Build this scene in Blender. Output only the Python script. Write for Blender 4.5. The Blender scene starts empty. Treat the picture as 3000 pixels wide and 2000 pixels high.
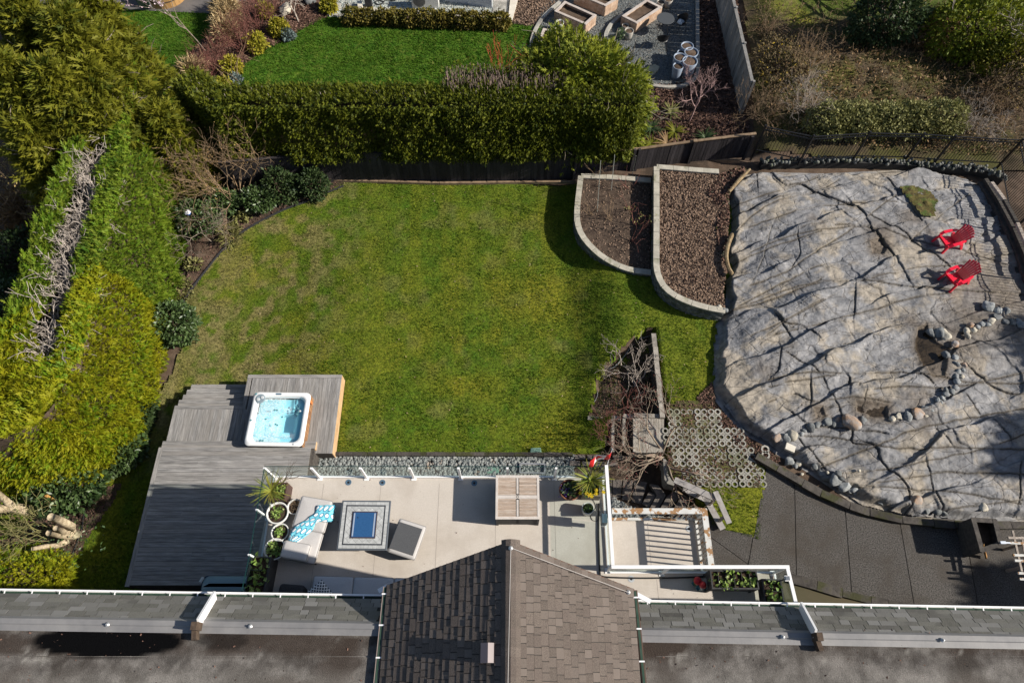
import bpy, math, random
import numpy as np
from mathutils import Vector, Matrix
R = math.radians
random.seed(7)
rng = np.random.default_rng(7)
scene = bpy.context.scene
# ---------------------------------------------------------------- camera, sky, sun, exposure
CAMH = 23.0
PITCH = 62.8
cam = bpy.data.objects.new('camera', bpy.data.cameras.new('camera'))
scene.collection.objects.link(cam)
cam.location = (0, 0, CAMH)
cam.rotation_euler = (R(90 - PITCH), 0, 0)
cam.data.lens = 24.0
cam.data.sensor_width = 36.0
cam.data.clip_end = 2000
scene.camera = cam
SUN_EL, SUN_AZ = 33.0, -6.0      # azimuth of the sun measured from +X towards +Y
world = bpy.data.worlds.new('World')
scene.world = world
world.use_nodes = True
wn = world.node_tree
sky = wn.nodes.new('ShaderNodeTexSky')
sky.sky_type = 'NISHITA'
sky.sun_disc = False
sky.sun_elevation = R(SUN_EL)
sky.sun_rotation = R(90 - SUN_AZ)
bg = wn.nodes['Background']
wn.links.new(sky.outputs[0], bg.inputs[0])
bg.inputs[1].default_value = 0.07
sd = bpy.data.lights.new('sun', 'SUN')
sd.energy = 5.0
sd.angle = R(0.6)
sd.color = (1.0, 0.93, 0.82)
sun = bpy.data.objects.new('sun', sd)
scene.collection.objects.link(sun)
tosun = Vector((math.cos(R(SUN_AZ)) * math.cos(R(SUN_EL)), math.sin(R(SUN_AZ)) * math.cos(R(SUN_EL)), math.sin(R(SUN_EL))))
sun.rotation_euler = tosun.to_track_quat('Z', 'Y').to_euler()
sun.location = (40, 0, 40)
vs = scene.view_settings
vs.view_transform = 'Standard'
vs.look = 'None'
vs.exposure = 0.5
vs.gamma = 1.0
vs.use_curve_mapping = False
scene.cycles.max_bounces = 8
scene.cycles.transparent_max_bounces = 16
scene.cycles.use_denoising = True

# ---------------------------------------------------------------- survey: from the photo's measurements to metres
CR = dict(A=(0, 0, 800), B=(750, 0, 800), C=(1500, 0, 800), D=(2200, 0, 800), E=(0, 500, 800), F=(1600, 450, 800),
          G=(2200, 450, 800), H=(0, 1000, 800), I=(300, 1050, 750), J=(700, 1300, 600), K=(1250, 1300, 600),
          L=(1700, 1100, 600), M=(1700, 1400, 750), N=(2250, 1000, 750), O=(2250, 1450, 750), Q=(0, 1600, 600),
          R=(500, 1600, 600), S=(1050, 1550, 600))
CR = {k: (a, b, w / 2352.0) for k, (a, b, w) in CR.items()}
CR['V'] = (0, 0, 3000 / 2352.0)
CR['X'] = (0, 0, 1.0)
CR['T'] = (1600, 1600, 600 / 1344.0)
CR['U'] = (0, 1350, 450 / 1008.0)
CR['W'] = (500, 380, 500 / 1318.0)
CR['Y'] = (2550, 850, 450 / 1344.0)
CR['Z'] = (1700, 950, 450 / 1344.0)
CR['AA'] = (1150, 0, 500 / 1344.0)
cp, sp_ = math.cos(R(PITCH)), math.sin(R(PITCH))
def ray(u, v):
    a = (u - 1500) / 2000.0; b = -(v - 1000) / 2000.0
    return a, cp + b * sp_, -sp_ + b * cp
def P(c, x, y, z=0.0):
    x0, y0, s = CR[c]
    dx, dy, dz = ray(x0 + x * s, y0 + y * s)
    t = (z - CAMH) / dz
    return Vector((dx * t, dy * t, z))
def PS(c, x, y, f):
    z = 0.3
    for _ in range(12):
        q = P(c, x, y, z); z = f(q.x, q.y)
    return P(c, x, y, z)
def smooth(t):
    t = np.clip(t, 0, 1); return t * t * (3 - 2 * t)
# ---------------------------------------------------------------- numpy noise
def vnoise(x, y, seed=0):
    x = np.asarray(x, float); y = np.asarray(y, float)
    xi = np.floor(x).astype(np.int64); yi = np.floor(y).astype(np.int64)
    fx = x - xi; fy = y - yi
    fx = fx * fx * (3 - 2 * fx); fy = fy * fy * (3 - 2 * fy)
    def h(a, b):
        n = (a * 374761393 + b * 668265263 + seed * 1442695) & 0x7fffffff
        n = ((n ^ (n >> 13)) * 1274126177) & 0x7fffffff
        return ((n ^ (n >> 16)) & 0xffff) / 65535.0
    return (h(xi, yi) * (1 - fx) + h(xi + 1, yi) * fx) * (1 - fy) + (h(xi, yi + 1) * (1 - fx) + h(xi + 1, yi + 1) * fx) * fy
def fbm(x, y, s=1.0, o=4, seed=0):
    t = 0; a = 1; n = 0
    for i in range(o):
        t = t + a * (vnoise(np.asarray(x) * s + 31.7 * i, np.asarray(y) * s - 17.3 * i, seed + i) - .5); n += a; a *= .5; s *= 2.07
    return t / n * 2
def inpoly(px, py, poly):
    px = np.asarray(px, float); py = np.asarray(py, float)
    ins = np.zeros(px.shape, bool); n = len(poly)
    for i in range(n):
        x1, y1 = poly[i][0], poly[i][1]; x2, y2 = poly[(i + 1) % n][0], poly[(i + 1) % n][1]
        if y1 == y2: continue
        c = ((y1 > py) != (y2 > py)) & (px < (x2 - x1) * (py - y1) / (y2 - y1) + x1)
        ins ^= c
    return ins
def dsigned(px, py, pts):
    d = np.full(np.shape(px), 1e9); s = np.zeros(np.shape(px))
    for (ax, ay, *_), (bx, by, *_) in zip(pts[:-1], pts[1:]):
        L = (bx - ax) ** 2 + (by - ay) ** 2 + 1e-9
        t = np.clip(((px - ax) * (bx - ax) + (py - ay) * (by - ay)) / L, 0, 1)
        e = np.hypot(px - ax - t * (bx - ax), py - ay - t * (by - ay)); k = e < d
        d = np.where(k, e, d); s = np.where(k, np.sign((bx - ax) * (py - ay) - (by - ay) * (px - ax)), s)
    return d, s
def dseg(px, py, pts, closed=False):
    d = np.full(np.shape(px), 1e9)
    n = len(pts)
    for i in range(n if closed else n - 1):
        ax, ay = pts[i][0], pts[i][1]; bx, by = pts[(i + 1) % n][0], pts[(i + 1) % n][1]
        L = (bx - ax) ** 2 + (by - ay) ** 2 + 1e-9
        t = np.clip(((px - ax) * (bx - ax) + (py - ay) * (by - ay)) / L, 0, 1)
        d = np.minimum(d, np.hypot(px - ax - t * (bx - ax), py - ay - t * (by - ay)))
    return d
def curve(pts, n=8):
    """Catmull-Rom through points"""
    P_ = [Vector((q[0], q[1], q[2] if len(q) > 2 else 0)) for q in pts]
    out = []
    for i in range(len(P_) - 1):
        a = P_[max(i - 1, 0)]; b = P_[i]; c = P_[i + 1]; d = P_[min(i + 2, len(P_) - 1)]
        for k in range(n):
            t = k / n
            out.append(0.5 * ((2 * b) + (c - a) * t + (2 * a - 5 * b + 4 * c - d) * t * t + (3 * b - a - 3 * c + d) * t ** 3))
    out.append(P_[-1]); return out

# ---------------------------------------------------------------- materials
def hexc(r, g, b):
    f = lambda c: (c / 255 / 12.92) if c / 255 <= .04045 else ((c / 255 + .055) / 1.055) ** 2.4
    return (f(r), f(g), f(b))
MATS = {}
def mat(name, c1, c2=None, scale=4, rough=.85, bump=0, bscale=60, rnd=0, metal=0, spec=.3, stretch=None, c3=None, s3=1.2,
        attr=None, ca=None, fine=0, detail=6, coat=0, lo=.35, hi=.65, piece=False, lo3=.5, hi3=.6, trans=0, rndc=None):
    if name in MATS: return MATS[name]
    m = bpy.data.materials.new(name); m.use_nodes = True; MATS[name] = m
    nt = m.node_tree; N = nt.nodes; Lk = nt.links
    b = N['Principled BSDF']
    b.inputs['Roughness'].default_value = rough; b.inputs['Metallic'].default_value = metal
    b.inputs['Specular IOR Level'].default_value = spec
    if coat: b.inputs['Coat Weight'].default_value = coat
    geo = N.new('ShaderNodeNewGeometry'); vec = geo.outputs['Position']
    if piece:                                   # wood grain etc. follows each piece, offset by a random number
        tc = N.new('ShaderNodeTexCoord'); oi = N.new('ShaderNodeObjectInfo')
        mm = N.new('ShaderNodeMath'); mm.operation = 'MULTIPLY'; mm.inputs[1].default_value = 57.0
        Lk.new(oi.outputs['Random'], mm.inputs[0])
        va = N.new('ShaderNodeVectorMath'); va.operation = 'ADD'
        Lk.new(vec, va.inputs[0]); Lk.new(mm.outputs[0], va.inputs[1]); vec = va.outputs[0]
    if stretch:
        mp = N.new('ShaderNodeMapping'); mp.inputs['Scale'].default_value = stretch
        Lk.new(vec, mp.inputs['Vector']); svec = mp.outputs['Vector']
    else: svec = vec
    def noise(s, v, d=detail):
        n = N.new('ShaderNodeTexNoise'); n.inputs['Scale'].default_value = s; n.inputs['Detail'].default_value = d
        n.inputs['Roughness'].default_value = .6
        Lk.new(v, n.inputs['Vector']); return n.outputs['Fac']
    def ramp(f, a, z, lo_=.35, hi_=.65):
        r = N.new('ShaderNodeMapRange'); r.inputs['From Min'].default_value = lo_; r.inputs['From Max'].default_value = hi_
        Lk.new(f, r.inputs['Value']); return mixc(r.outputs[0], a, z)
    def mixc(f, a, z, mode='MIX'):
        x = N.new('ShaderNodeMix'); x.data_type = 'RGBA'; x.blend_type = mode
        if isinstance(f, float): x.inputs[0].default_value = f
        else: Lk.new(f, x.inputs[0])
        for k, val in ((6, a), (7, z)):
            if isinstance(val, tuple): x.inputs[k].default_value = (*val, 1)
            else: Lk.new(val, x.inputs[k])
        return x.outputs[2]
    col = c1
    if c2 is not None: col = ramp(noise(scale, svec), c1, c2, lo, hi)
    if c3 is not None: col = ramp(noise(s3, vec, 4), col, c3, lo3, hi3)
    if attr:
        for an, ac in (attr if isinstance(attr, list) else [(attr, ca)]):
            at = N.new('ShaderNodeAttribute'); at.attribute_name = an
            col = mixc(at.outputs['Fac'], col, ac)
    if fine:
        fr0 = N.new('ShaderNodeMapRange'); fr0.inputs['From Min'].default_value = .3; fr0.inputs['From Max'].default_value = .7
        fr0.inputs['To Min'].default_value = 1 - fine; fr0.inputs['To Max'].default_value = 1 + fine
        Lk.new(noise(bscale * .6, svec, 5), fr0.inputs['Value']); h0 = N.new('ShaderNodeHueSaturation'); Lk.new(fr0.outputs[0], h0.inputs['Value'])
        if isinstance(col, tuple): h0.inputs['Color'].default_value = (*col, 1)
        else: Lk.new(col, h0.inputs['Color'])
        col = h0.outputs[0]
    if rnd:
        oi = N.new('ShaderNodeObjectInfo'); hs = N.new('ShaderNodeHueSaturation')
        r = N.new('ShaderNodeMapRange'); r.inputs['To Min'].default_value = 1 - rnd; r.inputs['To Max'].default_value = 1 + rnd
        Lk.new(oi.outputs['Random'], r.inputs['Value']); Lk.new(r.outputs[0], hs.inputs['Value'])
        if isinstance(col, tuple): hs.inputs['Color'].default_value = (*col, 1)
        else: Lk.new(col, hs.inputs['Color'])
        col = hs.outputs[0]
        if rndc is not None:
            m2 = N.new('ShaderNodeMath'); m2.operation = 'MULTIPLY'; m2.inputs[1].default_value = 13.7
            f2 = N.new('ShaderNodeMath'); f2.operation = 'FRACT'
            Lk.new(oi.outputs['Random'], m2.inputs[0]); Lk.new(m2.outputs[0], f2.inputs[0])
            m3 = N.new('ShaderNodeMath'); m3.operation = 'MULTIPLY'; m3.inputs[1].default_value = .4
            Lk.new(f2.outputs[0], m3.inputs[0]); col = mixc(m3.outputs[0], col, rndc)
    if isinstance(col, tuple): b.inputs['Base Color'].default_value = (*col, 1)
    else: Lk.new(col, b.inputs['Base Color'])
    if bump:
        bn = N.new('ShaderNodeBump'); bn.inputs['Strength'].default_value = bump; bn.inputs['Distance'].default_value = .03
        Lk.new(noise(bscale, svec, 5), bn.inputs['Height']); Lk.new(bn.outputs[0], b.inputs['Normal'])
    if trans:
        tr = N.new('ShaderNodeBsdfTranslucent')
        if isinstance(col, tuple): tr.inputs[0].default_value = (*col, 1)
        else: Lk.new(col, tr.inputs[0])
        ms = N.new('ShaderNodeMixShader'); ms.inputs[0].default_value = trans
        Lk.new(b.outputs[0], ms.inputs[1]); Lk.new(tr.outputs[0], ms.inputs[2])
        Lk.new(ms.outputs[0], N['Material Output'].inputs[0])
    m['_c'] = 1
    return m
def glassmat(name, tint, gl=.08):
    m = bpy.data.materials.new(name); m.use_nodes = True; MATS[name] = m
    N = m.node_tree.nodes; L_ = m.node_tree.links
    N.remove(N['Principled BSDF'])
    t = N.new('ShaderNodeBsdfTransparent'); t.inputs[0].default_value = (*tint, 1)
    g = N.new('ShaderNodeBsdfGlossy'); g.inputs['Roughness'].default_value = .02
    fr = N.new('ShaderNodeLayerWeight'); fr.inputs[0].default_value = .5
    pw_ = N.new('ShaderNodeMath'); pw_.operation = 'POWER'; pw_.inputs[1].default_value = 9; L_.new(fr.outputs['Facing'], pw_.inputs[0])
    mm = N.new('ShaderNodeMath'); mm.operation = 'MULTIPLY_ADD'; mm.inputs[1].default_value = .25; mm.inputs[2].default_value = gl
    L_.new(pw_.outputs[0], mm.inputs[0])
    x = N.new('ShaderNodeMixShader'); L_.new(mm.outputs[0], x.inputs[0]); L_.new(t.outputs[0], x.inputs[1]); L_.new(g.outputs[0], x.inputs[2])
    L_.new(x.outputs[0], N['Material Output'].inputs[0]); return m

# ---------------------------------------------------------------- mesh builder
class MB:
    def __init__(s): s.v = []; s.f = []
    def add(s, V, F):
        o = len(s.v); s.v += [tuple(q) for q in V]; s.f += [tuple(i + o for i in f) for f in F]; return s
    def box(s, c, d, rz=0.0, M=None):
        x, y, z = d[0] / 2, d[1] / 2, d[2] / 2
        V = [Vector((a * x, b * y, e * z)) for e in (-1, 1) for a, b in ((-1, -1), (1, -1), (1, 1), (-1, 1))]
        rot = M if M is not None else Matrix.Rotation(rz, 3, 'Z')
        V = [rot @ q + Vector(c) for q in V]
        return s.add(V, [(3, 2, 1, 0), (4, 5, 6, 7), (0, 1, 5, 4), (1, 2, 6, 5), (2, 3, 7, 6), (3, 0, 4, 7)])
    def beam(s, a, b, w, h, up=(0, 0, 1)):
        a = Vector(a); b = Vector(b); d = (b - a); L = d.length
        if L < 1e-6: return s
        X = d / L; Y = Vector(up).cross(X)
        if Y.length < 1e-4: Y = Vector((0, 1, 0)).cross(X)
        Y.normalize(); Z = X.cross(Y)
        return s.box((a + b) / 2, (L, w, h), M=Matrix((X, Y, Z)).transposed())
    def prism(s, poly, z0, z1):
        n = len(poly)
        ar = sum(poly[i][0] * poly[(i + 1) % n][1] - poly[(i + 1) % n][0] * poly[i][1] for i in range(n))
        if ar < 0: poly = poly[::-1]
        f0 = z0 if callable(z0) else (lambda x, y: z0); f1 = z1 if callable(z1) else (lambda x, y: z1)
        V = [(q[0], q[1], f0(q[0], q[1])) for q in poly] + [(q[0], q[1], f1(q[0], q[1])) for q in poly]
        F = [tuple(range(n - 1, -1, -1)), tuple(range(n, 2 * n))] + [(i, (i + 1) % n, n + (i + 1) % n, n + i) for i in range(n)]
        return s.add(V, F)
    def tube(s, pts, r, n=8, cap=True):
        pts = [Vector(q) for q in pts]; rr = r if isinstance(r, (list, tuple)) else [r] * len(pts)
        V = []; F = []
        ref = Vector((0, 0, 1))
        for i, q in enumerate(pts):
            d = (pts[min(i + 1, len(pts) - 1)] - pts[max(i - 1, 0)]).normalized()
            if abs(d.dot(ref)) > .95: ref = Vector((1, 0, 0)) if abs(d.x) < .8 else Vector((0, 1, 0))
            a = d.cross(ref).normalized(); b = d.cross(a)
            for k in range(n):
                t = 2 * math.pi * k / n
                V.append(q + rr[i] * (math.cos(t) * a + math.sin(t) * b))
        for i in range(len(pts) - 1):
            for k in range(n): F.append((i * n + k, i * n + (k + 1) % n, (i + 1) * n + (k + 1) % n, (i + 1) * n + k))
        if cap: F.append(tuple(range(n))); F.append(tuple(range(len(V) - 1, len(V) - 1 - n, -1)))
        return s.add(V, F)
    def lathe(s, c, prof, n=24, sx=1, sy=1):
        V = []; F = []
        for (r, z) in prof:
            for k in range(n):
                t = 2 * math.pi * k / n; V.append((c[0] + r * sx * math.cos(t), c[1] + r * sy * math.sin(t), c[2] + z))
        for i in range(len(prof) - 1):
            for k in range(n): F.append((i * n + k, i * n + (k + 1) % n, (i + 1) * n + (k + 1) % n, (i + 1) * n + k))
        F.append(tuple(range(n - 1, -1, -1))); F.append(tuple(range((len(prof) - 1) * n, len(prof) * n)))
        return s.add(V, F)
    def wall(s, pts, w, z0, z1):
        """low wall following a path; z0 / z1 numbers or functions"""
        pts = [Vector((q[0], q[1], 0)) for q in pts]
        f0 = z0 if callable(z0) else (lambda x, y: z0); f1 = z1 if callable(z1) else (lambda x, y: z1)
        V = []
        for i, q in enumerate(pts):
            d = (pts[min(i + 1, len(pts) - 1)] - pts[max(i - 1, 0)]).normalized(); nn = Vector((-d.y, d.x, 0)) * w / 2
            for a in (q - nn, q + nn):
                V += [(a.x, a.y, f0(q.x, q.y)), (a.x, a.y, f1(q.x, q.y))]
        F = []
        for i in range(len(pts) - 1):
            a = i * 4; b = a + 4
            F += [(a, b, b + 1, a + 1), (a + 2, a + 3, b + 3, b + 2), (a + 1, b + 1, b + 3, a + 3), (a, a + 2, b + 2, b)]
        F += [(0, 1, 3, 2), (len(V) - 4, len(V) - 2, len(V) - 1, len(V) - 3)]
        return s.add(V, F)
    def mesh(s, name='mesh'):
        me = bpy.data.meshes.new(name); me.from_pydata(s.v, [], s.f); me.update(); return me
def bigmesh(V, F, tint=None, name='mesh'):
    V = np.asarray(V, np.float32); F = np.asarray(F, np.int32); k = F.shape[1]
    me = bpy.data.meshes.new(name)
    me.vertices.add(len(V)); me.vertices.foreach_set('co', V.ravel())
    me.loops.add(F.size); me.loops.foreach_set('vertex_index', F.ravel())
    me.polygons.add(len(F)); me.polygons.foreach_set('loop_start', np.arange(0, F.size, k, dtype=np.int32))
    me.polygons.foreach_set('loop_total', np.full(len(F), k, np.int32))
    me.update(calc_edges=True)
    if tint is not None:
        for nm, t in (tint.items() if isinstance(tint, dict) else [('tint', tint)]):
            a = me.attributes.new(nm, 'FLOAT', 'POINT'); a.data.foreach_set('value', np.asarray(t, np.float32))
    return me
# ---------------------------------------------------------------- objects
COL = scene.collection
ORG = {}
def _link(o, parent):
    COL.objects.link(o)
    if parent is not None: o.parent = parent
def thing(name, label, cat, loc=(0, 0, 0), rz=0.0, group=None):
    o = bpy.data.objects.new(name, None); COL.objects.link(o)
    o.empty_display_size = .1
    o.location = loc; o.rotation_euler = (0, 0, rz); o['label'] = label; o['category'] = cat
    if group: o['group'] = group
    ORG[o.name] = Vector(loc); return o
def root(o):
    while o.parent is not None: o = o.parent
    return o
def part(name, me, m, parent, local=False, kind=None, label=None, smooth_=False, bevel=0):
    """mesh given in world metres (or local to the parent when local=True)"""
    if isinstance(me, MB): me = me.mesh(name)
    if not local: me.transform(Matrix.Translation(-ORG[root(parent).name]))
    me.materials.clear(); me.materials.append(m)
    o = bpy.data.objects.new(name, me); _link(o, parent)
    if kind: o['kind'] = kind
    if label: o['label'] = label
    fin(o, smooth_, bevel); return o
def fin(o, smooth_, bevel):
    if smooth_: o.data.polygons.foreach_set('use_smooth', [True] * len(o.data.polygons))
    if bevel:
        b = o.modifiers.new('bevel', 'BEVEL'); b.width = bevel; b.segments = 2; b.limit_method = 'ANGLE'; b.angle_limit = R(50)
def single(name, me, m, label=None, cat=None, loc=(0, 0, 0), group=None, kind=None, smooth_=False, bevel=0):
    if isinstance(me, MB): me = me.mesh(name)
    me.transform(Matrix.Translation(-Vector(loc)))
    me.materials.append(m)
    o = bpy.data.objects.new(name, me); _link(o, None); o.location = loc; ORG[o.name] = Vector(loc)
    if label: o['label'] = label
    if cat: o['category'] = cat
    if group: o['group'] = group
    if kind: o['kind'] = kind
    fin(o, smooth_, bevel); return o
UNIT = {}
def unit(m):
    if m.name not in UNIT:
        me = MB().box((0, 0, 0), (1, 1, 1)).mesh('piece'); me.materials.append(m); UNIT[m.name] = me
    return UNIT[m.name]
def piece(name, m, parent, c, d, M=None, rz=0.0, local=False, mesh=None):
    """one board / brick / slat: a shared unit box scaled to size"""
    o = bpy.data.objects.new(name, mesh or unit(m)); _link(o, parent)
    c = Vector(c)
    if not local: c = c - ORG[root(parent).name]
    rot = M.to_4x4() if M is not None else Matrix.Rotation(rz, 4, 'Z')
    o.matrix_basis = Matrix.Translation(c) @ rot @ Matrix.Diagonal((*d, 1))
    return o
def pbeam(name, m, parent, a, b, w, h, up=(0, 0, 1), local=False):
    a = Vector(a); b = Vector(b); d = b - a; L = d.length; X = d / L; Y = Vector(up).cross(X)
    if Y.length < 1e-4: Y = Vector((0, 1, 0)).cross(X)
    Y.normalize(); Z = X.cross(Y)
    return piece(name, m, parent, (a + b) / 2, (L, w, h), M=Matrix((X, Y, Z)).transposed(), local=local)
# ---------------------------------------------------------------- scatter
FROND_V = np.array([(0, 0, 0), (.55, .10, .03), (1, 0, -.08), (.55, -.10, .03),
                    (.15, 0, 0), (.50, .34, .02), (.38, .10, .02), (.50, -.34, .02), (.38, -.10, .02),
                    (.42, 0, .02), (.78, .26, 0), (.62, .07, .02), (.78, -.26, 0), (.62, -.07, .02)], float)
FROND_F = np.array([(0, 1, 3), (1, 2, 3), (4, 5, 6), (4, 8, 7), (9, 10, 11), (9, 13, 12)])
LEAF_V = np.array([(0, 0, 0), (.5, .28, .10), (1, 0, 0), (.5, -.28, .10), (.5, 0, 0)], float)
LEAF_F = np.array([(0, 4, 1), (1, 4, 2), (0, 3, 4), (3, 2, 4)])
TUFT_V = np.array([(-.12, 0, 0), (.12, 0, 0), (.25, .15, 1), (0, -.12, 0), (0, .12, 0), (-.3, .1, .85), (.1, -.1, 0), (-.08, .08, 0), (.1, -.35, .9)], float)
TUFT_F = np.array([(0, 1, 2), (3, 4, 5), (6, 7, 8)])
CHIP_V = np.array([(-.5, -.25, 0), (.5, -.3, .1), (.55, .25, .35), (-.45, .3, .2)], float)
CHIP_F = np.array([(0, 1, 2), (0, 2, 3)])
def ico():
    t = (1 + 5 ** .5) / 2
    v = np.array([(-1, t, 0), (1, t, 0), (-1, -t, 0), (1, -t, 0), (0, -1, t), (0, 1, t), (0, -1, -t), (0, 1, -t), (t, 0, -1), (t, 0, 1), (-t, 0, -1), (-t, 0, 1)], float)
    v /= np.linalg.norm(v[0])
    f = np.array([(0, 11, 5), (0, 5, 1), (0, 1, 7), (0, 7, 10), (0, 10, 11), (1, 5, 9), (5, 11, 4), (11, 10, 2), (10, 7, 6), (7, 1, 8), (3, 9, 4), (3, 4, 2), (3, 2, 6), (3, 6, 8), (3, 8, 9), (4, 9, 5), (2, 4, 11), (6, 2, 10), (8, 6, 7), (9, 8, 1)])
    return v, f
ICO_V, ICO_F = ico()
def norm(a): return a / (np.linalg.norm(a, axis=-1, keepdims=True) + 1e-9)
def scatter(TV, TF, Pt, X, Zn, L, W=None, H=None, tint=None):
    """copies of a template with local x along X, z near Zn; L, W, H arrays of sizes"""
    Pt = np.asarray(Pt, float); X = norm(np.asarray(X, float)); Zn = np.asarray(Zn, float)
    Y = norm(np.cross(Zn, X)); Z = np.cross(X, Y)
    L = np.broadcast_to(np.asarray(L, float), (len(Pt),)); W = L if W is None else np.broadcast_to(W, (len(Pt),)); H = L if H is None else np.broadcast_to(H, (len(Pt),))
    V = (Pt[:, None, :] + TV[None, :, 0, None] * (X * L[:, None])[:, None, :] + TV[None, :, 1, None] * (Y * W[:, None])[:, None, :] + TV[None, :, 2, None] * (Z * H[:, None])[:, None, :])
    n = len(Pt); m = len(TV)
    F = (TF[None] + (np.arange(n) * m)[:, None, None]).reshape(-1, TF.shape[1])
    t = np.repeat(rng.random(n) if tint is None else tint, m)
    return V.reshape(-1, 3), F, t
def rdir(n, up=0.0):
    d = rng.normal(size=(n, 3)); d[:, 2] += up; return norm(d)
def merge(*sets):
    Vs = []; Fs = []; Ts = []; o = 0
    for V, F, t in sets:
        Vs.append(V); Fs.append(F + o); Ts.append(t); o += len(V)
    return np.concatenate(Vs), np.concatenate(Fs), np.concatenate(Ts)
def grow(segs, p, d, L, r, depth, kids=3, spread=.6, up=.1, taper=.62, shrink=.68, bend=.25, n=3, tips=None):
    """branches as tapered segments"""
    d = Vector(d).normalized(); p = Vector(p)
    nodes = []
    for i in range(n):
        q = p + d * (L / n)
        r2 = r * (1 - (1 - taper) * (i + 1) / n)
        segs.append((p[:], q[:], r * (1 - (1 - taper) * i / n), r2))
        nodes.append((q.copy(), d.copy(), r2)); p = q
        d = (d + Vector(rng.normal(size=3)) * bend + Vector((0, 0, up))).normalized()
    if depth <= 0:
        if tips is not None: tips.append(p[:])
        return
    for k in range(kids):
        q, dd, rr = nodes[-1] if k == 0 else nodes[rng.integers(n // 2, n)]
        nd = (dd + Vector(rng.normal(size=3)) * spread).normalized()
        grow(segs, q, nd, L * shrink * (.75 + .5 * rng.random()), rr * .8, depth - 1, kids, spread, up, taper, shrink, bend, n, tips)
def segmesh(segs, n=4, minr=.0):
    A = np.array([s[0] for s in segs]); B = np.array([s[1] for s in segs]); ra = np.maximum([s[2] for s in segs], minr); rb = np.maximum([s[3] for s in segs], minr)
    d = norm(B - A); ref = np.where(np.abs(d[:, 2:3]) > .9, np.array([[1., 0, 0]]), np.array([[0, 0, 1.]]))
    u = norm(np.cross(d, ref)); w = np.cross(d, u)
    t = np.arange(n) * 2 * math.pi / n; c = np.cos(t)[None, :, None]; s_ = np.sin(t)[None, :, None]
    ring = c * u[:, None, :] + s_ * w[:, None, :]
    V = np.concatenate([A[:, None] + ring * ra[:, None, None], B[:, None] + ring * rb[:, None, None]], 1).reshape(-1, 3)
    k = np.arange(n); f = np.stack([k, (k + 1) % n, n + (k + 1) % n, n + k], 1)
    F = (f[None] + (np.arange(len(A)) * 2 * n)[:, None, None]).reshape(-1, 4)
    return bigmesh(V, F)
def sheet(poly, step, zf, jitter=0):
    """height-field sheet clipped to a polygon (cells whose centre lies inside)"""
    xs = [q[0] for q in poly]; ys = [q[1] for q in poly]
    X = np.arange(min(xs) - step, max(xs) + 2 * step, step); Y = np.arange(min(ys) - step, max(ys) + 2 * step, step)
    gx, gy = np.meshgrid(X, Y); nx = len(X)
    Z = zf(gx, gy)
    idx = np.arange(gx.size).reshape(gx.shape)
    cx = gx[:-1, :-1] + step / 2; cy = gy[:-1, :-1] + step / 2
    ok = inpoly(cx, cy, poly)
    F = np.stack([idx[:-1, :-1][ok], idx[:-1, 1:][ok], idx[1:, 1:][ok], idx[1:, :-1][ok]], 1)
    used, inv = np.unique(F, return_inverse=True)
    V = np.stack([gx.ravel()[used], gy.ravel()[used], np.asarray(Z).ravel()[used]], 1)
    return V, inv.reshape(F.shape)
def rnd_in(poly, n):
    xs = [q[0] for q in poly]; ys = [q[1] for q in poly]; out = np.zeros((0, 2))
    while len(out) < n:
        x = rng.uniform(min(xs), max(xs), n * 2); y = rng.uniform(min(ys), max(ys), n * 2)
        k = inpoly(x, y, poly); out = np.concatenate([out, np.stack([x[k], y[k]], 1)])
    return out[:n]
def polyarea(poly):
    n = len(poly); return abs(sum(poly[i][0] * poly[(i + 1) % n][1] - poly[(i + 1) % n][0] * poly[i][1] for i in range(n))) / 2
def clip(poly, edge):
    """keep the part of a convex polygon left of a directed line"""
    (ax, ay), (bx, by) = edge; out = []
    side = lambda q: (bx - ax) * (q[1] - ay) - (by - ay) * (q[0] - ax)
    for i in range(len(poly)):
        a = poly[i]; b = poly[(i + 1) % len(poly)]; sa = side(a); sb = side(b)
        if sa >= 0: out.append(a)
        if (sa >= 0) != (sb >= 0):
            t = sa / (sa - sb); out.append((a[0] + (b[0] - a[0]) * t, a[1] + (b[1] - a[1]) * t))
    return out
def clip_rect(poly, x0, y0, x1, y1):
    for e in (((x0, y0), (x1, y0)), ((x1, y0), (x1, y1)), ((x1, y1), (x0, y1)), ((x0, y1), (x0, y0))):
        poly = clip(poly, e)
        if len(poly) < 3: return []
    return poly
# ================================================================ TERRAIN
ZD, ZL, ZM = 4.2, .95, .6        # raised deck, lower deck, hot tub deck
def polyV(pts, z=0.0, c='V'): return [(q.x, q.y) for q in (P(c, a, b, z) for a, b in pts)]
PIT = polyV([(1352, 962), (1366, 905), (1365, 882), (1420, 812), (1478, 772), (1500, 768), (1525, 962)])
LOW = polyV([(1290, 1036), (1388, 1036), (1405, 962), (1525, 962), (1525, 1100), (1570, 1125), (1612, 1178), (1612, 1240), (1290, 1400)])
def zg(x, y):
    x = np.asarray(x, float); y = np.asarray(y, float)
    f = 1 - smooth((y - 20.2) / .8) * (1 - smooth((x - 10.2) / 1))
    z = .6 * smooth((x - 1.9) / 2.4) * f - .35 * smooth((-5.5 - x) / 5) * smooth((18 - y) / 4)
    wild = smooth((x - 10.8) / 2) * smooth((y - 20.3) / 3)
    z = z + wild * (.5 + .25 * fbm(x, y, .35, 3, 5))
    inside = inpoly(x, y, PIT) | inpoly(x, y, LOW) | ((y < 7.6) & (x < 5.2) & (x > -7))
    return np.where(inside, np.minimum(z, 0), z)
zgs = lambda x, y: float(zg(x, y))
def pg(c, x, y): return PS(c, x, y, zgs)
def polyG(pts, c='V'): return [(q.x, q.y) for q in (pg(c, a, b) for a, b in pts)]

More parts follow.
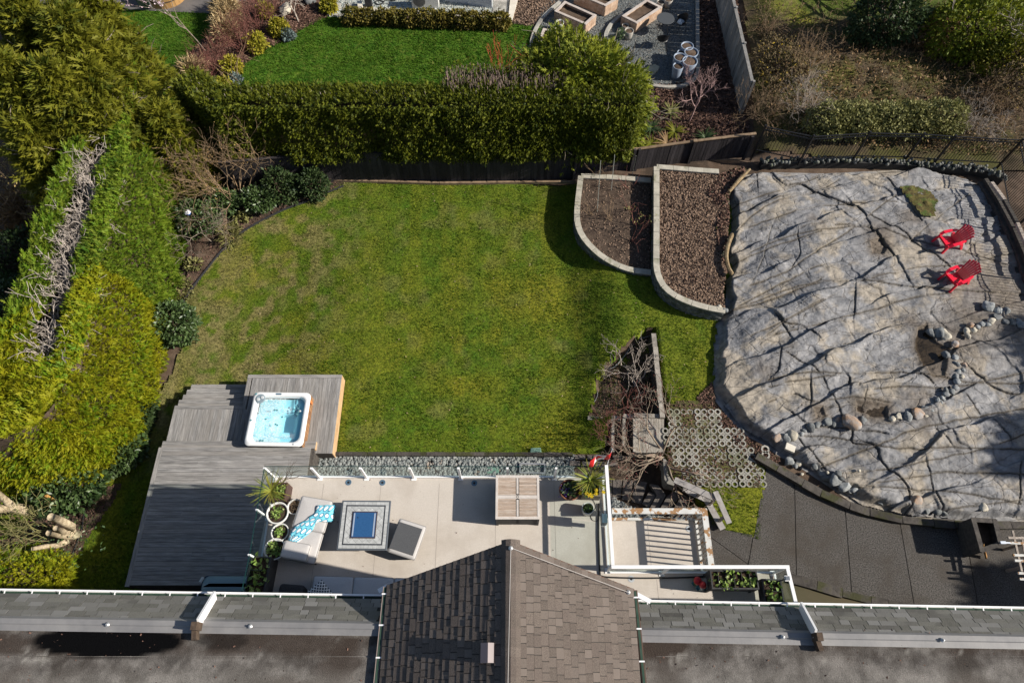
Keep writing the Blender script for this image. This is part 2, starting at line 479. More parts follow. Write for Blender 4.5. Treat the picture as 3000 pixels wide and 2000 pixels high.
soil = mat('soil', (.075, .048, .032), (.13, .092, .066), 3, .95, .6, 25, c3=(.05, .035, .025), s3=.7)
mulch = mat('bark_mulch', (.05, .026, .018), (.11, .060, .042), 14, .95, .8, 30, c3=(.03, .018, .013), s3=9)
grass_g = mat('lawn_turf', (.052, .112, .004), (.105, .145, .008), 2.6, .95, 1, 22, c3=(.15, .145, .03), s3=6, attr=[('dry', (.23, .185, .08)), ('moss', (.165, .165, .010))], lo3=.60, hi3=.78, fine=.5)
grass_n = mat('lush_turf', (.036, .115, .004), (.085, .160, .008), 2.2, .95, 1, 20, c3=(.10, .14, .015), s3=3, fine=.5)

m_far = mat('earth', (.06, .06, .03), (.10, .08, .05), .3, .95)
single('ground', MB().add([(-400, -400, -.7), (400, -400, -.7), (400, 600, -.7), (-400, 600, -.7)], [(0, 1, 2, 3)]), m_far, kind='structure')
V_, F_ = sheet([(-34, -12), (30, -12), (30, 52), (-34, 52)], .25, lambda x, y: zg(x, y) - .05 + .02 * fbm(x, y, 1.5))
single('garden_soil', bigmesh(V_, F_), soil, kind='structure', smooth_=True)

# lawn of the garden
LAWN = polyG([(758, 420), (1325, 421), (1500, 470), (1700, 470), (1700, 760), (1640, 770), (1645, 890), (1600, 905), (1640, 985), (1760, 1030), (1745, 1240), (1612, 1200), (1580, 1130), (1525, 1100), (1525, 964), (1395, 962), (1388, 1040), (745, 1040),
               (600, 1040), (500, 1375), (150, 1375), (190, 1210), (255, 1080), (330, 960), (395, 860), (445, 720), (425, 692), (470, 625), (540, 545), (640, 487), (710, 462)])
def lawn_attr(V):
    x, y = V[:, 0], V[:, 1]
    dry = smooth((-4.6 - x) / 4.5) * smooth(fbm(x, y, 2.4, 5, 21) * 2.6 + .38) * smooth((y - 6.5) / 2) * .8
    dry = np.maximum(dry, .30 * smooth(fbm(x, y, 1.1, 5, 9) * 3 - .5) * (x < 3))
    dry = np.maximum(dry, smooth((-10.2 - x) / 1.2) * smooth((y - 6) / 2) * .7 * smooth(fbm(x, y, 3, 4, 2) * 3 + .6))
    stripes = .38 * smooth(vnoise(x * 2.6 + .2 * y, y * .35, 3) * 3 - 1) * smooth(fbm(x, y, .3, 2, 8) + .7) + .5 * np.exp(-((x + .5) ** 2 + (y - 12) ** 2) / 22) * smooth(fbm(x, y, 1.4, 4, 19) * 2.5 + .5)
    moss = np.clip(stripes + smooth(-fbm(x, y, .5, 3, 31) * 2 - .1) * .5 + (y < 8) * (x > 4) * .5, 0, 1)
    return {'dry': np.clip(dry, 0, 1), 'moss': moss}
V_, F_ = sheet(LAWN, .11, lambda x, y: zg(x, y) + .015 + .02 * fbm(x, y, 2.2, 4, 3))
lawn_o = single('lawn', bigmesh(V_, F_, lawn_attr(V_)), grass_g, kind='structure', smooth_=True)
blade = mat('grass_blades', (.055, .135, .004), (.115, .175, .010), 1.5, .8, attr=[('dry', (.23, .18, .09)), ('tint', (.16, .20, .02))], trans=.25)
def tufts(name, poly, n, m, sz, h, label=None, attrs=None):
    q = rnd_in(poly, n); z = zg(q[:, 0], q[:, 1])
    Pt = np.stack([q[:, 0], q[:, 1], z], 1)
    s = sz * (.6 + .8 * rng.random(n)); X = rdir(n); X[:, 2] = 0
    Zn = norm(np.stack([rng.normal(size=n) * .8, rng.normal(size=n) * .8, np.ones(n)], 1))
    X = norm(X - (X * Zn).sum(1, keepdims=True) * Zn)
    V, F, t = scatter(TUFT_V, TUFT_F, Pt, X, Zn, s, H=s * h)
    at = {'tint': t * .5}
    if attrs: at.update({k: v for k, v in attrs(V).items() if k == 'dry'})
    return single(name, bigmesh(V, F, at), m, kind='stuff', label=label)
tufts('lawn_grass', LAWN, 150000, blade, .085, .75, 'short patchy lawn grass of the garden', lawn_attr)
q = rnd_in(LAWN, 420); n = len(q)
V, F, t = scatter(LEAF_V, LEAF_F, np.stack([q[:, 0], q[:, 1], zg(q[:, 0], q[:, 1]) + .05], 1), rdir(n) * np.array([1, 1, .2]), rdir(n, 2), .055 * (.5 + rng.random(n)))
single('fallen_leaves', bigmesh(V, F, t), mat('fallen_leaf', (.20, .13, .07), (.40, .32, .20), 12, .9), kind='stuff', label='small dry leaves scattered over the lawn')
# neighbour's lawn
NL = polyG([(262, 28), (300, 24), (505, 32), (520, 60), (560, 60), (760, 40), (810, 48), (1160, 58), (1250, 62), (1250, 260), (500, 280), (380, 250), (330, 200), (262, 110)])
V_, F_ = sheet(NL, .15, lambda x, y: zg(x, y) + .02 + .03 * fbm(x, y, 2.2, 4, 3))
single('neighbour_lawn', bigmesh(V_, F_), grass_n, kind='structure', smooth_=True)
blade2 = mat('lush_blades', (.035, .135, .003), (.10, .20, .01), 1.7, .8, attr=[('tint', (.10, .16, .02))], trans=.25)
tufts('neighbour_grass', NL, 60000, blade2, .12, .9, 'lush bright green grass of the far lawn')

def bed(name, poly, m, z, step=.12, mound=0.0, chips=0, csz=.05, chipmat=None, chipname=None, label=None, zf=None, seed=0):
    zf = zf or (lambda x, y: zg(x, y) + z)
    def f(x, y):
        d = dseg(x, y, poly, True) if mound else 0
        return zf(x, y) + (mound * smooth(d / .6) if mound else 0) + .012 * fbm(x, y, 4, 3, seed)
    V, F = sheet(poly, step, f)
    o = single(name, bigmesh(V, F), m, kind='structure', smooth_=True)
    if chips:
        q = rnd_in(poly, chips); zz = f(q[:, 0], q[:, 1]) + .006
        Zn = norm(np.stack([rng.normal(size=chips) * .5, rng.normal(size=chips) * .5, np.ones(chips)], 1))
        V, F, t = scatter(CHIP_V, CHIP_F, np.stack([q[:, 0], q[:, 1], zz], 1), rdir(chips), Zn, csz * (.5 + rng.random(chips)))
        single(chipname or 'mulch_chips', bigmesh(V, F, t), chipmat, kind='stuff', label=label)
    return o
chip_d = mat('dark_chips', (.055, .030, .022), (.12, .065, .048), 9, .9, attr='tint', ca=(.17, .10, .075))
chip_l = mat('pale_leaf_litter', (.10, .065, .045), (.30, .21, .15), 25, .9, attr='tint', ca=(.24, .165, .12))
# soil bed along the left side of the lawn
BEDL = polyG([(430, 655), (430, 560), (400, 330), (640, 360), (800, 405), (786, 424), (708, 460), (638, 486), (540, 543), (470, 622), (428, 688)])
bed('planting_bed', BEDL, soil, .03, chips=4500, csz=.05, chipmat=chip_d, chipname='soil_crumbs', label='crumbs and fallen bits on the bare soil bed')
ISL = polyG([(500, 28), (560, 0), (735, -12), (757, 38), (700, 66), (655, 92), (600, 122), (562, 150), (545, 196), (500, 215), (465, 215), (432, 175), (432, 130), (462, 95), (500, 72)])
bed('mulch_island', ISL, mulch, .03, mound=.15, chips=9000, csz=.09, chipmat=chip_d, label='reddish bark chips on the island bed')
# strip of shade soil below the left hedge and bottom left corner
BL = polyG([(0, 1130), (130, 1150), (280, 1110), (262, 1150), (205, 1230), (165, 1300), (150, 1380), (-60, 1380), (-60, 1130)])
bed('shrub_bed', BL, soil, .03, chips=3500, csz=.07, chipmat=chip_d, chipname='leaf_litter', label='dark leaf litter under the shrubs bottom left')
LG = polyG([(-80, 1095), (110, 1095), (130, 1140), (40, 1230), (-80, 1260)])
V_, F_ = sheet(LG, .15, lambda x, y: zg(x, y) + .05 + .02 * fbm(x, y, 2))
single('side_lawn', bigmesh(V_, F_, lawn_attr(V_)), grass_g, kind='structure', smooth_=True)
# neighbour's dark mulch bed right of the gravel patio
NB = polyG([(1478, 200), (1500, 197), (1590, 190), (1602, 160), (1606, -20), (1690, -20), (1722, 318), (1476, 340), (1466, 250)])
bed('mulch_bed', NB, mulch, .02, chips=12000, csz=.10, chipmat=chip_d, chipname='bark_chips', label='dark bark chips between patio and board fence')
NB2 = polyG([(1158, 50), (1180, 10), (1180, -25), (1310, -25), (1262, 20), (1228, 64)])
bed('bare_bed', NB2, soil, .03, chips=2500, csz=.09, chipmat=chip_l, chipname='bed_litter', label='dry litter on the bare bed by the patio curve')

# ---- gravel patio
gravel = mat('grey_gravel', (.085, .095, .10), (.20, .215, .215), 45, .9, .9, 60, c3=(.06, .07, .075), s3=18)
GP = polyG([(1223, 100), (1222, 70), (1245, 20), (1310, -30), (1604, -30), (1604, 160), (1592, 188), (1560, 198), (1500, 200), (1478, 192), (1430, 180), (1300, 120)])
bed('gravel_patio', GP, gravel, .035, chips=14000, csz=.045, chipmat=mat('gravel_bits', (.10, .11, .115), (.30, .32, .32), 30, .8, attr='tint', ca=(.22, .20, .17)), chipname='gravel', label='blue grey gravel of the round patio', seed=4)
# ---- far patio strip at the top of the picture
conc = mat('concrete', (.30, .29, .26), (.42, .40, .36), 2.5, .9, .25, 40, c3=(.22, .21, .19), s3=.8)
conc_l = mat('pale_concrete', (.50, .46, .39), (.62, .58, .50), 2.5, .9, .2, 40)
pale_gravel = mat('pale_gravel', (.22, .26, .25), (.55, .58, .55), 30, .9, .9, 50)
SG = polyG([(745, 18), (745, -40), (1160, -40), (1150, 30), (960, 35), (800, 44), (752, 40)])
bed('gravel_strip', SG, pale_gravel, .03, chips=5000, csz=.07, chipmat=mat('pale_bits', (.25, .30, .28), (.65, .67, .63), 25, .8, attr='tint', ca=(.4, .38, .33)), chipname='pale_gravel', label='pale gravel strip along the white wall')
TERR = polyG([(300, 24), (330, 26), (505, 34), (560, 4), (745, -10), (745, -60), (-40, -60), (-40, -10), (180, 30), (250, 10)])
single('patio_slab', MB().prism(TERR, -.1, .05), mat('dark_slab', (.09, .085, .085), (.14, .13, .125), 1.5, .9, .2, 30), kind='structure')

# ---- wild slope to the right
wild = mat('wild_ground', (.045, .035, .018), (.10, .070, .045), 2.2, .95, 1, 14, c3=(.060, .058, .014), s3=.55, lo3=.46, hi3=.6, attr=[('green', (.075, .105, .012)), ('lime', (.19, .19, .02))])
WP = [(10.6, 20.9), (10.9, 23), (11.4, 30), (11.6, 48), (30, 48), (30, 20.0), (20.5, 19.6), (16, 19.9)]
def wz(x, y): return zg(x, y) + .0 + .10 * fbm(x, y, 1.3, 4, 12) + .05
V_, F_ = sheet(WP, .16, wz)
x, y = V_[:, 0], V_[:, 1]
gr = smooth((y - 27.5 - 1.2 * fbm(x, y, .4, 3, 3)) / 1.6) * smooth((x - 12) / 2)
lime = smooth(fbm(x, y, .45, 4, 77) * 2.4 + .1) * np.exp(-((x - 14.2) / 2.0) ** 2) * smooth((y - 25) / 3)
lime = np.maximum(lime, .6 * smooth(fbm(x, y, .8, 3, 78) * 2 - .1) * np.exp(-((x - 16) ** 2 + (y - 24) ** 2) / 6))
single('wild_slope', bigmesh(V_, F_, {'green': gr, 'lime': lime}), wild, kind='structure', smooth_=True)

# ---- driveway of exposed aggregate slabs
agg = mat('exposed_aggregate', (.024, .022, .021), (.125, .115, .106), 26, .85, .5, 90, c3=(.055, .046, .038), s3=.9, lo3=.42, hi3=.72, rnd=.10, fine=.3)
def zdv(x, y): return .615
DRV = [(2070, 1505), (2124, 1552), (2210, 1567), (2239, 1400), (2249, 1362), (2290, 1392), (2360, 1432), (2430, 1466), (2537, 1506), (2633, 1530), (2792, 1544), (3000, 1547), (3300, 1547), (3300, 1860), (1990, 1860), (1990, 1560)]
DP = [(q.x, q.y) for q in (P('X', a, b, .6) for a, b in DRV)]
single('driveway', MB().prism(DP, .3, .603), mat('joint_grime', (.025, .022, .02)), kind='structure')
driveway = bpy.data.objects['driveway']
xs_j = [P('O', a, b, .6) for a, b in ((252, 600), (740, 600), (1268, 600), (1870, 600), (2500, 600))]
def slab(poly):
    if len(poly) < 3 or polyarea(poly) < .05: return
    me = MB().prism(poly, .58, .617).mesh('slab'); me.materials.append(agg)
    o = bpy.data.objects.new('slab', me); COL.objects.link(o); o.parent = driveway
def cutline(a, b, gap=.012):
    d = Vector((b[0] - a[0], b[1] - a[1])).normalized(); n = Vector((-d.y, d.x)) * gap
    return ((a[0] + n.x, a[1] + n.y), (b[0] + n.x, b[1] + n.y)), ((b[0] - n.x, b[1] - n.y), (a[0] - n.x, a[1] - n.y))
from mathutils.geometry import tessellate_polygon
def xy(c, a, b, z=.6): q = P(c, a, b, z); return (q.x, q.y)
def drive_slabs():
    J = [(xy('O', 245, 0), xy('O', 260, 740)), (xy('O', 705, 100), xy('O', 765, 870)), (xy('O', 1210, 250), xy('O', 1340, 1000)), (xy('O', 1800, 290), xy('O', 1925, 1000)), (xy('O', 2500, 290), xy('O', 2640, 1000))]
    J0 = (xy('M', 1590, 520), xy('M', 1545, 780))
    J1 = (xy('M', 1150, 510), xy('M', 1540, 790))
    curve_top = DP[4:13]
    bounds = [None] + J + [None]
    big = [(-2, -3), (30, -3), (30, 20), (-2, 20)]
    for i in range(6):
        pl = [(4, -2), (26, -2), (26, 14), (4, 14)]
        def ext(j):
            a, b = Vector(j[0]), Vector(j[1]); d = (a - b).normalized(); return tuple(b - d * 20), tuple(a + d * 20)
        # keep right of the previous joint, left of the next
        if i > 0:
            lo, hi = ext(J[i - 1]); pl = clip(pl, cutline(lo, hi)[1])
        if i < 5:
            lo, hi = ext(J[i]); pl = clip(pl, cutline(lo, hi)[0])
        if i == 0:
            # split the first bay at the two short joints
            pieces = []
            lo, hi = ext(J0); a = clip(pl, cutline(lo, hi)[0]); b = clip(pl, cutline(lo, hi)[1])
            lo, hi = ext((J1[0], J1[1])); a1 = clip(a, cutline(lo, hi)[0]); a2 = clip(a, cutline(lo, hi)[1])
            pieces = [a1, a2, b]
        else: pieces = [pl]
        for pc in pieces:
            if len(pc) >= 3: yield pc
def clipgrid(convex, outline):
    """cut a convex piece by a concave outline: outline vertices resampled against the piece"""
    n = 90; out = []
    xs = [q[0] for q in convex]; 
    X0, X1 = min(xs), max(xs); prev = None
    def span(x, poly):
        ys = []
        for i in range(len(poly)):
            a, b = poly[i], poly[(i + 1) % len(poly)]
            if (a[0] <= x) != (b[0] <= x): ys.append(a[1] + (b[1] - a[1]) * (x - a[0]) / (b[0] - a[0]))
        return sorted(ys)
    V = []; F = []; top = []; bot = []
    for k in range(n + 1):
        x = X0 + (X1 - X0) * (k + .001) / (n + .002)
        c = span(x, convex); o = span(x, outline)
        if len(c) < 2 or len(o) < 2: continue
        a = max(c[0], o[0]); b = min(c[-1], o[-1])
        if b - a < .01: continue
        bot.append((x, a)); top.append((x, b))
    return bot + top[::-1]
for pc in drive_slabs():
    q = clipgrid(pc, DP)
    slab(q)

# ---- rock outcrop
RPV = [(1676, 440), (1700, 412), (1720, 400), (1780, 394), (1900, 397), (2080, 388), (2200, 402), (2262, 425), (2300, 480), (2352, 580), (2420, 700), (2520, 800), (2650, 1100), (2700, 1180), (2352, 1192), (2230, 1190), (2100, 1184), (1985, 1158), (1920, 1112), (1860, 1072), (1795, 1035), (1760, 1010), (1722, 990), (1690, 960), (1655, 915), (1636, 888), (1642, 830), (1641, 745), (1664, 716), (1668, 690), (1668, 640), (1676, 600), (1668, 560), (1682, 520), (1676, 480)]
RP = [(q.x, q.y) for q in (P('V', a, b, .75) for a, b in RPV)]
def zrb(x, y):
    d = np.where(inpoly(x, y, RP), dseg(x, y, RP, True), 0)
    d = np.maximum(d + .22 * fbm(x, y, 1.3, 3, 140) * (d > 0), 0)
    return .52 + .36 * smooth(d / .30) + .35 * smooth(d / 3.5) + .08 * fbm(x, y, .35, 3, 40)
zrs = lambda x, y: float(zrb(x, y)) + .055
def pr(c, x, y): return PS(c, x, y, zrs)
CRK = [('G', 1.0, [(0, 1280), (250, 1190), (600, 1120), (1000, 1125), (1500, 1180), (1900, 1195), (2352, 1200)]),
 ('G', 1.0, [(0, 1130), (300, 1030), (500, 890), (800, 700), (1000, 550), (1230, 370), (1275, 300)]),
 ('G', .7, [(0, 830), (300, 720), (600, 680), (850, 650), (1000, 640)]), ('G', .8, [(0, 600), (250, 530), (500, 470), (800, 430), (1250, 420)]),
 ('G', .7, [(0, 460), (250, 370), (500, 310), (680, 250), (780, 190)]),
 ('G', 2.2, [(200, 150), (290, 240), (450, 240), (600, 330), (760, 400), (880, 440)]), ('G', 1.4, [(880, 440), (960, 540), (1050, 690), (1200, 880), (1280, 1020), (1340, 1110)]),
 ('G', .8, [(1000, 540), (1200, 650), (1400, 780), (1600, 920), (1700, 990)]), ('G', .5, [(1380, 750), (1560, 600), (1700, 480), (1900, 340)]),
 ('G', .6, [(1000, 1110), (1400, 1010), (1800, 960), (2250, 850)]), ('G', .8, [(1180, 200), (1260, 300), (1370, 450), (1460, 600)]),
 ('G', 1.0, [(880, 1200), (880, 1400)]), ('G', .9, [(200, 1567), (400, 1520), (800, 1420), (1000, 1370), (1400, 1260), (1700, 1210)]),
 ('G', .9, [(0, 1567), (300, 1450), (500, 1350), (700, 1240)]), ('G', .6, [(700, 640), (1000, 650), (1300, 740), (1700, 830), (2300, 960)]),
 ('G', 1.2, [(200, 1400), (260, 1480), (330, 1567)]), ('G', .6, [(1800, 900), (1900, 800), (2100, 590)]),
 ('F', .9, [(1600, 1340), (1900, 1180), (2352, 980)]), ('F', 1.1, [(1650, 640), (1780, 520), (2000, 400), (2352, 300)]), ('F', .8, [(1590, 930), (2000, 780), (2352, 690)]),
 ('F', .8, [(1580, 420), (1800, 370), (2352, 180)]), ('F', 1.2, [(1560, 1340), (2000, 1230), (2352, 1100)]), ('F', .8, [(1900, 1567), (2100, 1430), (2352, 1290)]),
 ('F', .5, [(1780, 1090), (1850, 950), (1900, 800), (1950, 600)]), ('F', .5, [(1820, 160), (1830, 280)]), ('F', .5, [(2160, 700), (2180, 850), (2110, 1000)]),
 ('F', 1.2, [(1990, 1420), (2050, 1480), (2200, 1500), (2290, 1567)]),
 ('N', .9, [(0, 350), (400, 310), (800, 310), (1200, 290), (1500, 340), (1800, 380), (2352, 400)]), ('N', .7, [(0, 430), (250, 380), (600, 320)]),
 ('N', 1.1, [(520, 1140), (800, 1020), (1000, 960), (1250, 850), (1600, 760), (2000, 680), (2352, 620)]),
 ('N', .8, [(350, 860), (600, 870), (850, 910), (1000, 960), (1250, 990), (1700, 990), (2352, 1000)]),
 ('N', .8, [(700, 1200), (1100, 1160), (1500, 1090), (1900, 1010), (2352, 870)]), ('N', .8, [(760, 1320), (1200, 1340), (1700, 1380), (2352, 1470)]),
 ('N', .8, [(1400, 1240), (1700, 1190), (2352, 1230)]), ('N', 1.0, [(780, 820), (800, 920), (1000, 970), (1050, 1100), (1300, 1340), (1320, 1560)]),
 ('N', .8, [(100, 60), (90, 250), (60, 300)]), ('N', .7, [(500, 340), (600, 560), (670, 690)]), ('N', 1.0, [(380, 370), (380, 560)]), ('N', .7, [(1400, 330), (1480, 400)]),
 ('N', .5, [(1800, 500), (1930, 670)]), ('N', 1.1, [(1830, 260), (2000, 380), (2200, 480), (2352, 500)]), ('N', .7, [(300, 880), (430, 1020), (560, 1150)]),
 ('N', .7, [(2300, 1100), (2340, 1500)]), ('N', 1.6, [(720, 320), (745, 350), (740, 420)]), ('N', .6, [(150, 120), (300, 200), (450, 310)]),
 ('N', .7, [(1450, 1100), (1560, 1400), (1640, 1560)]), ('N', .9, [(940, 470), (1200, 430), (1600, 440), (2352, 300)]), ('N', 1.0, [(200, 640), (380, 760), (600, 780), (1060, 850)]),
 ('N', .7, [(1500, 1567), (1900, 1500), (2352, 1440)]), ('N', .6, [(1000, 1290), (1400, 1240)]), ('N', .5, [(870, 480), (860, 560)]), ('N', .7, [(1530, 810), (1650, 950)]), ('N', .7, [(2050, 740), (2190, 910)]),
 ('N', .7, [(0, 560), (240, 480), (400, 560), (760, 540), (1100, 580)])]
V_, F_ = sheet(RP, .024, lambda x, y: 0 * x)
x, y = V_[:, 0], V_[:, 1]
wx = x + .05 * fbm(x, y, 2.2, 3, 50); wy = y + .05 * fbm(x, y, 2.2, 3, 60)
ledge = np.zeros(len(x)); crack = np.zeros(len(x)); dirt = np.zeros(len(x)); step_ = np.zeros(len(x))
for c, w, pts in CRK:
    pp = [(q.x, q.y) for q in (P(c, a, b, 1.1) for a, b in pts)]
    cpts = curve(pp, 4); bx = [q[0] for q in pp]; by = [q[1] for q in pp]
    k = (x > min(bx) - 1.2) & (x < max(bx) + 1.2) & (y > min(by) - 1.2) & (y < max(by) + 1.2)
    d = np.full(len(x), 9.); sg = np.zeros(len(x)); d[k], sg[k] = dsigned(wx[k], wy[k], [q[:] for q in cpts]); ledge += sg * np.exp(-(d / .45) ** 1.3) * .020 * min(w, 1.3) * (d < 1.1)
    wd = .010 * w + .008
    br_ = .45 + .55 * (vnoise(x * 1.7, y * 1.7, 11) > .25); crack = np.maximum(crack, br_ * (.5 + .5 * w) * np.exp(-(d / wd) ** 2)); dirt = np.maximum(dirt, br_ * (.6 * np.exp(-(d / (wd * 1.3)) ** 2) + .25 * np.exp(-(d / (wd * 5)) ** 2)))
# sub-parallel foliation and small joints
u_ = wx * math.cos(R(28)) + wy * math.sin(R(28)); v_ = -wx * math.sin(R(28)) + wy * math.cos(R(28))
bend_ = v_ + .035 * (u_ - 12) ** 2 * .35
fol = np.abs(fbm(u_ * .28, bend_ * 2.3, 1, 4, 70)); fol2 = np.abs(fbm(u_, v_ * .35, .9, 4, 90))
c2 = np.exp(-(fol / .012) ** 2) * .8 * smooth(vnoise(x * .6, y * .6, 5) * 3 - .8); c3 = np.exp(-(fol2 / .012) ** 2) * .6 * smooth(vnoise(x * .7, y * .7, 6) * 3 - 1)
f4 = np.abs(fbm(x, y, 1.5, 4, 120)); c4 = np.exp(-(f4 / .010) ** 2) * .6 * smooth(vnoise(x * .9, y * .9, 16) * 3 - 1); c3 = np.maximum(c3, c4)
rid = np.abs(fbm(u_ * .8, bend_ * 1.5, 1.1, 4, 200)); rid2 = np.abs(fbm(u_, bend_, 2.3, 4, 210)); sc = np.floor((bend_ * .9 + .5 * fbm(x, y, .7, 3, 9)) * 1.6) 
zz = zrb(x, y) + ledge + .17 * (1 - .8 * smooth((x - 10.5) / 2.5) * smooth((y - 12) / 2.5)) * fbm(u_ * .35, bend_ * 1.1, .9, 3, 44) + .045 * fbm(u_ * .35, bend_ * 1.6, 2.0, 4, 45) + .010 * fbm(x, y, 6, 3, 46) + .02 * smooth(rid / .35) + .012 * smooth(rid2 / .3)
fs = (bend_ * .72 + .55 * fbm(u_ * .3, bend_ * .5, 1, 4, 300) + 50) % 1.0; am = smooth(vnoise(u_ * .35, bend_ * .8, 31) * 2.2 - .25)
gs = (u_ * .55 + .8 * fbm(u_ * .5, bend_ * .5, 1, 4, 310) + 50) % 1.0; am2 = smooth(vnoise(u_ * .6, bend_ * .5, 41) * 2.4 - 1.1)
zz = zz + .13 * am * np.where(fs < .955, fs / .955, (1 - fs) / .045) + .045 * am2 * np.where(gs > .04, (1 - gs) / .96, gs / .04)
dirt = np.maximum(dirt, np.maximum(am * .75 * np.exp(-((fs - .985) / .018) ** 2), am2 * .6 * np.exp(-((gs - .01) / .014) ** 2)))
zz = zz - .045 * crack - .03 * c2 - .03 * c3
# hollows with standing water
POOLS = [[('Y', 385, 340), ('Y', 470, 310), ('Y', 560, 450), ('Y', 690, 520), ('Y', 650, 640), ('Y', 625, 780), ('Y', 500, 790), ('Y', 440, 640), ('Y', 385, 520)],
         [('N', 770, 560), ('N', 900, 570), ('N', 1090, 590), ('N', 1085, 720), ('N', 950, 722), ('N', 790, 660)], [('N', 395, 620), ('N', 490, 600), ('N', 530, 700), ('N', 430, 720)],
         [('G', 1000, 780), ('G', 1090, 740), ('G', 1180, 810), ('G', 1130, 890), ('G', 1030, 880)]]
stain = np.zeros(len(x)); POOLXY = []
for pl in POOLS:
    pp = [(q.x, q.y) for q in (P(c, a, b, 1.1) for c, a, b in pl)]; POOLXY.append(pp)
    d = dseg(x, y, pp, True); ins = inpoly(x, y, pp)
    zz = zz - np.where(ins, .09 * smooth(d / .12), 0)
    stain = np.maximum(stain, np.where(ins, 1, np.exp(-(d / .22) ** 2) * .8))
stain = np.maximum(stain, smooth(fbm(x, y, .5, 4, 66) * 2.0 - .45) * .8)
for c, a, b, r in (('Y', 740, 420, 1.1), ('Y', 1200, 100, 2.2), ('Y', 350, 290, .45), ('G', 1100, 720, .7), ('Y', 900, 280, 1.3)):
    q = P(c, a, b, 1.1); stain = np.maximum(stain, .85 * np.exp(-((x - q.x) ** 2 + (y - q.y) ** 2) / r ** 2))
V_[:, 2] = zz
rockm = mat('glacier_worn_rock', (.120, .124, .136), (.30, .295, .298), 1.5, .8, .9, 7, c3=(.30, .265, .22), s3=.7, detail=12, fine=.3, lo=.3, hi=.7,
            attr=[('stain', (.12, .098, .078)), ('crack', (.045, .034, .02))])
nt_ = rockm.node_tree; vo = nt_.nodes.new('ShaderNodeTexVoronoi'); vo.feature = 'DISTANCE_TO_EDGE'; vo.inputs['Scale'].default_value = 1.5
gp = nt_.nodes.new('ShaderNodeNewGeometry'); mp_ = nt_.nodes.new('ShaderNodeMapping'); mp_.inputs['Rotation'].default_value = (0, 0, R(-28)); mp_.inputs['Scale'].default_value = (.55, 1.5, 1)
nz_ = nt_.nodes.new('ShaderNodeTexNoise'); nz_.inputs['Scale'].default_value = 1.6; nz_.inputs['Detail'].default_value = 6
mxv = nt_.nodes.new('ShaderNodeMix'); mxv.data_type = 'VECTOR'; mxv.inputs[0].default_value = .22
nt_.links.new(gp.outputs['Position'], nz_.inputs['Vector']); nt_.links.new(gp.outputs['Position'], mxv.inputs[4]); nt_.links.new(nz_.outputs['Color'], mxv.inputs[5])
nt_.links.new(mxv.outputs[1], mp_.inputs['Vector']); nt_.links.new(mp_.outputs[0], vo.inputs['Vector'])
mr_ = nt_.nodes.new('ShaderNodeMapRange'); mr_.inputs['From Max'].default_value = .022; mr_.inputs['To Min'].default_value = .62
nt_.links.new(vo.outputs['Distance'], mr_.inputs['Value'])
b_ = nt_.nodes['Principled BSDF']; src = b_.inputs['Base Color'].links[0].from_socket
mu = nt_.nodes.new('ShaderNodeMix'); mu.data_type = 'RGBA'; mu.blend_type = 'MIX'; mu.inputs[6].default_value = (.07, .055, .042, 1)
nt_.links.new(mr_.outputs[0], mu.inputs[0]); nt_.links.new(src, mu.inputs[7]); nt_.links.new(mu.outputs[2], b_.inputs['Base Color'])
b2_ = nt_.nodes.new('ShaderNodeBump'); b2_.inputs['Distance'].default_value = .04; b2_.inputs['Strength'].default_value = .8
nt_.links.new(mr_.outputs[0], b2_.inputs['Height']); nt_.links.new(b_.inputs['Normal'].links[0].from_socket, b2_.inputs['Normal']); nt_.links.new(b2_.outputs[0], b_.inputs['Normal'])
rock_o = single('rock_outcrop', bigmesh(V_, F_, {'crack': np.clip(np.maximum(dirt, np.maximum(c2, c3) * .8), 0, 1), 'stain': np.clip(stain, 0, 1)}), rockm, kind='structure', smooth_=True)
wat = glassmat('puddle_water', (.55, .52, .47), .03)
for pp in POOLXY[:3]:
    cx_ = sum(q[0] for q in pp) / len(pp); cy_ = sum(q[1] for q in pp) / len(pp)
    single('puddle', MB().add([(q[0], q[1], zrs(cx_, cy_) - .06) for q in pp], [tuple(range(len(pp)))]), wat, kind='structure')
# skirt of the outcrop
single('rock_base', MB().wall(RP + [RP[0]], .25, -.2, lambda x, y: .56), rockm, kind='structure')
MG = [(q.x, q.y) for q in (P('G', a, b, 1.1) for a, b in [(1270, 290), (1400, 285), (1540, 340), (1600, 430), (1560, 480), (1565, 570), (1450, 570), (1400, 490), (1340, 400)])]
single('moss_pocket', bigmesh(*sheet(MG, .06, lambda x, y: zrb(x, y) + .15 + .06 * fbm(x, y, 5, 3))), mat('rock_moss', (.05, .035, .015), (.13, .11, .03), 5, .95, 1, 30, c3=(.07, .10, .02), s3=3, fine=.4), kind='structure', smooth_=True)
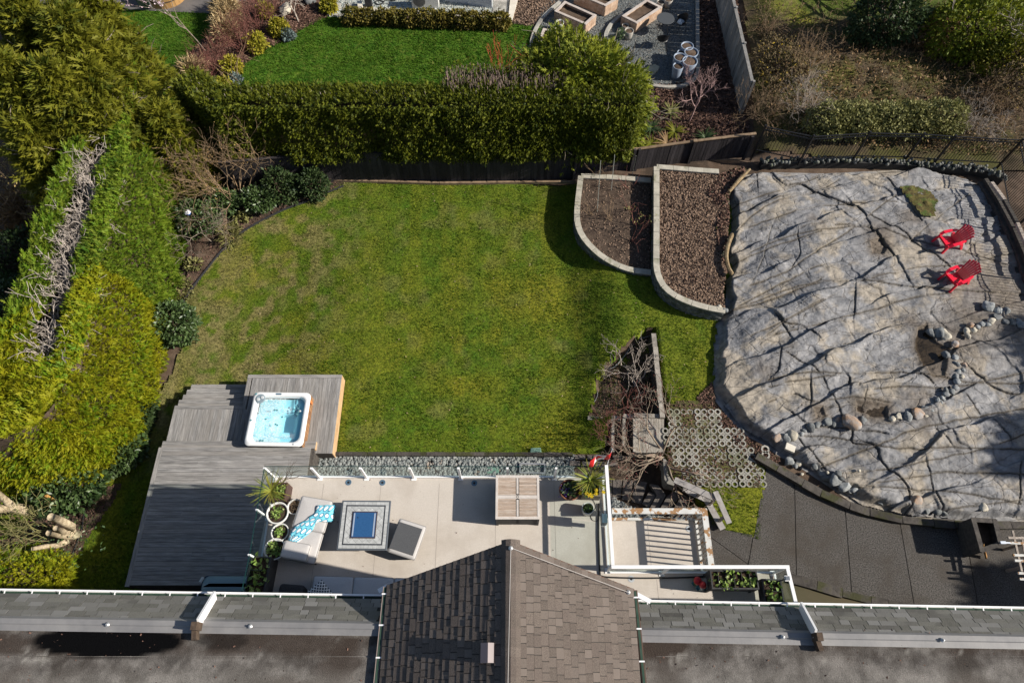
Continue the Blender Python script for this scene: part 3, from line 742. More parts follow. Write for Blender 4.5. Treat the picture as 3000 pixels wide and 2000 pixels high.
# ================================================================ VEGETATION
bark_g = mat('grey_bark', (.16, .13, .10), (.30, .25, .20), 12, .9, .5, 40)
bark_w = mat('bleached_twigs', (.22, .185, .16), (.44, .38, .33), 10, .9)
bark_r = mat('red_twigs', (.13, .05, .04), (.24, .10, .08), 8, .8)
bark_t = mat('tan_twigs', (.16, .105, .06), (.34, .24, .15), 6, .85)
bark_d = mat('dark_stems', (.05, .035, .025), (.10, .07, .05), 10, .9)
def leafm(name, a, b, c=None, cc=.6, s=1.4, tip=(.14, .15, .04), trans=.18, rough=.65, lo=.40, hi=.60, spec=.25):
    return mat(name, a, b, s, rough, c3=c, s3=cc, attr='tint', ca=tip, trans=trans, lo=lo, hi=hi, spec=spec)
f_green = leafm('cypress_green', (.062, .145, .006), (.125, .215, .010), (.040, .105, .006), .8, tip=(.165, .205, .018))
f_gold = leafm('cypress_gold', (.125, .205, .004), (.205, .210, .004), (.080, .175, .005), .8, tip=(.26, .25, .008))
f_olive = leafm('cypress_olive', (.072, .094, .005), (.120, .122, .007), (.030, .052, .005), .7, tip=(.17, .165, .012))
f_thuja = leafm('thuja_green', (.026, .050, .005), (.075, .098, .006), (.014, .030, .005), 1.8, tip=(.15, .165, .010))
f_cedar = leafm('cedar_green', (.065, .110, .008), (.145, .175, .010), (.026, .056, .008), 2.0, tip=(.24, .26, .02))
f_dark = leafm('glossy_dark_leaf', (.018, .045, .014), (.045, .085, .022), None, tip=(.10, .15, .05), rough=.4, spec=.5)
f_ivy = leafm('deep_green_leaf', (.012, .030, .012), (.030, .055, .018), None, tip=(.06, .09, .03), rough=.5)
f_box = leafm('box_leaf', (.085, .085, .012), (.15, .125, .02), (.05, .07, .012), 2, tip=(.19, .15, .03))
f_yel = leafm('yellow_green_leaf', (.15, .19, .012), (.30, .27, .02), None, tip=(.32, .27, .03))
f_tan = leafm('dry_grass', (.35, .25, .12), (.50, .38, .20), None, tip=(.60, .47, .27), trans=.1)
f_blue = leafm('blue_grey_leaf', (.07, .11, .11), (.13, .18, .17), None, tip=(.2, .25, .24))
f_lime = leafm('pale_lime_leaf', (.12, .13, .03), (.20, .19, .06), (.07, .085, .025), 1.3, tip=(.27, .26, .10))
f_brown = leafm('dead_leaf_brown', (.11, .060, .030), (.22, .135, .06), None, tip=(.30, .20, .10))
f_spike = leafm('sword_leaf', (.10, .16, .015), (.19, .22, .03), None, tip=(.30, .28, .05))

def surf_fronds(Pt, Nn, L, m=None, droop=0.0, spread=.55, jitter=.1, tv=FROND_V, tf=FROND_F, wscale=1.0):
    n = len(Pt); D = norm(Nn + rng.normal(size=(n, 3)) * spread + np.array([0, 0, droop]))
    Z = norm(Nn * .6 + rng.normal(size=(n, 3)) * .6 + np.array([0, 0, .5]))
    Ls = L * (.55 + .9 * rng.random(n))
    return scatter(tv, tf, Pt + rng.normal(size=(n, 3)) * jitter, D, Z, Ls, Ls * wscale)
def ell(c, r, n, zmin=None, rough_=.22, lump=1.2, seed=0):
    d = rdir(n); c = np.array(c[:]); r = np.array(r)
    b = 1 + rough_ * (fbm(d[:, 0] * lump * 1.7 + c[0], d[:, 1] * lump * 1.7 + d[:, 2] * 1.9 + c[1], 1.3, 3, seed) * 1.6) - .30 * rng.random(n) ** 2
    p = c + d * r * b[:, None]
    nn = norm(d / r)
    if zmin is not None:
        k = p[:, 2] > zmin; p = p[k]; nn = nn[k]
    return p, nn
def core(c, r, k=.72, zmin=None):
    V = ICO_V * np.array(r) * k + np.array(c[:])
    if zmin is not None: V[:, 2] = np.maximum(V[:, 2], zmin)
    return V, ICO_F
def bush(name, label, cat, c, r, n, L, m, kind='frond', group=None, droop=0, spread=.6, stems=True, z0=None, mcore=None, ws=1.0, lump=1.2, rough_=.22):
    base = Vector((c[0], c[1], zgs(c[0], c[1]) if z0 is None else z0))
    t = thing(name, label, cat, base, group=group)
    p, nn = ell(c, r, n, base.z + .02, rough_, lump, int(abs(c[0] * 13 + c[1] * 7)) % 97)
    tv, tf = (FROND_V, FROND_F) if kind == 'frond' else (LEAF_V, LEAF_F)
    V, F, tt = surf_fronds(p, nn, L, droop=droop, spread=spread, jitter=L * .3, tv=tv, tf=tf, wscale=ws)
    part('foliage', bigmesh(V, F, tt), m, t)
    if stems:
        segs = []
        for k in range(5):
            grow(segs, base + Vector(rng.normal(size=3) * .04), (rng.normal() * .5, rng.normal() * .5, 1), min(r[2], 1.6) * .9, .03 * (1 + r[2]), 1, 3, .6, .1)
        part('stem', segmesh(segs), bark_d, t)
    return t
def pad(c, x, y, z): return P(c, x, y, z)

# ---- the tall clipped cypress hedge on the left (green part and golden part)
HT = 4.4
def base_line(pts): return curve([P('V', a, b, -.2 if b > 600 else 0) for a, b in pts], 10)
def hedge_section(name, label, base_pts, top_pts, m, nf, nt, L, branches, seed, hol):
    br = base_line(base_pts); tl = curve([P('V', a, b, HT) for a, b in top_pts], 10)
    org = br[len(br) // 2].copy(); org.z = -.2
    t = thing(name, label, 'hedge', org)
    B = np.array([q[:] for q in br]); T = np.array([q[:] for q in tl])
    def along(C, s):
        f = s * (len(C) - 1); i = np.clip(f.astype(int), 0, len(C) - 2); w = (f - i)[:, None]
        p = C[i] * (1 - w) + C[i + 1] * w; d = norm(C[i + 1] - C[i]); return p, d
    sets = []
    for C, n, sgn in ((B, nf, 1), (T, nf // 4, -1)):
        s = rng.random(n); p, d = along(C, s); z = HT * (1 - rng.random(n) ** 1.15) ; z = np.clip(z, 0, HT)
        nrm = np.stack([d[:, 1], -d[:, 0], 0 * d[:, 0]], 1) * -sgn
        # outward = away from the other line
        o, _ = along(T if sgn == 1 else B, s); out = norm((p - o) * np.array([1, 1, 0])); nrm = np.where(((nrm * out).sum(1) < 0)[:, None], -nrm, nrm)
        inset = .12 + .75 * (z / HT) ** 3 if sgn == 1 else .3 * (1 - z / HT)
        lump = .22 * fbm(s * 22, z, 1.0, 3, seed) + .10 * fbm(s * 60, z * 2, 1.3, 2, seed + 3)
        q = p - nrm * (inset - lump)[:, None]; q[:, 2] = z - .2
        nn = norm(nrm + np.array([0, 0, .35]) + np.array([0, 0, 1]) * ((z / HT) ** 4)[:, None])
        sets.append(surf_fronds(q, nn, L, droop=.15, spread=.45, jitter=.05))
    # top band on both rims
    s = rng.random(nt); a, _ = along(B, s); b, _ = along(T, s)
    u = rng.random(nt); act = (s < hol); u = np.where(act, np.where(rng.random(nt) < .78, .14 + .24 * u, .71 + (.32 if hol > 1 else 1.0) * u), .14 + 1.4 * u)
    q = a * (1 - u)[:, None] + b * u[:, None]
    q[:, 2] = HT - .15 + .28 * fbm(q[:, 0], q[:, 1], 1.1, 3, seed + 9) - 1.2 * np.exp(-((u - .55) / .15) ** 2) * act
    k = ~(act & (np.abs(u - .55 - .06 * fbm(q[:, 0], q[:, 1], .8, 2, 2)) < .20 * (1 + .6 * fbm(q[:, 0], q[:, 1], 1.1, 2, 4))))
    q = q[k]; out = norm((a - b)[k] * np.array([1, 1, 0])) * np.where(u[k] < .6, -.55, .6)[:, None]
    sets.append(surf_fronds(q, norm(out + np.array([0, 0, .7])), L * 1.45, droop=.0, spread=.45, jitter=.08))
    V, F, tt = merge(*sets)
    part('foliage', bigmesh(V, F, tt), m, t)
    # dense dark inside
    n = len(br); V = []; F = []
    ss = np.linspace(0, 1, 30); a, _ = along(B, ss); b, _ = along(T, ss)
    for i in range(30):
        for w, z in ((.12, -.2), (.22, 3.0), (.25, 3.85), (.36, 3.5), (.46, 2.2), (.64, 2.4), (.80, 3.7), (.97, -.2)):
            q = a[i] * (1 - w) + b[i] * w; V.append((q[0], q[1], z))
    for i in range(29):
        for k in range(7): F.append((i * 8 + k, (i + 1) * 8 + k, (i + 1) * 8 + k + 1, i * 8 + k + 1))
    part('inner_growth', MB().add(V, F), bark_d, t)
    if branches:
        segs = []
        for k in range(branches):
            s = np.array([.02 + .96 * rng.random() * min(hol, 1)]); a, _ = along(B, s); b, _ = along(T, s); w = .43 + .24 * rng.random()
            q = a[0] * (1 - w) + b[0] * w; q[2] = 3.0 + .6 * rng.random()
            grow(segs, q, (rng.normal() * .45, rng.normal() * .6 + .2, .8), .72, .038, 2, 3, .65, .05, bend=.22)
        part('bare_branches', segmesh(segs, 3, .008), mat('hedge_twigs', (.28, .24, .21), (.55, .48, .42), 10, .9), t)
    return t
hedge_section('cypress_hedge', 'tall clipped green cypress hedge with bleached bare branches along its hollow top',
              [(428, 300), (428, 400), (426, 520), (414, 640), (392, 740)], [(185, 268), (135, 400), (85, 520), (45, 640), (15, 740)], f_green, 28000, 22000, .17, 210, 11, 2)
hedge_section('golden_cypress_hedge', 'golden yellow end of the clipped cypress hedge beside the wooden deck',
              [(392, 740), (375, 860), (345, 960), (305, 1045), (240, 1100), (100, 1128), (-90, 1140)], [(15, 740), (15, 800), (5, 850), (-30, 900), (-110, 930), (-220, 950), (-340, 960)], f_gold, 38000, 46000, .17, 60, 23, .30)

# ---- feathery cypress trees in the upper left corner
def conifer(name, label, tip, zt, rad, n, m, L=.36, z0=0.0, group='feathery cypress trees in the upper left'):
    b = Vector((tip.x, tip.y, z0)); t = thing(name, label, 'tree', b, group=group)
    H = zt - z0
    h = rng.random(n) ** .8; ang = rng.random(n) * 2 * math.pi
    lump = .8 + .45 * fbm(np.cos(ang) * 1.4 + h * 3.1, np.sin(ang) * 1.4 + h * 1.7, 1.7, 3, int(abs(tip.x * 10)) % 50) * 1.5
    r = rad * (1 - h) ** .62 * (1 - .35 * rng.random(n) ** 2) * lump + .1
    p = np.stack([b.x + r * np.cos(ang), b.y + r * np.sin(ang), z0 + .2 + h * H], 1)
    nn = norm(np.stack([np.cos(ang), np.sin(ang), .35 + h], 1))
    V, F, tt = surf_fronds(p, nn, L, droop=-.25, spread=.5, jitter=.12, wscale=.85)
    part('foliage', bigmesh(V, F, tt), m, t)
    segs = [((b.x, b.y, z0), (b.x, b.y, z0 + H * .93), .16, .03)]
    for k in range(16):
        z = z0 + H * (.25 + .65 * rng.random()); a = rng.random() * 6.28
        grow(segs, (b.x, b.y, z), (math.cos(a), math.sin(a), .25), rad * (1.05 - (z - z0) / H * .8), .035, 1, 2, .4, .05)
    part('trunk', segmesh(segs, 5), bark_g, t)
TI = [(135, 40, 7.2, 2.1, 9500, 'tallest feathery cypress beside the far left lawn'), (45, 25, 7.0, 2.1, 9500, 'olive cypress crown in the top left corner by the dark roof'),
      (200, 165, 5.8, 1.5, 7000, 'feathery cypress leaning over the corner of the far left lawn'), (110, 165, 6.4, 2.1, 9500, 'olive cypress in the middle of the upper left clump'),
      (5, 150, 6.6, 2.1, 9000, 'cypress at the left picture edge below the corner one'), (225, 250, 4.9, 1.3, 6000, 'cypress directly behind the clipped green hedge'),
      (60, 285, 5.0, 1.9, 7500, 'lowest olive cypress above the budding bare shrub'), (365, 262, 3.9, .95, 4500, 'small cypress where the tall hedge meets the long one'),
      (170, -30, 6.4, 1.9, 7500, 'cypress at the top edge left of the wooden tub')]
for a, b, z, r, n, lb in TI: conifer('cypress_tree', lb, P('V', a, b, z), z, r, n, f_olive if a < 380 else f_cedar)

# ---- long thuja hedge behind the fence and the short one at an angle
def thuja(name, label, a, b, H, W, n, m, tops=True):
    a = Vector((a.x, a.y, 0)); b = Vector((b.x, b.y, 0)); d = (b - a); Ln = d.length; d.normalize(); nr = Vector((d.y, -d.x, 0))
    if nr.y > 0: nr = -nr
    t = thing(name, label, 'hedge', (a + b) / 2)
    s = rng.random(n) * Ln; z = H * rng.random(n) ** .9
    lump = .20 * fbm(s, z * .45, .9, 3, 5) + .10 * fbm(s, z, 3, 2, 6)
    o = lump * 1.3 + (.34 * smooth((z - 1.15) / .35) - .35 * (z < 1.15)) * (H > 4.1) - .10 * (z / H) ** 4
    A = np.array(a[:]); D = np.array(d[:]); NN = np.array(nr[:])
    p = A + D * s[:, None] + NN * o[:, None]; p[:, 2] = z
    s1 = surf_fronds(p, np.broadcast_to(NN + np.array([0, 0, .25]), p.shape), .145, droop=.1, spread=.42, jitter=.06)
    n2 = n // 4; s = rng.random(n2) * Ln; w = rng.random(n2) * W
    q = A + D * s[:, None] - NN * w[:, None]; q[:, 2] = H - .05 + .12 * fbm(s, w, 1.4, 3, 8)
    s2 = surf_fronds(q, np.broadcast_to(np.array([0, 0, 1.]), q.shape), .15, droop=.1, spread=.6, jitter=.07)
    n3 = n // 6; s = rng.random(n3) * Ln; z = H * rng.random(n3)
    q = A + D * s[:, None] - NN * (W + .05); q[:, 2] = z
    s3 = surf_fronds(q, np.broadcast_to(-NN + np.array([0, 0, .2]), q.shape), .20, spread=.5, jitter=.08)
    ends = []
    for e, sg in ((a, -1), (b, 1)):
        n4 = n // 14; w = rng.random(n4) * W; z = H * rng.random(n4)
        q = np.array(e[:]) - NN * w[:, None]; q[:, 2] = z
        ends.append(surf_fronds(q, np.broadcast_to(D * sg + np.array([0, 0, .3]), q.shape), .2, spread=.5, jitter=.08))
    V, F, tt = merge(s1, s2, s3, *ends)
    part('foliage', bigmesh(V, F, tt), m, t)
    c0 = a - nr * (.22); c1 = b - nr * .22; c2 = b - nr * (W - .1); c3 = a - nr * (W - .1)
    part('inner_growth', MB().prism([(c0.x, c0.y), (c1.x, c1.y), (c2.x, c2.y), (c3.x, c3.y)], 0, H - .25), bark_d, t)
    if tops:
        segs = []
        for k in range(int(Ln * 9)):
            q = a + d * rng.random() * Ln - nr * (.1 + rng.random() * (W - .2)); z = H - .2
            segs.append(((q.x, q.y, z), (q.x + rng.normal() * .03, q.y + rng.normal() * .03, z + .25 + .12 * rng.random()), .016, .012))
        part('cut_stems', segmesh(segs, 4), bark_w, t, kind='stuff')
    return t
h0 = P('X', 645, 300, 4.2) ; h1 = P('X', 1872, 300, 4.2); h0.y = h1.y = 19.86; h0.z = 1
thuja('cedar_hedge', 'long dark green hedge clipped flat behind the board fence', h0, h1, 4.2, .8, 74000, f_thuja)
thuja('cedar_hedge', 'short hedge set at an angle left of the long hedge', P('V', 395, 190, 4.0), P('V', 498, 262, 4.0), 4.0, 1.0, 12000, f_thuja)
# cut bare stems behind the right half of the hedge top
q0 = P('V', 1015, 222, 4.2); t = thing('pruned_hedge_row', 'row of bare pruned brown stems standing behind the long hedge top', 'hedge', (q0.x + 2, q0.y + .9, 0))
segs = []; tw = []
for k in range(620):
    x = q0.x + .1 + rng.random() * 4.6; y = q0.y + .3 + rng.random() * 1.15; z = 2.9 + .5 * rng.random(); tz = 4.25 + .35 * rng.random()
    segs.append(((x, y, z), (x + rng.normal() * .08, y + rng.normal() * .08, tz), .018, .012)); tw.append((x, y, tz))
part('stem', segmesh(segs, 4), mat('pruned_stem', (.17, .12, .10), (.34, .26, .22), 9, .9), t, kind='stuff')
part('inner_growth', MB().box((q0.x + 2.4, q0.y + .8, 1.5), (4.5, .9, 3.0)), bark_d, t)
p_ = np.array(tw)[rng.integers(0, 620, 2600)] + rng.normal(size=(2600, 3)) * .2; p_[:, 2] -= .15
p_ = p_[(p_[:, 1] > q0.y + 1.1) | (rng.random(len(p_)) < .18)]
V, F, tt = surf_fronds(p_, rdir(len(p_), .6), .17); part('foliage', bigmesh(V, F, tt), f_thuja, t)

# ---- big spreading cedar at the right end of the hedge
t = thing('spreading_cedar', 'large round spreading cedar overhanging the fence beside the gravel patio', 'tree', P('V', 1330, 330, 0))
sets = []
for c, x, y, z, r, n in (('V', 1320, 195, 3.0, (2.5, 1.9, 1.9), 14000), ('V', 1400, 250, 2.4, (1.35, 1.3, 2.2), 6500), ('V', 1250, 260, 2.2, (1.4, 1.2, 2.1), 6000), ('V', 1330, 290, 2.0, (1.9, 1.2, 1.9), 7500), ('V', 1425, 295, 1.6, (.85, .8, 1.7), 3500)):
    p, nn = ell(pad(c, x, y, z), r, n, .3, .28, 1.3)
    sets.append(surf_fronds(p, nn, .27, droop=-.1, spread=.5, jitter=.1))
V, F, tt = merge(*sets); part('crown', bigmesh(V, F, tt), f_cedar, t)
segs = []; b0 = P('V', 1330, 330, 0)
for k in range(9): grow(segs, b0, (rng.normal() * .5, .3 + rng.normal() * .4, 1), 2.2, .09, 3, 3, .5, .05)
part('trunk', segmesh(segs, 5), bark_g, t)

# ---- generic bare trees and shrubs
def bare(name, label, cat, c, n, L, r, depth, kids, m, spread=.6, up=.1, dirs=None, buds=None, budn=0, group=None, lean=(0, 0), minr=.004, ns=4, z0=None, bend=.22, budL=.05, part_name='branches', tmul=1.0, tilt=.45):
    base = Vector(c); t = thing(name, label, cat, base, group=group)
    segs = []; tips = []
    for k in range(n):
        a = rng.random() * 6.28 if dirs is None else dirs[k]
        grow(segs, base + Vector((rng.normal() * .03 * n ** .5, rng.normal() * .03 * n ** .5, 0)), (math.cos(a) * tilt + lean[0], math.sin(a) * tilt + lean[1], 1), L * (.8 + .4 * rng.random()), r, depth, kids, spread, up, bend=bend, tips=tips)
    part(part_name, segmesh(segs, ns, minr), m, t)
    if buds:
        A = np.array([s[1] for s in segs if s[3] < r * .55]); A = A[rng.integers(0, len(A), budn)] + rng.normal(size=(budn, 3)) * .015
        V, F, tt = scatter(LEAF_V, LEAF_F, A, rdir(budn, .4), rdir(budn), budL * (.6 + .8 * rng.random(budn)))
        part('buds', bigmesh(V, F, tt), buds, t, kind='stuff')
    return t
b_orange = leafm('bud_orange', (.30, .16, .05), (.42, .26, .09), None, tip=(.5, .33, .12))
b_yel = leafm('bud_straw', (.38, .27, .09), (.5, .38, .14), None, tip=(.6, .46, .2))
bare('budding_shrub', 'large bare shrub with orange buds in the corner bed by the hedges', 'shrub', pg('W', 520, 560), 13, 1.35, .032, 4, 3, bark_t, .5, .08, buds=b_orange, budn=900, tilt=.7)
bare('budding_shrub', 'bare shrub with straw coloured buds left of the tall hedge', 'shrub', P('V', 60, 500, 0), 9, 1.6, .035, 4, 3, bark_t, .5, .12, buds=b_yel, budn=1800, tilt=.6, budL=.07)
bare('bare_sapling', 'small leafless tree with a blue feeder beside the tall hedge', 'tree', pg('W', 322, 875), 1, 1.0, .035, 4, 4, bark_g, .6, .08, lean=(-.35, .25))
q = pg('W', 322, 875) + Vector((-.55, .5, 1.35))
t = thing('bird_feeder', 'blue and white bird feeder hanging in the small bare tree', 'bird feeder', q)
part('feeder_bowl', MB().lathe(q, [(.02, -.06), (.10, -.05), (.12, 0), (.10, .03)], 16), mat('blue_glaze', (.10, .2, .6), rough=.3), t)
part('feeder_lid', MB().lathe(q, [(.13, .035), (.09, .07), (.02, .10)], 16), mat('white_enamel', (.75, .76, .8), rough=.3), t)
part('ring', MB().tube([q + Vector((0, 0, .1)), q + Vector((0, 0, .22))], .012, 6), bark_d, t)
for x, y, r, lb in ((890, 450, (.75, .6, .9), 'rounded dark evergreen bush next to the fence end'), (1125, 430, (.55, .5, .75), 'smaller dark evergreen bush at the fence end by the lawn'), (240, 690, (.85, .7, .8), 'low dark bush beneath the small bare tree'), (700, 540, (.7, .5, .45), 'green strappy bush under the right side of the budding shrub'), (430, 560, (.7, .5, .45), 'green undergrowth bush left below the budding shrub')):
    q = pg('W', x, y + 60); bush('evergreen_bush', lb, 'bush', (q.x, q.y, .55), r, 2600, .12, f_dark if x < 800 else f_ivy, 'leaf')
bush('grass_clump', 'small pale grass clump at the lawn edging', 'plant', pg('W', 475, 835) + Vector((0, 0, .1)), (.28, .28, .28), 500, .32, f_lime, 'leaf', stems=False, ws=.12)
bush('weed_clump', 'small green weed clump on the bare soil near the feeder tree', 'plant', pg('W', 555, 690) + Vector((0, 0, .08)), (.3, .2, .15), 250, .14, f_lime, 'leaf', stems=False)
bush('weed_clump', 'yellow green weed clump beside the curved lawn edging', 'plant', pg('E', 1680, 820) + Vector((0, 0, .08)), (.3, .22, .18), 260, .14, f_lime, 'leaf', stems=False)
bush('round_shrub', 'round glossy variegated shrub between hedge foot and lawn', 'shrub', pg('E', 1545, 1380) + Vector((0, 0, .65)), (.85, .8, .85), 4200, .13, f_dark, 'leaf')
bush('ivy_patch', 'bright low groundcover patch above the round glossy shrub', 'plant', pg('E', 1530, 1060) + Vector((0, 0, .05)), (.55, .75, .22), 1800, .10, f_lime, 'leaf', stems=False)
for x, y, r, m, lb in ((1150, 900, (.55, .7, .45), f_dark, 'upright laurel leaves at the golden hedge foot'), (960, 1030, (.6, .4, .4), f_ivy, 'dark ivy under the golden hedge'), (1260, 640, (.35, .8, .3), f_ivy, 'narrow ivy strip between golden hedge and grass'), (690, 1230, (1.15, .9, .8), f_dark, 'glossy laurel bush in the bed below the golden hedge'), (560, 1330, (.6, .5, .4), f_ivy, 'low dark bush left of the glossy laurel')):
    q = pg('H', x, y + 40); bush('laurel_bush', lb, 'bush', (q.x, q.y, r[2] * .6 - .2), r, 2200, .16, m, 'leaf')
for x, y, r, m, lb in ((25, 600, (1.6, 1.3, .9), f_ivy, 'dark bush in the shade left of the green hedge'), (5, 700, (1.5, 1.4, .9), f_dark, 'dark leafy bush at the left edge beside the hedge'), (75, 480, (1.3, 1.2, .7), f_brown, 'brown dead undergrowth below the straw coloured buds')):
    bush('undergrowth_bush', lb, 'bush', P('V', x, y, .5), r, 3200, .16, m, 'leaf')
bush('golden_shrub', 'bright yellow green rounded shrub at the left gutter', 'shrub', P('V', 30, 1330, .4), (2.0, .95, .9), 7000, .17, f_gold, z0=-.2)
# edging strip along the lawn
edg = [pg('V', a, b) for a, b in [(790, 428), (708, 463), (638, 490), (540, 547), (470, 627), (430, 680), (421, 705), (418, 722)]]
single('lawn_edging', MB().wall(curve(edg, 6), .045, lambda x, y: zgs(x, y) - .02, lambda x, y: zgs(x, y) + .085), mat('black_plastic', (.035, .035, .04), rough=.5), 'black plastic edging curving between soil bed and lawn', 'edging', edg[3])

# ---- logs, stump and sticks bottom left
birch = mat('peeling_white_bark', (.26, .20, .13), (.55, .46, .32), 9, .85, .6, 25)
def U(x, y, z): return P('U', x, y, z)
t = thing('pollarded_tree', 'pale pollarded tree with sawn off limbs in the bottom left bed', 'tree', U(505, 480, -.2))
for pts, r in (([(505, 480, -.2), (470, 430, .7), (400, 390, 1.3), (335, 366, 1.9)], [.14, .13, .12, .12]), ([(490, 490, -.2), (400, 485, .6), (320, 470, 1.2)], [.12, .11, .10]), ([(440, 525, -.2), (380, 555, .5), (290, 560, .9), (212, 575, 1.2)], [.10, .09, .08, .06]), ([(470, 470, .1), (410, 460, .8), (365, 440, 1.4)], [.1, .09, .08])):
    part('limb', MB().tube([U(*q) for q in pts], r, 10), birch, t, smooth_=True)
segs = []
for k in range(16): grow(segs, U(330 + rng.normal() * 60, 440 + rng.normal() * 60, .9), (-.7 + rng.normal() * .4, rng.normal() * .5, .6), .7, .012, 2, 3, .6)
part('shoots', segmesh(segs, 3, .005), mat('green_shoots', (.18, .17, .06), (.30, .27, .12), 7), t, kind='stuff')
q = U(240, 520, .6); V, F, tt = surf_fronds(rng.normal(size=(700, 3)) * np.array([.9, .6, .2]) + np.array(q[:]), rdir(700, .5), .10, tv=LEAF_V, tf=LEAF_F); part('leaves', bigmesh(V, F, tt), f_dark, t)
t = thing('forked_branch', 'thick forked pale branch reaching in from the left edge', 'tree', U(170, 320, -.2))
part('limb', MB().tube([U(185, 320, -.2), U(80, 305, .5), U(-60, 320, 1.0)], [.18, .15, .13], 10), birch, t, smooth_=True)
part('limb', MB().tube([U(85, 300, .5), U(30, 250, 1.1), (U(-60, 170, 1.9))], [.12, .10, .08], 10), birch, t, smooth_=True)
single('wooden_stake', MB().tube([U(302, 225, .9), U(436, 305, -.2)], .05, 8), mat('orange_wood', (.42, .22, .06), (.5, .28, .09), 8), 'orange brown stake leaning in the bottom left bed', 'stake', U(436, 305, -.2))
single('garden_hose', MB().tube(curve([pg('U', a, b) + Vector((0, 0, .05)) for a, b in [(620, 250), (560, 340), (545, 430), (520, 510), (480, 610), (430, 740), (405, 830)]], 6), .022, 6), mat('black_rubber', (.02, .02, .022), rough=.5), 'black hose snaking along the edge of the lower left bed', 'hose', pg('U', 545, 430))
# ---- island bed plants
for x, y, lb in ((520, 15, 'uppermost tan grass mound on the mulch island'), (522, 36, 'second tan grass mound on the mulch island'), (519, 68, 'wide tan grass mound with a green shoot on the island'), (445, 160, 'lone tan grass mound at the lower left island edge')):
    q = P('V', x, y + 8, .3); bush('dry_grass_mound', lb, 'grass mound', (q.x, q.y, .35), (.42, .40, .38), 1500, .36, f_tan, 'leaf', stems=False, ws=.12, spread=.4, rough_=.1)
for x, y, s, lb in ((642, 62, .40, 'golden ball shrub at the right edge of the island'), (590, 97, .42, 'golden ball shrub in the middle of the island edge'), (534, 152, .42, 'golden ball shrub above the small blue shrub'), (512, 196, .38, 'golden ball shrub behind the hedge end'), (612, 22, .36, 'loose golden shrub among red twigs'), (755, 8, .34, 'golden variegated shrub by the weeping tree'), (514, 80, .22, 'small lime clump beside the wide tan mound')):
    q = P('V', x, y + 8, .25); bush('golden_globe_shrub', lb, 'shrub', (q.x, q.y, s * .9), (s, s, s), 1500, .13, f_yel if s > .3 else f_lime, 'leaf')
for x, y, lb in ((541, 180, 'small blue grey shrub on the island near the hedge'), (661, 78, 'small blue grey shrub beside the right golden ball')):
    q = P('V', x, y + 5, .15); bush('blue_shrub', lb, 'shrub', (q.x, q.y, .2), (.27, .27, .25), 700, .12, f_blue, 'leaf')
for x, y, lb in ((590, 60, 'red twigged shrub at the top of the island'), (560, 110, 'red twigged shrub filling the island centre'), (510, 140, 'red twigged shrub right of the lone tan mound'), (480, 190, 'red twigged shrub at the lower island tip'), (545, 85, 'red twigged shrub between island centre and top'), (620, 40, 'red twigged shrub next to the loose golden shrub')):
    bare('red_twig_shrub', lb, 'shrub', P('V', x, y + 8, .15), 20, .75, .012, 2, 3, bark_r, .45, .15, tilt=.7)
bare('arching_shrub', 'bare arching yellow stems over the island tip', 'shrub', P('V', 545, 195, .1), 7, 1.3, .016, 1, 2, bark_t, .5, -.15, tilt=.9)
bare('blossom_sapling', 'slender sapling with pink blossom on the far left lawn', 'tree', P('A', 1780, 450, .1), 1, 2.2, .035, 3, 4, bark_g, .35, .3, buds=leafm('pink_petal', (.6, .38, .5), (.75, .55, .65), None, tip=(.8, .7, .75)), budn=700, budL=.07, tilt=.1, lean=(-.25, 0))
for (x, y), (a, b), lb in (((1780, 320), (1835, 435), 'right wooden stake beside the blossom sapling'), ((1705, 385), (1750, 505), 'left wooden stake beside the blossom sapling')):
    single('wooden_stake', MB().tube([P('A', x, y, .9), P('A', a, b, .05)], .03, 6), bark_t, lb, 'stake', P('A', a, b, .05))
bare('weeping_tree', 'little grafted weeping tree with white trunk on the mulch', 'tree', P('B', 370, 190, .1), 1, 1.0, .05, 3, 5, bark_w, .8, -.35, tilt=.05, lean=(-.1, 0))
def boulder(name, label, q, r, m=None, cat='boulder', group=None, flat=.7, seed=None):
    V = ICO_V.copy(); V, F = subdiv(V, ICO_F)
    if r > .12: V, F = subdiv(V, F)
    s = rng.random() * 50
    nz = 1 + .30 * fbm(V[:, 0] * 1.2 + s, V[:, 1] * 1.2 + V[:, 2] + s, 1.1, 3, 3) + .12 * np.sign(vnoise(V[:, 0] * 2 + s, V[:, 2] * 2 + s) - .5) * .3
    for _ in range(5):           # chop a few facets
        n_ = norm(rng.normal(size=3)); dd = V @ n_; lim = .55 + .25 * rng.random(); V = V - np.outer(np.maximum(dd - lim, 0), n_)
    V = V * nz[:, None] * np.array([r * (1 + .3 * rng.random()), r * (.8 + .3 * rng.random()), r * flat])
    a = rng.random() * 6.28; c, s_ = math.cos(a), math.sin(a); V = V @ np.array([[c, s_, 0], [-s_, c, 0], [0, 0, 1]]) + np.array(q[:]) + np.array([0, 0, r * flat * .45])
    return V, F
def subdiv(V, F):
    mids = {}; V = list(map(tuple, V)); out = []
    def mid(a, b):
        k = (min(a, b), max(a, b))
        if k not in mids:
            v = np.array(V[a]) + np.array(V[b]); v = v / np.linalg.norm(v); V.append(tuple(v)); mids[k] = len(V) - 1
        return mids[k]
    for a, b, c in F:
        x, y, z = mid(a, b), mid(b, c), mid(c, a); out += [(a, x, z), (b, y, x), (c, z, y), (x, y, z)]
    return np.array(V), np.array(out)
st_grey = mat('grey_stone', (.13, .14, .145), (.27, .28, .28), 6, .85, .5, 20, rnd=.35, piece=True)
st_rust = mat('rusty_stone', (.30, .26, .23), (.36, .22, .13), 4, .85, .5, 20, c3=(.33, .31, .30), s3=3)
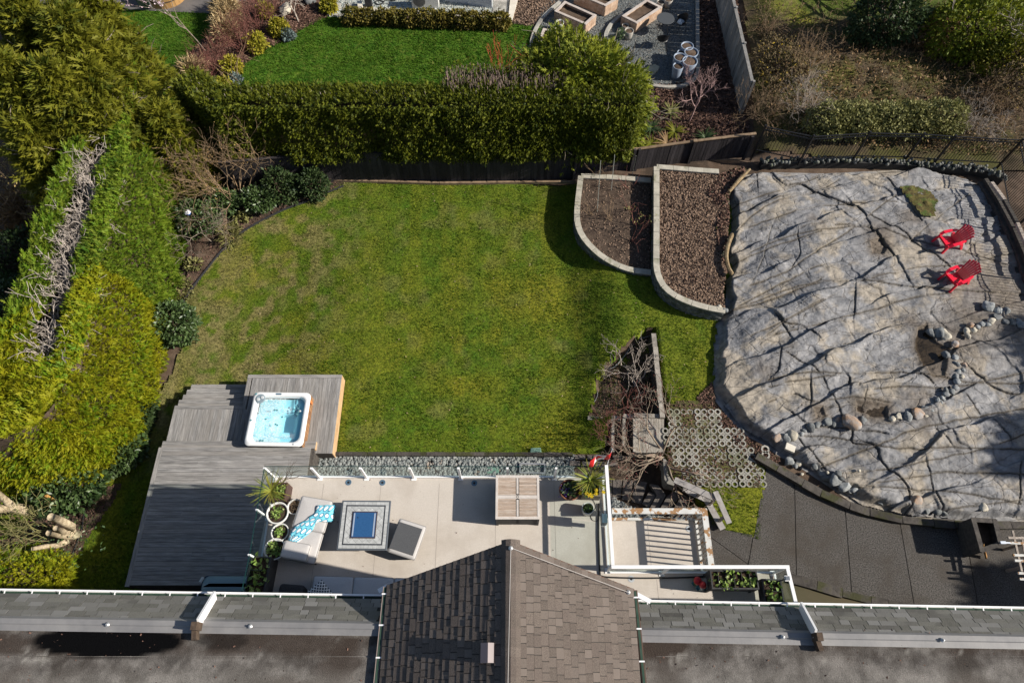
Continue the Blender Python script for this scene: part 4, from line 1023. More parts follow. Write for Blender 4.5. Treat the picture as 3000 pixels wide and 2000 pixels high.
st_pale = mat('pale_stone', (.36, .33, .27), (.50, .46, .38), 5, .85, .5, 20, rnd=.15, piece=True)
def stone(name, label, q, r, m, cat='stone', group=None, flat=.7):
    V, F = boulder(name, label, q, r, m, flat=flat)
    return single(name, bigmesh(V, F), m, label, cat, q, group=group)
stone('boulder', 'pale boulder beside the weeping tree', P('B', 265, 95, .15), .38, st_pale)
stone('boulder', 'grey boulder at the top end of the mulch island', P('B', 460, 20, .15), .30, st_grey)

# ---- far strip: white building, heat pump, slabs, box bushes, half barrel tub
wh = mat('white_siding', (.60, .62, .66), (.68, .70, .74), 1, .7)
t = thing('white_building', 'white sided building wall at the top edge', 'building', P('V', 1100, 16, 0))
w0 = P('V', 995, -2, 0); w1 = P('AA', 785, 68, 0)
fx = (w1 - w0).normalized(); ln = (w1 - w0).length
for k in range(8): pbeam('siding_board', wh, t, w0 + Vector((0, .02 * (k % 1), .13 + k * .26)), w1 + Vector((0, 0, .13 + k * .26)), .05, .25)
part('wall', MB().prism([(w0.x, w0.y + .05), (w1.x, w1.y + .05), (w1.x, w1.y + 5), (w0.x, w0.y + 5)], 0, 2.6), wh, t)
cable = mat('black_cable', (.02, .02, .02), rough=.5)
def slabq(c, pts, z, m): return MB().prism([(q.x, q.y) for q in (P(c, a, b, z) for a, b in pts)], z - .12, z)
t = thing('concrete_path', 'angled concrete path and kerb around the white building corner', 'path', P('AA', 850, 120, 0))
part('kerb', slabq('AA', [(912, 130), (885, 150), (940, 162), (985, 0), (985, -40), (930, -40)], .16, conc_l), conc_l, t)
part('slab', slabq('AA', [(790, 72), (785, 110), (905, 128), (925, -40), (800, -40)], .06, conc), conc, t)
part('kerb', slabq('AA', [(0, 92), (0, 104), (190, 110), (210, 110), (885, 150), (890, 138), (210, 98)], .14, conc_l), conc_l, t)
t = thing('stepping_slab', 'grey square slab on pale gravel left of the low kerb', 'paving slab', P('B', 680, 50, .05)); part('slab', slabq('B', [(645, 20), (735, 30), (715, 82), (625, 70)], .07, conc), conc, t)
t = thing('stepping_slab', 'second grey square slab nearest the low kerb', 'paving slab', P('B', 800, 60, .05)); part('slab', slabq('B', [(765, 32), (870, 40), (850, 95), (745, 85)], .07, conc), conc, t)
t = thing('stepping_slab', 'long slab under the pale gravel by the lawn corner', 'paving slab', P('B', 700, 125, .05)); part('slab', slabq('B', [(610, 108), (820, 125), (815, 148), (605, 128)], .07, conc), conc, t)
t = thing('low_kerb', 'low pale kerb box around the heat pump gravel', 'kerb', P('B', 900, 90, 0))
part('kerb', slabq('B', [(880, 85), (870, 8), (910, 8), (918, 50)], .25, conc_l), conc_l, t); part('kerb', slabq('B', [(890, 88), (920, 62), (1400, 90), (1395, 125)], .12, conc_l), conc_l, t)
q = P('AA', 262, 66, .05); t = thing('heat_pump', 'white heat pump unit with round fan grille by the white wall', 'heat pump', q)
wm = mat('pump_white', (.62, .62, .60), rough=.5)
part('casing', MB().box(q + Vector((0, .18, .42)), (1.35, .42, .80)), wm, t, bevel=.02)
part('fan_grille', MB().lathe((0, 0, 0), [(.30, 0), (.30, .03), (.05, .04)], 24).mesh('g'), mat('grille', (.10, .10, .10), rough=.6), t, local=True)
g = bpy.data.objects['fan_grille']; g.matrix_basis = Matrix.Translation((-.28, -.04, .42)) @ Matrix.Rotation(R(90), 4, 'X')
for sx in (-.5, .5): piece('foot', wm, t, q + Vector((sx, .1, .0)), (.08, .5, .06))
single('power_cable', MB().tube(curve([P('B', a, b, .06) for a, b in [(1200, 5), (1120, 2), (1090, 30), (1050, 40), (1025, 20), (1060, 5), (1100, 15)]], 6), .03, 6), cable, 'black coiled cable on the gravel left of the heat pump', 'cable', P('B', 1060, 20, .05))
single('utility_box', MB().box(P('B', 968, 15, .3), (.34, .25, .5)), mat('charcoal_box', (.04, .04, .045)), 'dark upright box beside the coiled cable', 'box', P('B', 968, 25, .05))
for i in range(11):
    u = 835 + i * 128 + rng.normal() * 12
    q = P('B', u * 1.0 if u < 2120 else 2110, 150 + i * 4.0, .35)
    s = .36 + .1 * rng.random()
    bush('box_bush', 'clipped golden green box bush in the row along the far lawn edge', 'bush', (q.x, q.y, .38), (s * 1.15, s * .8, s * 1.05), 1300, .12, f_box, 'leaf', group='box bushes along the far lawn edge', z0=0)
q = P('A', 1415, 30, .05); t = thing('wooden_tub', 'brown wooden half barrel filled with blue water at the top edge', 'tub', q)
tubw = mat('varnished_wood', (.35, .20, .08), (.45, .27, .11), 3, .45, stretch=(8, 8, .6))
for k in range(26):
    a = k * 2 * math.pi / 26; piece('stave', tubw, t, q + Vector((math.cos(a) * .98, .55 + math.sin(a) * .98, .45)), (.05, .232, .9), rz=a)
part('water', MB().lathe(q + Vector((0, .55, 0)), [(.94, .5), (.94, .8)], 30), mat('blue_liner', (.03, .30, .50), rough=.1), t)
part('hoop', MB().lathe(q + Vector((0, .55, 0)), [(1.01, .30), (1.02, .30), (1.02, .36), (1.01, .36)], 30), bark_d, t)
for x, lb in ((1215, 'left grey panel leaning beside the wooden half barrel'), (1265, 'right grey panel leaning beside the wooden half barrel')):
    single('leaning_panel', MB().beam(P('A', x + 25, 75, .05), P('A', x - 25, -10, .9), .32, .04, up=(0, 1, 0)), mat('grey_panel', (.16, .18, .20), rough=.6), lb, 'panel', P('A', x + 25, 75, .05))
# small dark roofed shape at the top left corner
t = thing('dark_shed_roof', 'dark flat roofed shed in the extreme top left corner', 'shed', P('A', 120, 60, 0))
part('roof', MB().prism([(q.x, q.y) for q in (P('A', a, b, 2.4) for a, b in [(-100, -60), (290, -60), (300, 110), (200, 150), (-100, 40)])], 2.3, 2.45), mat('dark_felt', (.05, .05, .06), (.08, .08, .09), 2), t)
part('wall', MB().prism([(q.x, q.y) for q in (P('A', a, b, 2.3) for a, b in [(-90, -50), (275, -50), (285, 100), (200, 135), (-90, 30)])], 0, 2.3), mat('shed_wall', (.10, .08, .06)), t)
# ---- gravel patio: kerbs, planter boxes, pots, table, chairs
timb = mat('weathered_edging', (.24, .22, .20), (.38, .36, .32), 4, .9, .4, 25)
k1 = [P('C', a, b, .1) for a, b in [(165, 400), (175, 330), (205, 250), (260, 160), (350, 70), (450, -10), (520, -60)]]
single('patio_kerb', MB().wall(curve(k1, 6), .16, 0, .14), conc, 'curved concrete kerb on the left side of the gravel patio', 'kerb', k1[2])
k2 = [P('C', a, b, .12) for a, b in [(815, 395), (805, 330), (815, 280), (850, 220), (900, 170), (960, 125)]]
single('patio_kerb', MB().wall(curve(k2, 6), .16, 0, .2), conc, 'short inner curved kerb beside the long planter box', 'kerb', k2[2])
k3 = [P('C', a, b, .12) for a, b in [(1108, 712), (1200, 735), (1350, 750), (1480, 735), (1560, 690), (1597, 620), (1600, 500), (1598, 300), (1597, 100), (1596, -80)]]
single('patio_kerb', MB().wall(curve(k3, 6), .17, -.05, .16), timb, 'long kerb curving round the right end of the gravel patio', 'kerb', k3[3])
plank = mat('planter_cedar', (.36, .23, .15), (.56, .42, .32), 2.5, .85, .3, 20, stretch=(3, 3, 1), rnd=.15, piece=True)
cap_m = mat('planter_cap', (.40, .34, .30), (.52, .46, .42), 3, .85, .3, 20, rnd=.1, piece=True)
def planter_box(lb, c, pts, H):
    cs = [P(c, a, b, H) for a, b in pts]
    cen = sum(cs, Vector()) / 4; t = thing('raised_planter', lb, 'planter', (cen.x, cen.y, 0))
    for i in range(4):
        a, b = cs[i].copy(), cs[(i + 1) % 4].copy()
        for k in range(3):
            z = H * (k + .5) / 3.15; pbeam('plank', plank, t, Vector((a.x, a.y, z)), Vector((b.x, b.y, z)), .045, H / 3.25)
        d = (b - a).normalized(); inn = (cen - (a + b) / 2); inn.z = 0; inn.normalize()
        a2 = a + inn * .05; b2 = b + inn * .05; a2.z = b2.z = H + (.012 if i % 2 else .006)
        pbeam('cap_board', cap_m, t, a2 - d * .02, b2 + d * .02, .13, .035)
    ins = [(cen.x + (q.x - cen.x) * .92, cen.y + (q.y - cen.y) * .92) for q in cs]
    V, F = sheet(ins, .07, lambda x, y: H - .16 + .03 * fbm(x, y, 4, 3)); part('soil', bigmesh(V, F), soil, t)
planter_box('raised cedar planter nearest the white building', 'C', [(455, 15), (725, 135), (635, 215), (368, 100)], .55)
planter_box('raised cedar planter cut by the top edge above the first one', 'C', [(640, -90), (915, -10), (805, 55), (540, -55)], .6)
planter_box('raised cedar planter beside the black bistro table', 'C', [(1160, 0), (1292, 66), (1075, 205), (948, 142)], .55)
planter_box('raised cedar planter partly hidden behind the spreading cedar', 'C', [(270, 250), (580, 300), (540, 420), (228, 358)], .4)
potm = mat('stone_pot', (.30, .28, .25), (.42, .39, .35), 5, .7)
terr = mat('terracotta', (.22, .09, .05), (.30, .13, .08), 5, .7, c3=(.15, .07, .045), s3=4)
whpot = mat('white_glazed', (.62, .62, .60), rough=.35)
def pot(lb, q, r, h, m, taper=.75, soilm=soil, group=None, name='plant_pot', oval=1.0, cat='pot'):
    t = thing(name, lb, cat, q, group=group)
    part('pot_body', MB().lathe(q, [(r * taper, 0), (r * (taper + .12), h * .3), (r, h), (r * .96, h + .012), (r * .86, h), (r * .84, h - .06), (0.01, h - .07)], 28), m, t, smooth_=True)
    part('soil', MB().lathe(q, [(r * .86, h - .055), (r * .5, h - .03), (.01, h - .025)], 16), soilm, t)
    return t
pot('white pot beside the nearest planter with a small twin', P('C', 408, 255, .05), .20, .42, whpot); pot('little pot with green tuft left of the white one', P('C', 360, 262, .05), .16, .28, potm)
pot('back pot of the trio near the bistro chairs', P('C', 970, 265, .05), .17, .30, potm); pot('front tan pot of the trio near the bistro chairs', P('C', 998, 328, .05), .22, .42, potm)
t = pot('small pot with a green sprig in the trio', P('C', 935, 318, .05), .14, .28, potm)
q = P('C', 935, 300, .4); V, F, tt = surf_fronds(rng.normal(size=(90, 3)) * .05 + np.array(q[:]), rdir(90, 1), .16); part('plant', bigmesh(V, F, tt), f_dark, t)
pot('tall pot behind the planter at the top edge', P('C', 1335, 60, .05), .22, .42, potm); pot('shorter pot left of the tall one at the top edge', P('C', 1275, 62, .05), .20, .3, potm)
for x, y, r, lb in ((1510, 395, .30, 'tall white planter farthest back in the group of six'), (1465, 455, .235, 'narrow white planter behind the two front ones'), (1545, 448, .335, 'wide white planter leaning on the kerb'), (1447, 492, .30, 'left middle white planter of the six'), (1533, 525, .36, 'widest white planter at the front right of the six'), (1433, 568, .25, 'front left slim white planter of the six')):
    q = P('C', x, y, .85 if r > .28 else .75); pot(lb, Vector((q.x, q.y, .04)), r, q.z - .04, mat('shaded_white_glaze', (.24, .29, .37), rough=.4), .72, name='tall_planter', group='tall white planters on the gravel', cat='planter')  # white glaze with its blue-grey shade put into the base colour
blk = mat('black_metal', (.018, .018, .02), rough=.45, spec=.4)
q = P('C', 1298, 270, .05); t = thing('bistro_table', 'round dark bistro table between the two black chairs', 'table', q)
part('tabletop', MB().lathe(q, [(.02, .70), (.42, .70), (.43, .715), (.42, .73), (.01, .73)], 32), mat('table_grey', (.07, .075, .08), rough=.4), t)
for k in range(4):
    a = .7 + k * math.pi / 2; part('leg', MB().tube([q + Vector((math.cos(a) * .1, math.sin(a) * .1, .70)), q + Vector((math.cos(a) * .33, math.sin(a) * .33, 0))], .014, 6), blk, t)
def shell_chair(lb, q, rz):
    t = thing('bistro_chair', lb, 'chair', q, rz)
    V = []; F = []; n = 15
    for i in range(n):                      # bucket: back curling into arms
        a = math.pi * (i / (n - 1)) * 1.25 - math.pi * .125
        x, y = -math.cos(a) * .31, math.sin(a) * .27
        top = .62 + .22 * max(math.sin(a), 0) ** 2
        V += [(x, y, top), (x * .96, y * .96, top - .01), (x * .78, y * .8, .42), (x * .7, y * .72, .42)]
    for i in range(n - 1):
        a = i * 4; b = a + 4; F += [(a, b, b + 3, a + 3), (a + 1, a + 2, b + 2, b + 1), (a, a + 1, b + 1, b), (a + 3, b + 3, b + 2, a + 2)]
    part('backrest', MB().add(V, F), blk, t, local=True)
    part('seat', MB().lathe((0, -.02, .40), [(.02, 0), (.25, 0), (.27, .02), (.25, .04), (.01, .03)], 20), blk, t, local=True)
    for sx in (-1, 1):
        for sy in (-1, 1): part('leg', MB().tube([(sx * .2, sy * .17, .41), (sx * .27, sy * .25, 0)], .012, 6), blk, t, local=True)
    part('snow_cover', MB().add(*[a.tolist() for a in boulder(0, 0, Vector((0, 0, .40)), .2, flat=.35)]), mat('crumpled_plastic', (.55, .57, .58), (.8, .82, .84), 12, .3, 1, 18), t, local=True).name = 'seat_cover'
shell_chair('black bucket chair with crumpled plastic on its seat facing left', P('C', 1440, 255, .05), R(-70)); shell_chair('black bucket chair in front of the bistro table', P('C', 1283, 400, .05), R(175))
# stone steps between patio and mulch bed
def flatstone(name, lb, c, pts, z0, z1, m, cat='stone slab'):
    ps = [P(c, a, b, z1) for a, b in pts]; cen = sum(ps, Vector()) / len(ps)
    return single(name, MB().prism([(q.x, q.y) for q in ps], z0, z1), m, lb, cat, (cen.x, cen.y, z0), bevel=.02)
slate = mat('blue_slate', (.18, .22, .25), (.32, .36, .38), 3, .7, .4, 12, rnd=.2)
sandst = mat('tan_stone', (.30, .27, .19), (.43, .40, .30), 2.5, .85, .6, 12, rnd=.15)
flatstone('stone_step', 'pale blue flat stone at the upper end of the stone steps', 'C', [(925, 480), (945, 460), (995, 500), (985, 530), (955, 520)], 0, .28, slate)
flatstone('stone_step', 'long wedge shaped blue stone step beside the gravel', 'C', [(965, 545), (1005, 530), (1060, 570), (1085, 590), (1118, 635), (1100, 652), (1040, 625), (990, 580)], 0, .30, slate)
flatstone('stone_step', 'lower blue stone step half under the cedar', 'C', [(930, 590), (960, 580), (1035, 650), (1000, 675)], 0, .16, slate)
flatstone('stone_step', 'long tan stone slab running down from the gravel', 'C', [(1225, 550), (1272, 572), (1255, 610), (1130, 715), (1070, 755), (1010, 745), (995, 690), (1080, 650), (1150, 590)], 0, .12, sandst)
for i, (pts, lb) in enumerate((([(960, 770), (1090, 755), (1110, 800), (1040, 815), (965, 800)], 'tan flagstone below the long slab'), ([(1060, 820), (1140, 800), (1165, 860), (1175, 890), (1150, 920), (1100, 860)], 'cracked tan flagstone nearest the ferns'), ([(1090, 1060), (1120, 1020), (1140, 1060), (1110, 1110)], 'small tan flagstone beside the hedge end'), ([(700, 740), (860, 700), (880, 760), (760, 800)], 'tan flagstone glimpsed through the cedar'))):
    flatstone('flagstone', lb, 'C', pts, 0, .09, sandst)
# board fence on the right side, seen along its length
fw = mat('fence_grey', (.17, .165, .16), (.27, .26, .25), 3, .9, .4, 20, stretch=(2, 2, .5), rnd=.2, piece=True)
fa = P('C', 1985, 920, .5); fa.z = 0; fb = P('C', 1905, 0, 1.9); fb.z = 0; fb = fb + (fb - fa).normalized() * 2.5
t = thing('board_fence', 'grey board fence running up beside the dark mulch bed', 'fence', fa)
d = (fb - fa); Lf = d.length; d.normalize(); az = math.atan2(d.y, d.x); nb = int(Lf / .30)
for k in range(nb):
    c_ = fa + d * ((k + .5) * .30); piece('board', fw, t, c_ + Vector((.015 * (k % 2), 0, .93)), (.285, .025, 1.85), rz=az)
for k in range(0, int(Lf / 2.4) + 1):
    piece('post', fw, t, fa + d * (k * 2.4) + Vector((.07, 0, .98)), (.10, .10, 1.96), rz=az)
pbeam('rail', fw, t, fa + Vector((.02, 0, 1.88)), fb + Vector((.02, 0, 1.88)), .14, .04)
pbeam('rail', fw, t, fa + Vector((.06, 0, .5)), fb + Vector((.06, 0, .5)), .05, .09)
# ferns and tree in mulch bed
for x, y, m, lb in ((1370, 970, f_lime, 'yellow green sword fern in the mulch bed'), (1200, 1110, f_ivy, 'dark sword fern near the hedge end'), (1400, 1140, f_olive, 'brownish fern next to the fence top'), (1330, 1240, f_brown, 'withered fern at the foot of the board fence'), (1660, 1190, f_ivy, 'dark fern tucked in the fence corner'), (1200, 1240, f_olive, 'small grassy fern behind the fence top')):
    q = P('C', x, y, .1); t = thing('fern', lb, 'fern', q)
    n = 40; a = rng.random(n) * 6.28; X = np.stack([np.cos(a), np.sin(a), .55 + .5 * rng.random(n)], 1)
    FV = []
    tv = np.array([(s, w * (1 - s) ** .6, -.55 * s * s) for s in np.linspace(0, 1, 7) for w in (-.07, .07)] ); tf = np.array([(2 * i, 2 * i + 1, 2 * i + 3) for i in range(6)] + [(2 * i, 2 * i + 3, 2 * i + 2) for i in range(6)])
    V, F, tt = scatter(tv, tf, np.tile(np.array(q[:]), (n, 1)), X, np.tile([0, 0, 1.], (n, 1)), .55 * (.6 + .6 * rng.random(n))); part('fronds', bigmesh(V, F, tt), m, t)
bare('young_bare_tree', 'young leafless tree with pinkish twigs in the mulch bed', 'tree', P('C', 1520, 1040, .05), 1, 1.35, .05, 4, 4, mat('pink_bark', (.25, .16, .15), (.42, .28, .27), 9), .55, .22, tilt=.05, lean=(.1, 0))
bare('red_stem_shrub', 'vivid red stemmed dogwood behind the long hedge', 'shrub', P('B', 2080, 700, 3.4), 6, .9, .014, 2, 3, mat('scarlet_twigs', (.40, .05, .03), (.5, .09, .05), 5), .3, .3, tilt=.4)
# ---- wild slope growth
def bush2(lb, c, x, y, r, n, L, m, kind='leaf', cat='bush', name='wild_bush', **k):
    q = pg(c, x, y); bush(name, lb, cat, (q.x, q.y, q.z + r[2] * .75), r, n, L, m, kind, **k)
bush2('dark ivy covered bush at the foot of the big bare tree', 'D', 1050, 350, (1.5, .9, 1.6), 5500, .16, f_ivy)
bush2('large mixed green bush right of the big bare tree', 'D', 1800, 420, (2.2, 1.5, 1.5), 7500, .17, f_cedar)
bush2('brown leaved bush between the two green ones', 'D', 1420, 350, (1.3, .8, .8), 2800, .13, f_brown)
bush2('dark green bush at the right edge above the yellow flowers', 'D', 2150, 600, (1.6, 1.0, .9), 3200, .15, f_olive)
for i in range(5):
    bush2(['pale lime bush behind the left part of the iron fence', 'pale lime bush second from the left behind the iron fence', 'pale lime bush in the middle behind the iron fence', 'pale lime bush behind the right half of the iron fence', 'pale lime bush next to the grey twigs by the iron fence'][i], 'D', 640 + 235 * i, 1130 - 6 * i, (1.0, .8, .75), 3600, .12, f_lime, name='lime_bush', spread=.9)
bush2('yellow flowering broom beside the grey board fence', 'D', 200, 620, (1.1, 1.5, .8), 2600, .10, mat('broom_flower', (.085, .065, .035), (.15, .11, .05), 9, .8, c3=(.55, .38, .01), s3=5, lo3=.60, hi3=.66), spread=1.2, name='broom_bush')
bush2('yellow flowering broom at the right picture edge', 'D', 2260, 830, (1.2, 1.1, .9), 2600, .10, MATS['broom_flower'], spread=1.2, name='broom_bush')
for x, y, n, m, lb in ((420, 900, 16, bark_w, 'pale grey twiggy shrub left behind the iron fence'), (1850, 1080, 16, bark_w, 'pale grey twiggy shrub right behind the iron fence'), (80, 950, 16, bark_t, 'tan twiggy shrub at the corner of both fences'), (100, 250, 14, bark_t, 'tan bramble thicket beside the upper board fence'), (2000, 850, 16, bark_t, 'brown brush left of the right broom'), (2150, 1050, 14, bark_t, 'brown brush above the iron fence corner'), (450, 560, 12, bark_t, 'thin brush on the mossy slope')):
    bare('twiggy_shrub', lb, 'shrub', pg('D', x, y + 60), n, .8, .013, 3, 3, m, .7, .05, tilt=.9, ns=3)
bare('old_bare_tree', 'old leafless tree with long pale limbs at the top of the slope', 'tree', pg('D', 1185, 270), 3, 2.2, .17, 4, 3, bark_w, .6, .06, tilt=.9, bend=.3)
bare('bare_tree', 'leafless tree reaching in from the right picture edge', 'tree', pg('D', 2420, 500), 3, 1.7, .10, 4, 3, bark_w, .6, .08, tilt=.9, lean=(-.3, 0), bend=.3)
WPP = [(11.2, 21.4), (11.8, 30), (12, 42), (27, 42), (27, 21), (20.5, 20.4), (16, 20.7)]
q = rnd_in(WPP, 26000); zq = wz(q[:, 0], q[:, 1]); k = (fbm(q[:, 0], q[:, 1], .5, 3, 15) > -.25) & ~((q[:, 1] > 28.5) & (rng.random(len(q)) < .8)); q = q[k]; zq = zq[k]; n = len(q)
h_ = .35 * rng.random(n) ** 2 * (q[:, 1] < 27)
V, F, tt = scatter(LEAF_V, LEAF_F, np.stack([q[:, 0], q[:, 1], zq + .03 + h_], 1), rdir(n, .2), rdir(n, 1), .12 * (.5 + rng.random(n)))
single('bramble_leaves', bigmesh(V, F, tt), f_brown, kind='stuff', label='brown bramble leaves and litter over the wild slope')
q = rnd_in(WPP, 5200); n = len(q); zq = wz(q[:, 0], q[:, 1]); d = rdir(n, .9)
L_ = .25 + .45 * rng.random(n); A = np.stack([q[:, 0], q[:, 1], zq], 1); Bm = A + d * (L_ * .5)[:, None]; Cc = Bm + norm(d + rng.normal(size=(n, 3)) * .6) * (L_ * .5)[:, None]
segs = [(a, b, .009, .007) for a, b in zip(A, Bm)] + [(a, b, .007, .004) for a, b in zip(Bm, Cc)]
single('dry_brush', segmesh(segs, 3), bark_t, kind='stuff', label='dry tangled brush standing on the wild slope')
q = rnd_in(WPP, 6000); n = len(q); zq = wz(q[:, 0], q[:, 1]); q3 = np.stack([q[:, 0], q[:, 1], zq], 1); X = rdir(n); X[:, 2] = 0
V, F, tt = scatter(TUFT_V, TUFT_F, q3, norm(X), np.tile([0, 0, 1.], (n, 1)), .12 * (.5 + rng.random(n)), H=.2 * (.4 + rng.random(n)))
single('wild_grass', bigmesh(V, F, tt), f_lime, kind='stuff', label='rough grass between the brambles of the wild slope')
# ---- trees beyond the right edge of the picture whose shade falls on the driveway
for i, (x, y, z, r) in enumerate(((28, 1, 9.0, 3.2), (29, 6, 9.0, 3.0), (27.5, -4, 9.0, 3.2), (30, 10.0, 8.6, 2.4), (25, -8, 8.5, 3.2))):
    b = Vector((x, y, 0)); t = thing('tall_conifer', 'tall conifer standing right of the driveway outside the picture', 'tree', b, group='conifers right of the driveway')
    n = 9000; h = rng.random(n) ** .8; a = rng.random(n) * 6.28; rr = r * (1 - h * .75) * (1 - .5 * rng.random(n) ** 2)
    p = np.stack([x + rr * np.cos(a), y + rr * np.sin(a), 1.2 + h * (z - 1.2)], 1)
    V, F, tt = surf_fronds(p, norm(np.stack([np.cos(a), np.sin(a), .3 + 0 * a], 1)), .55, droop=-.2); part('foliage', bigmesh(V, F, tt), f_thuja, t)
    part('trunk', MB().tube([b, b + Vector((0, 0, z))], [.25, .05], 8), bark_d, t)
# ================================================================ BUILT THINGS IN THE GARDEN
# dark board fence
fd = mat('dark_stained_board', (.022, .019, .022), (.048, .042, .045), 2, .85, .4, 20, stretch=(2, 2, .4), rnd=.3, piece=True)
rail_b = mat('fence_cap', (.16, .11, .07), (.28, .20, .13), 4, .9, .3, 20, rnd=.15, piece=True)
FT = [P('X', 640, 470, 1.8), P('X', 960, 482, 1.8), P('X', 1690, 474, 1.8), P('C', 1095, 1280, 1.8), P('C', 1575, 1213, 1.8), P('C', 2105, 1148, 1.95)]
FT[0] = Vector((FT[0].x, FT[1].y + .1, 1.8)); FT[2] = Vector((FT[2].x, P('X', 1690, 531, 0.0).y - .03, 1.8)); FT[1] = Vector((FT[1].x, P('X', 964, 533, 0).y, 1.8))
t = thing('garden_fence', 'long dark stained board fence between the two gardens', 'fence', (FT[2].x, FT[2].y, 0))
for i in range(len(FT) - 1):
    a, b = FT[i].copy(), FT[i + 1].copy(); d = b - a; d.z = 0; L = d.length; d.normalize(); az = math.atan2(d.y, d.x); n = max(1, round(L / .142))
    for k in range(n):
        c_ = a + (b - a) * ((k + .5) / n); g0 = max(zgs(c_.x, c_.y - .4), 0) - .05; top = c_.z - .05 + rng.normal() * .004
        piece('board', fd, t, (c_.x, c_.y + rng.normal() * .004, (g0 + top) / 2), (L / n - .008, .024, top - g0), rz=az)
    pbeam('cap_rail', fd if i < 2 else rail_b, t, a + Vector((0, .01, -.02)), b + Vector((0, .01, -.02)), .11, .04)
    for k in range(0, max(1, int(L / 2.4)) + 1):
        c_ = a + d * min(L, k * 2.4 + .02); piece('post', fd, t, (c_.x, c_.y + (.05 if i < 2 else -.06), (c_.z + .03) / 2), (.10, .10, c_.z + .03), rz=az)
q = FT[4]; piece('post_cap', rail_b, t, (q.x, q.y - .05, q.z + .06), (.15, .15, .05))
# low timber kerb along lawn below fence
tk = [pg('V', a, b) for a, b in ((752, 417), (870, 420), (1010, 424), (1190, 422), (1325, 421))]
t = thing('timber_edge', 'low timber edging at the foot of the dark fence', 'edging', tk[0])
for i in range(4): pbeam('timber', rail_b, t, tk[i] + Vector((.01, 0, .07)), tk[i + 1] + Vector((-.01, 0, .07)), .09, .14)
single('edge_light', MB().box(tk[0] + Vector((0, 0, .25)), (.09, .06, .3)), mat('alu', (.5, .5, .5), rough=.35, metal=.6), 'small pale marker post at the left end of the timber edging', 'post', tk[0])

# stone walled beds
stw = mat('wall_stone', (.10, .105, .10), (.20, .20, .185), 5, .9, .6, 18, c3=(.09, .10, .07), s3=3, rnd=.35, piece=True)
mort = mat('mortar', (.16, .155, .14), (.24, .23, .21), 6, .95, .4, 40)
capm = mat('wall_cap', (.33, .31, .26), (.46, .43, .36), 3.5, .9, .35, 30, c3=(.20, .20, .13), s3=1.8, rnd=.06, piece=True, lo3=.55, hi3=.7)
BZ1, BZ2 = .80, 1.25
def walled(name_lb, c, out, zt, wid, z0f, open_from=None):
    """out: list of crop points of the outer top edge"""
    pts = [P(c, a, b, zt) for a, b in out]
    return pts
def stone_wall(lb, path, zt, wid=.20, zb=-.1, capseg=.62):
    """path = centre line of the wall"""
    mid = path[len(path) // 2]; t = thing('stone_wall', lb, 'wall', (mid.x, mid.y, 0))
    part('mortar', MB().wall(path, wid - .05, lambda x, y: zgs(x, y) + zb, zt - .05), mort, t)
    # facing stones on the outer side (left of travel = outside)
    acc = 0; L = [0]
    for i in range(1, len(path)): L.append(L[-1] + (path[i] - path[i - 1]).length)
    def at(s):
        s = min(max(s, 0), L[-1] - 1e-4)
        for i in range(1, len(L)):
            if L[i] >= s:
                w = (s - L[i - 1]) / (L[i] - L[i - 1]); q = path[i - 1].lerp(path[i], w); dd = (path[i] - path[i - 1]); dd.z = 0
                return q, dd.normalized()
    for side in (1, -1):
        row = 0; z = zt - .06
        while z > -.1:
            h = .12 + .07 * rng.random(); s = rng.random() * .2
            while s < L[-1]:
                w = .16 + .22 * rng.random(); q, dd = at(s + w / 2); nr = Vector((-dd.y, dd.x, 0)) * side
                g0 = zgs(q.x + nr.x * .3, q.y + nr.y * .3)
                if z > g0 and side == 1 and s + w < L[-1] + .1:
                    V, F = ICO_V.copy(), ICO_F
                    piece('stone', stw, t, (q.x + nr.x * (wid / 2 - .03), q.y + nr.y * (wid / 2 - .03), z - h / 2), (w * .95, .07 + .02 * rng.random(), h * .90), rz=math.atan2(dd.y, dd.x) + rng.normal() * .03, mesh=STONE_ME)
                s += w
            z -= h
        if side == 1: continue
    s = 0
    while s < L[-1] - .05:
        w = min(capseg, L[-1] - s); a, _ = at(s + .006); b, _ = at(s + w - .006); m_, _ = at(s + w / 2)
        me = MB().wall([a, m_, b], wid + .03, zt - .055, zt + .002 * rng.random()).mesh('capstone'); me.transform(Matrix.Translation(-ORG[t.name])); me.materials.append(capm)
        o = bpy.data.objects.new('capstone', me); COL.objects.link(o); o.parent = t; s += w
    return t
sv, sf = ICO_V.copy(), ICO_F
sv = np.sign(sv) * np.abs(sv) ** .45; sv = sv / np.abs(sv).max() * .5
STONE_ME = bigmesh(sv, sf, name='stone'); STONE_ME.materials.append(stw)
def offset(path, w):
    out = []
    for i, q in enumerate(path):
        d = (path[min(i + 1, len(path) - 1)] - path[max(i - 1, 0)]); d.z = 0; d.normalize(); out.append(q + Vector((-d.y, d.x, 0)) * w)
    return out
def flatp(pts, z): return [P('F', a, b, z) for a, b in pts]
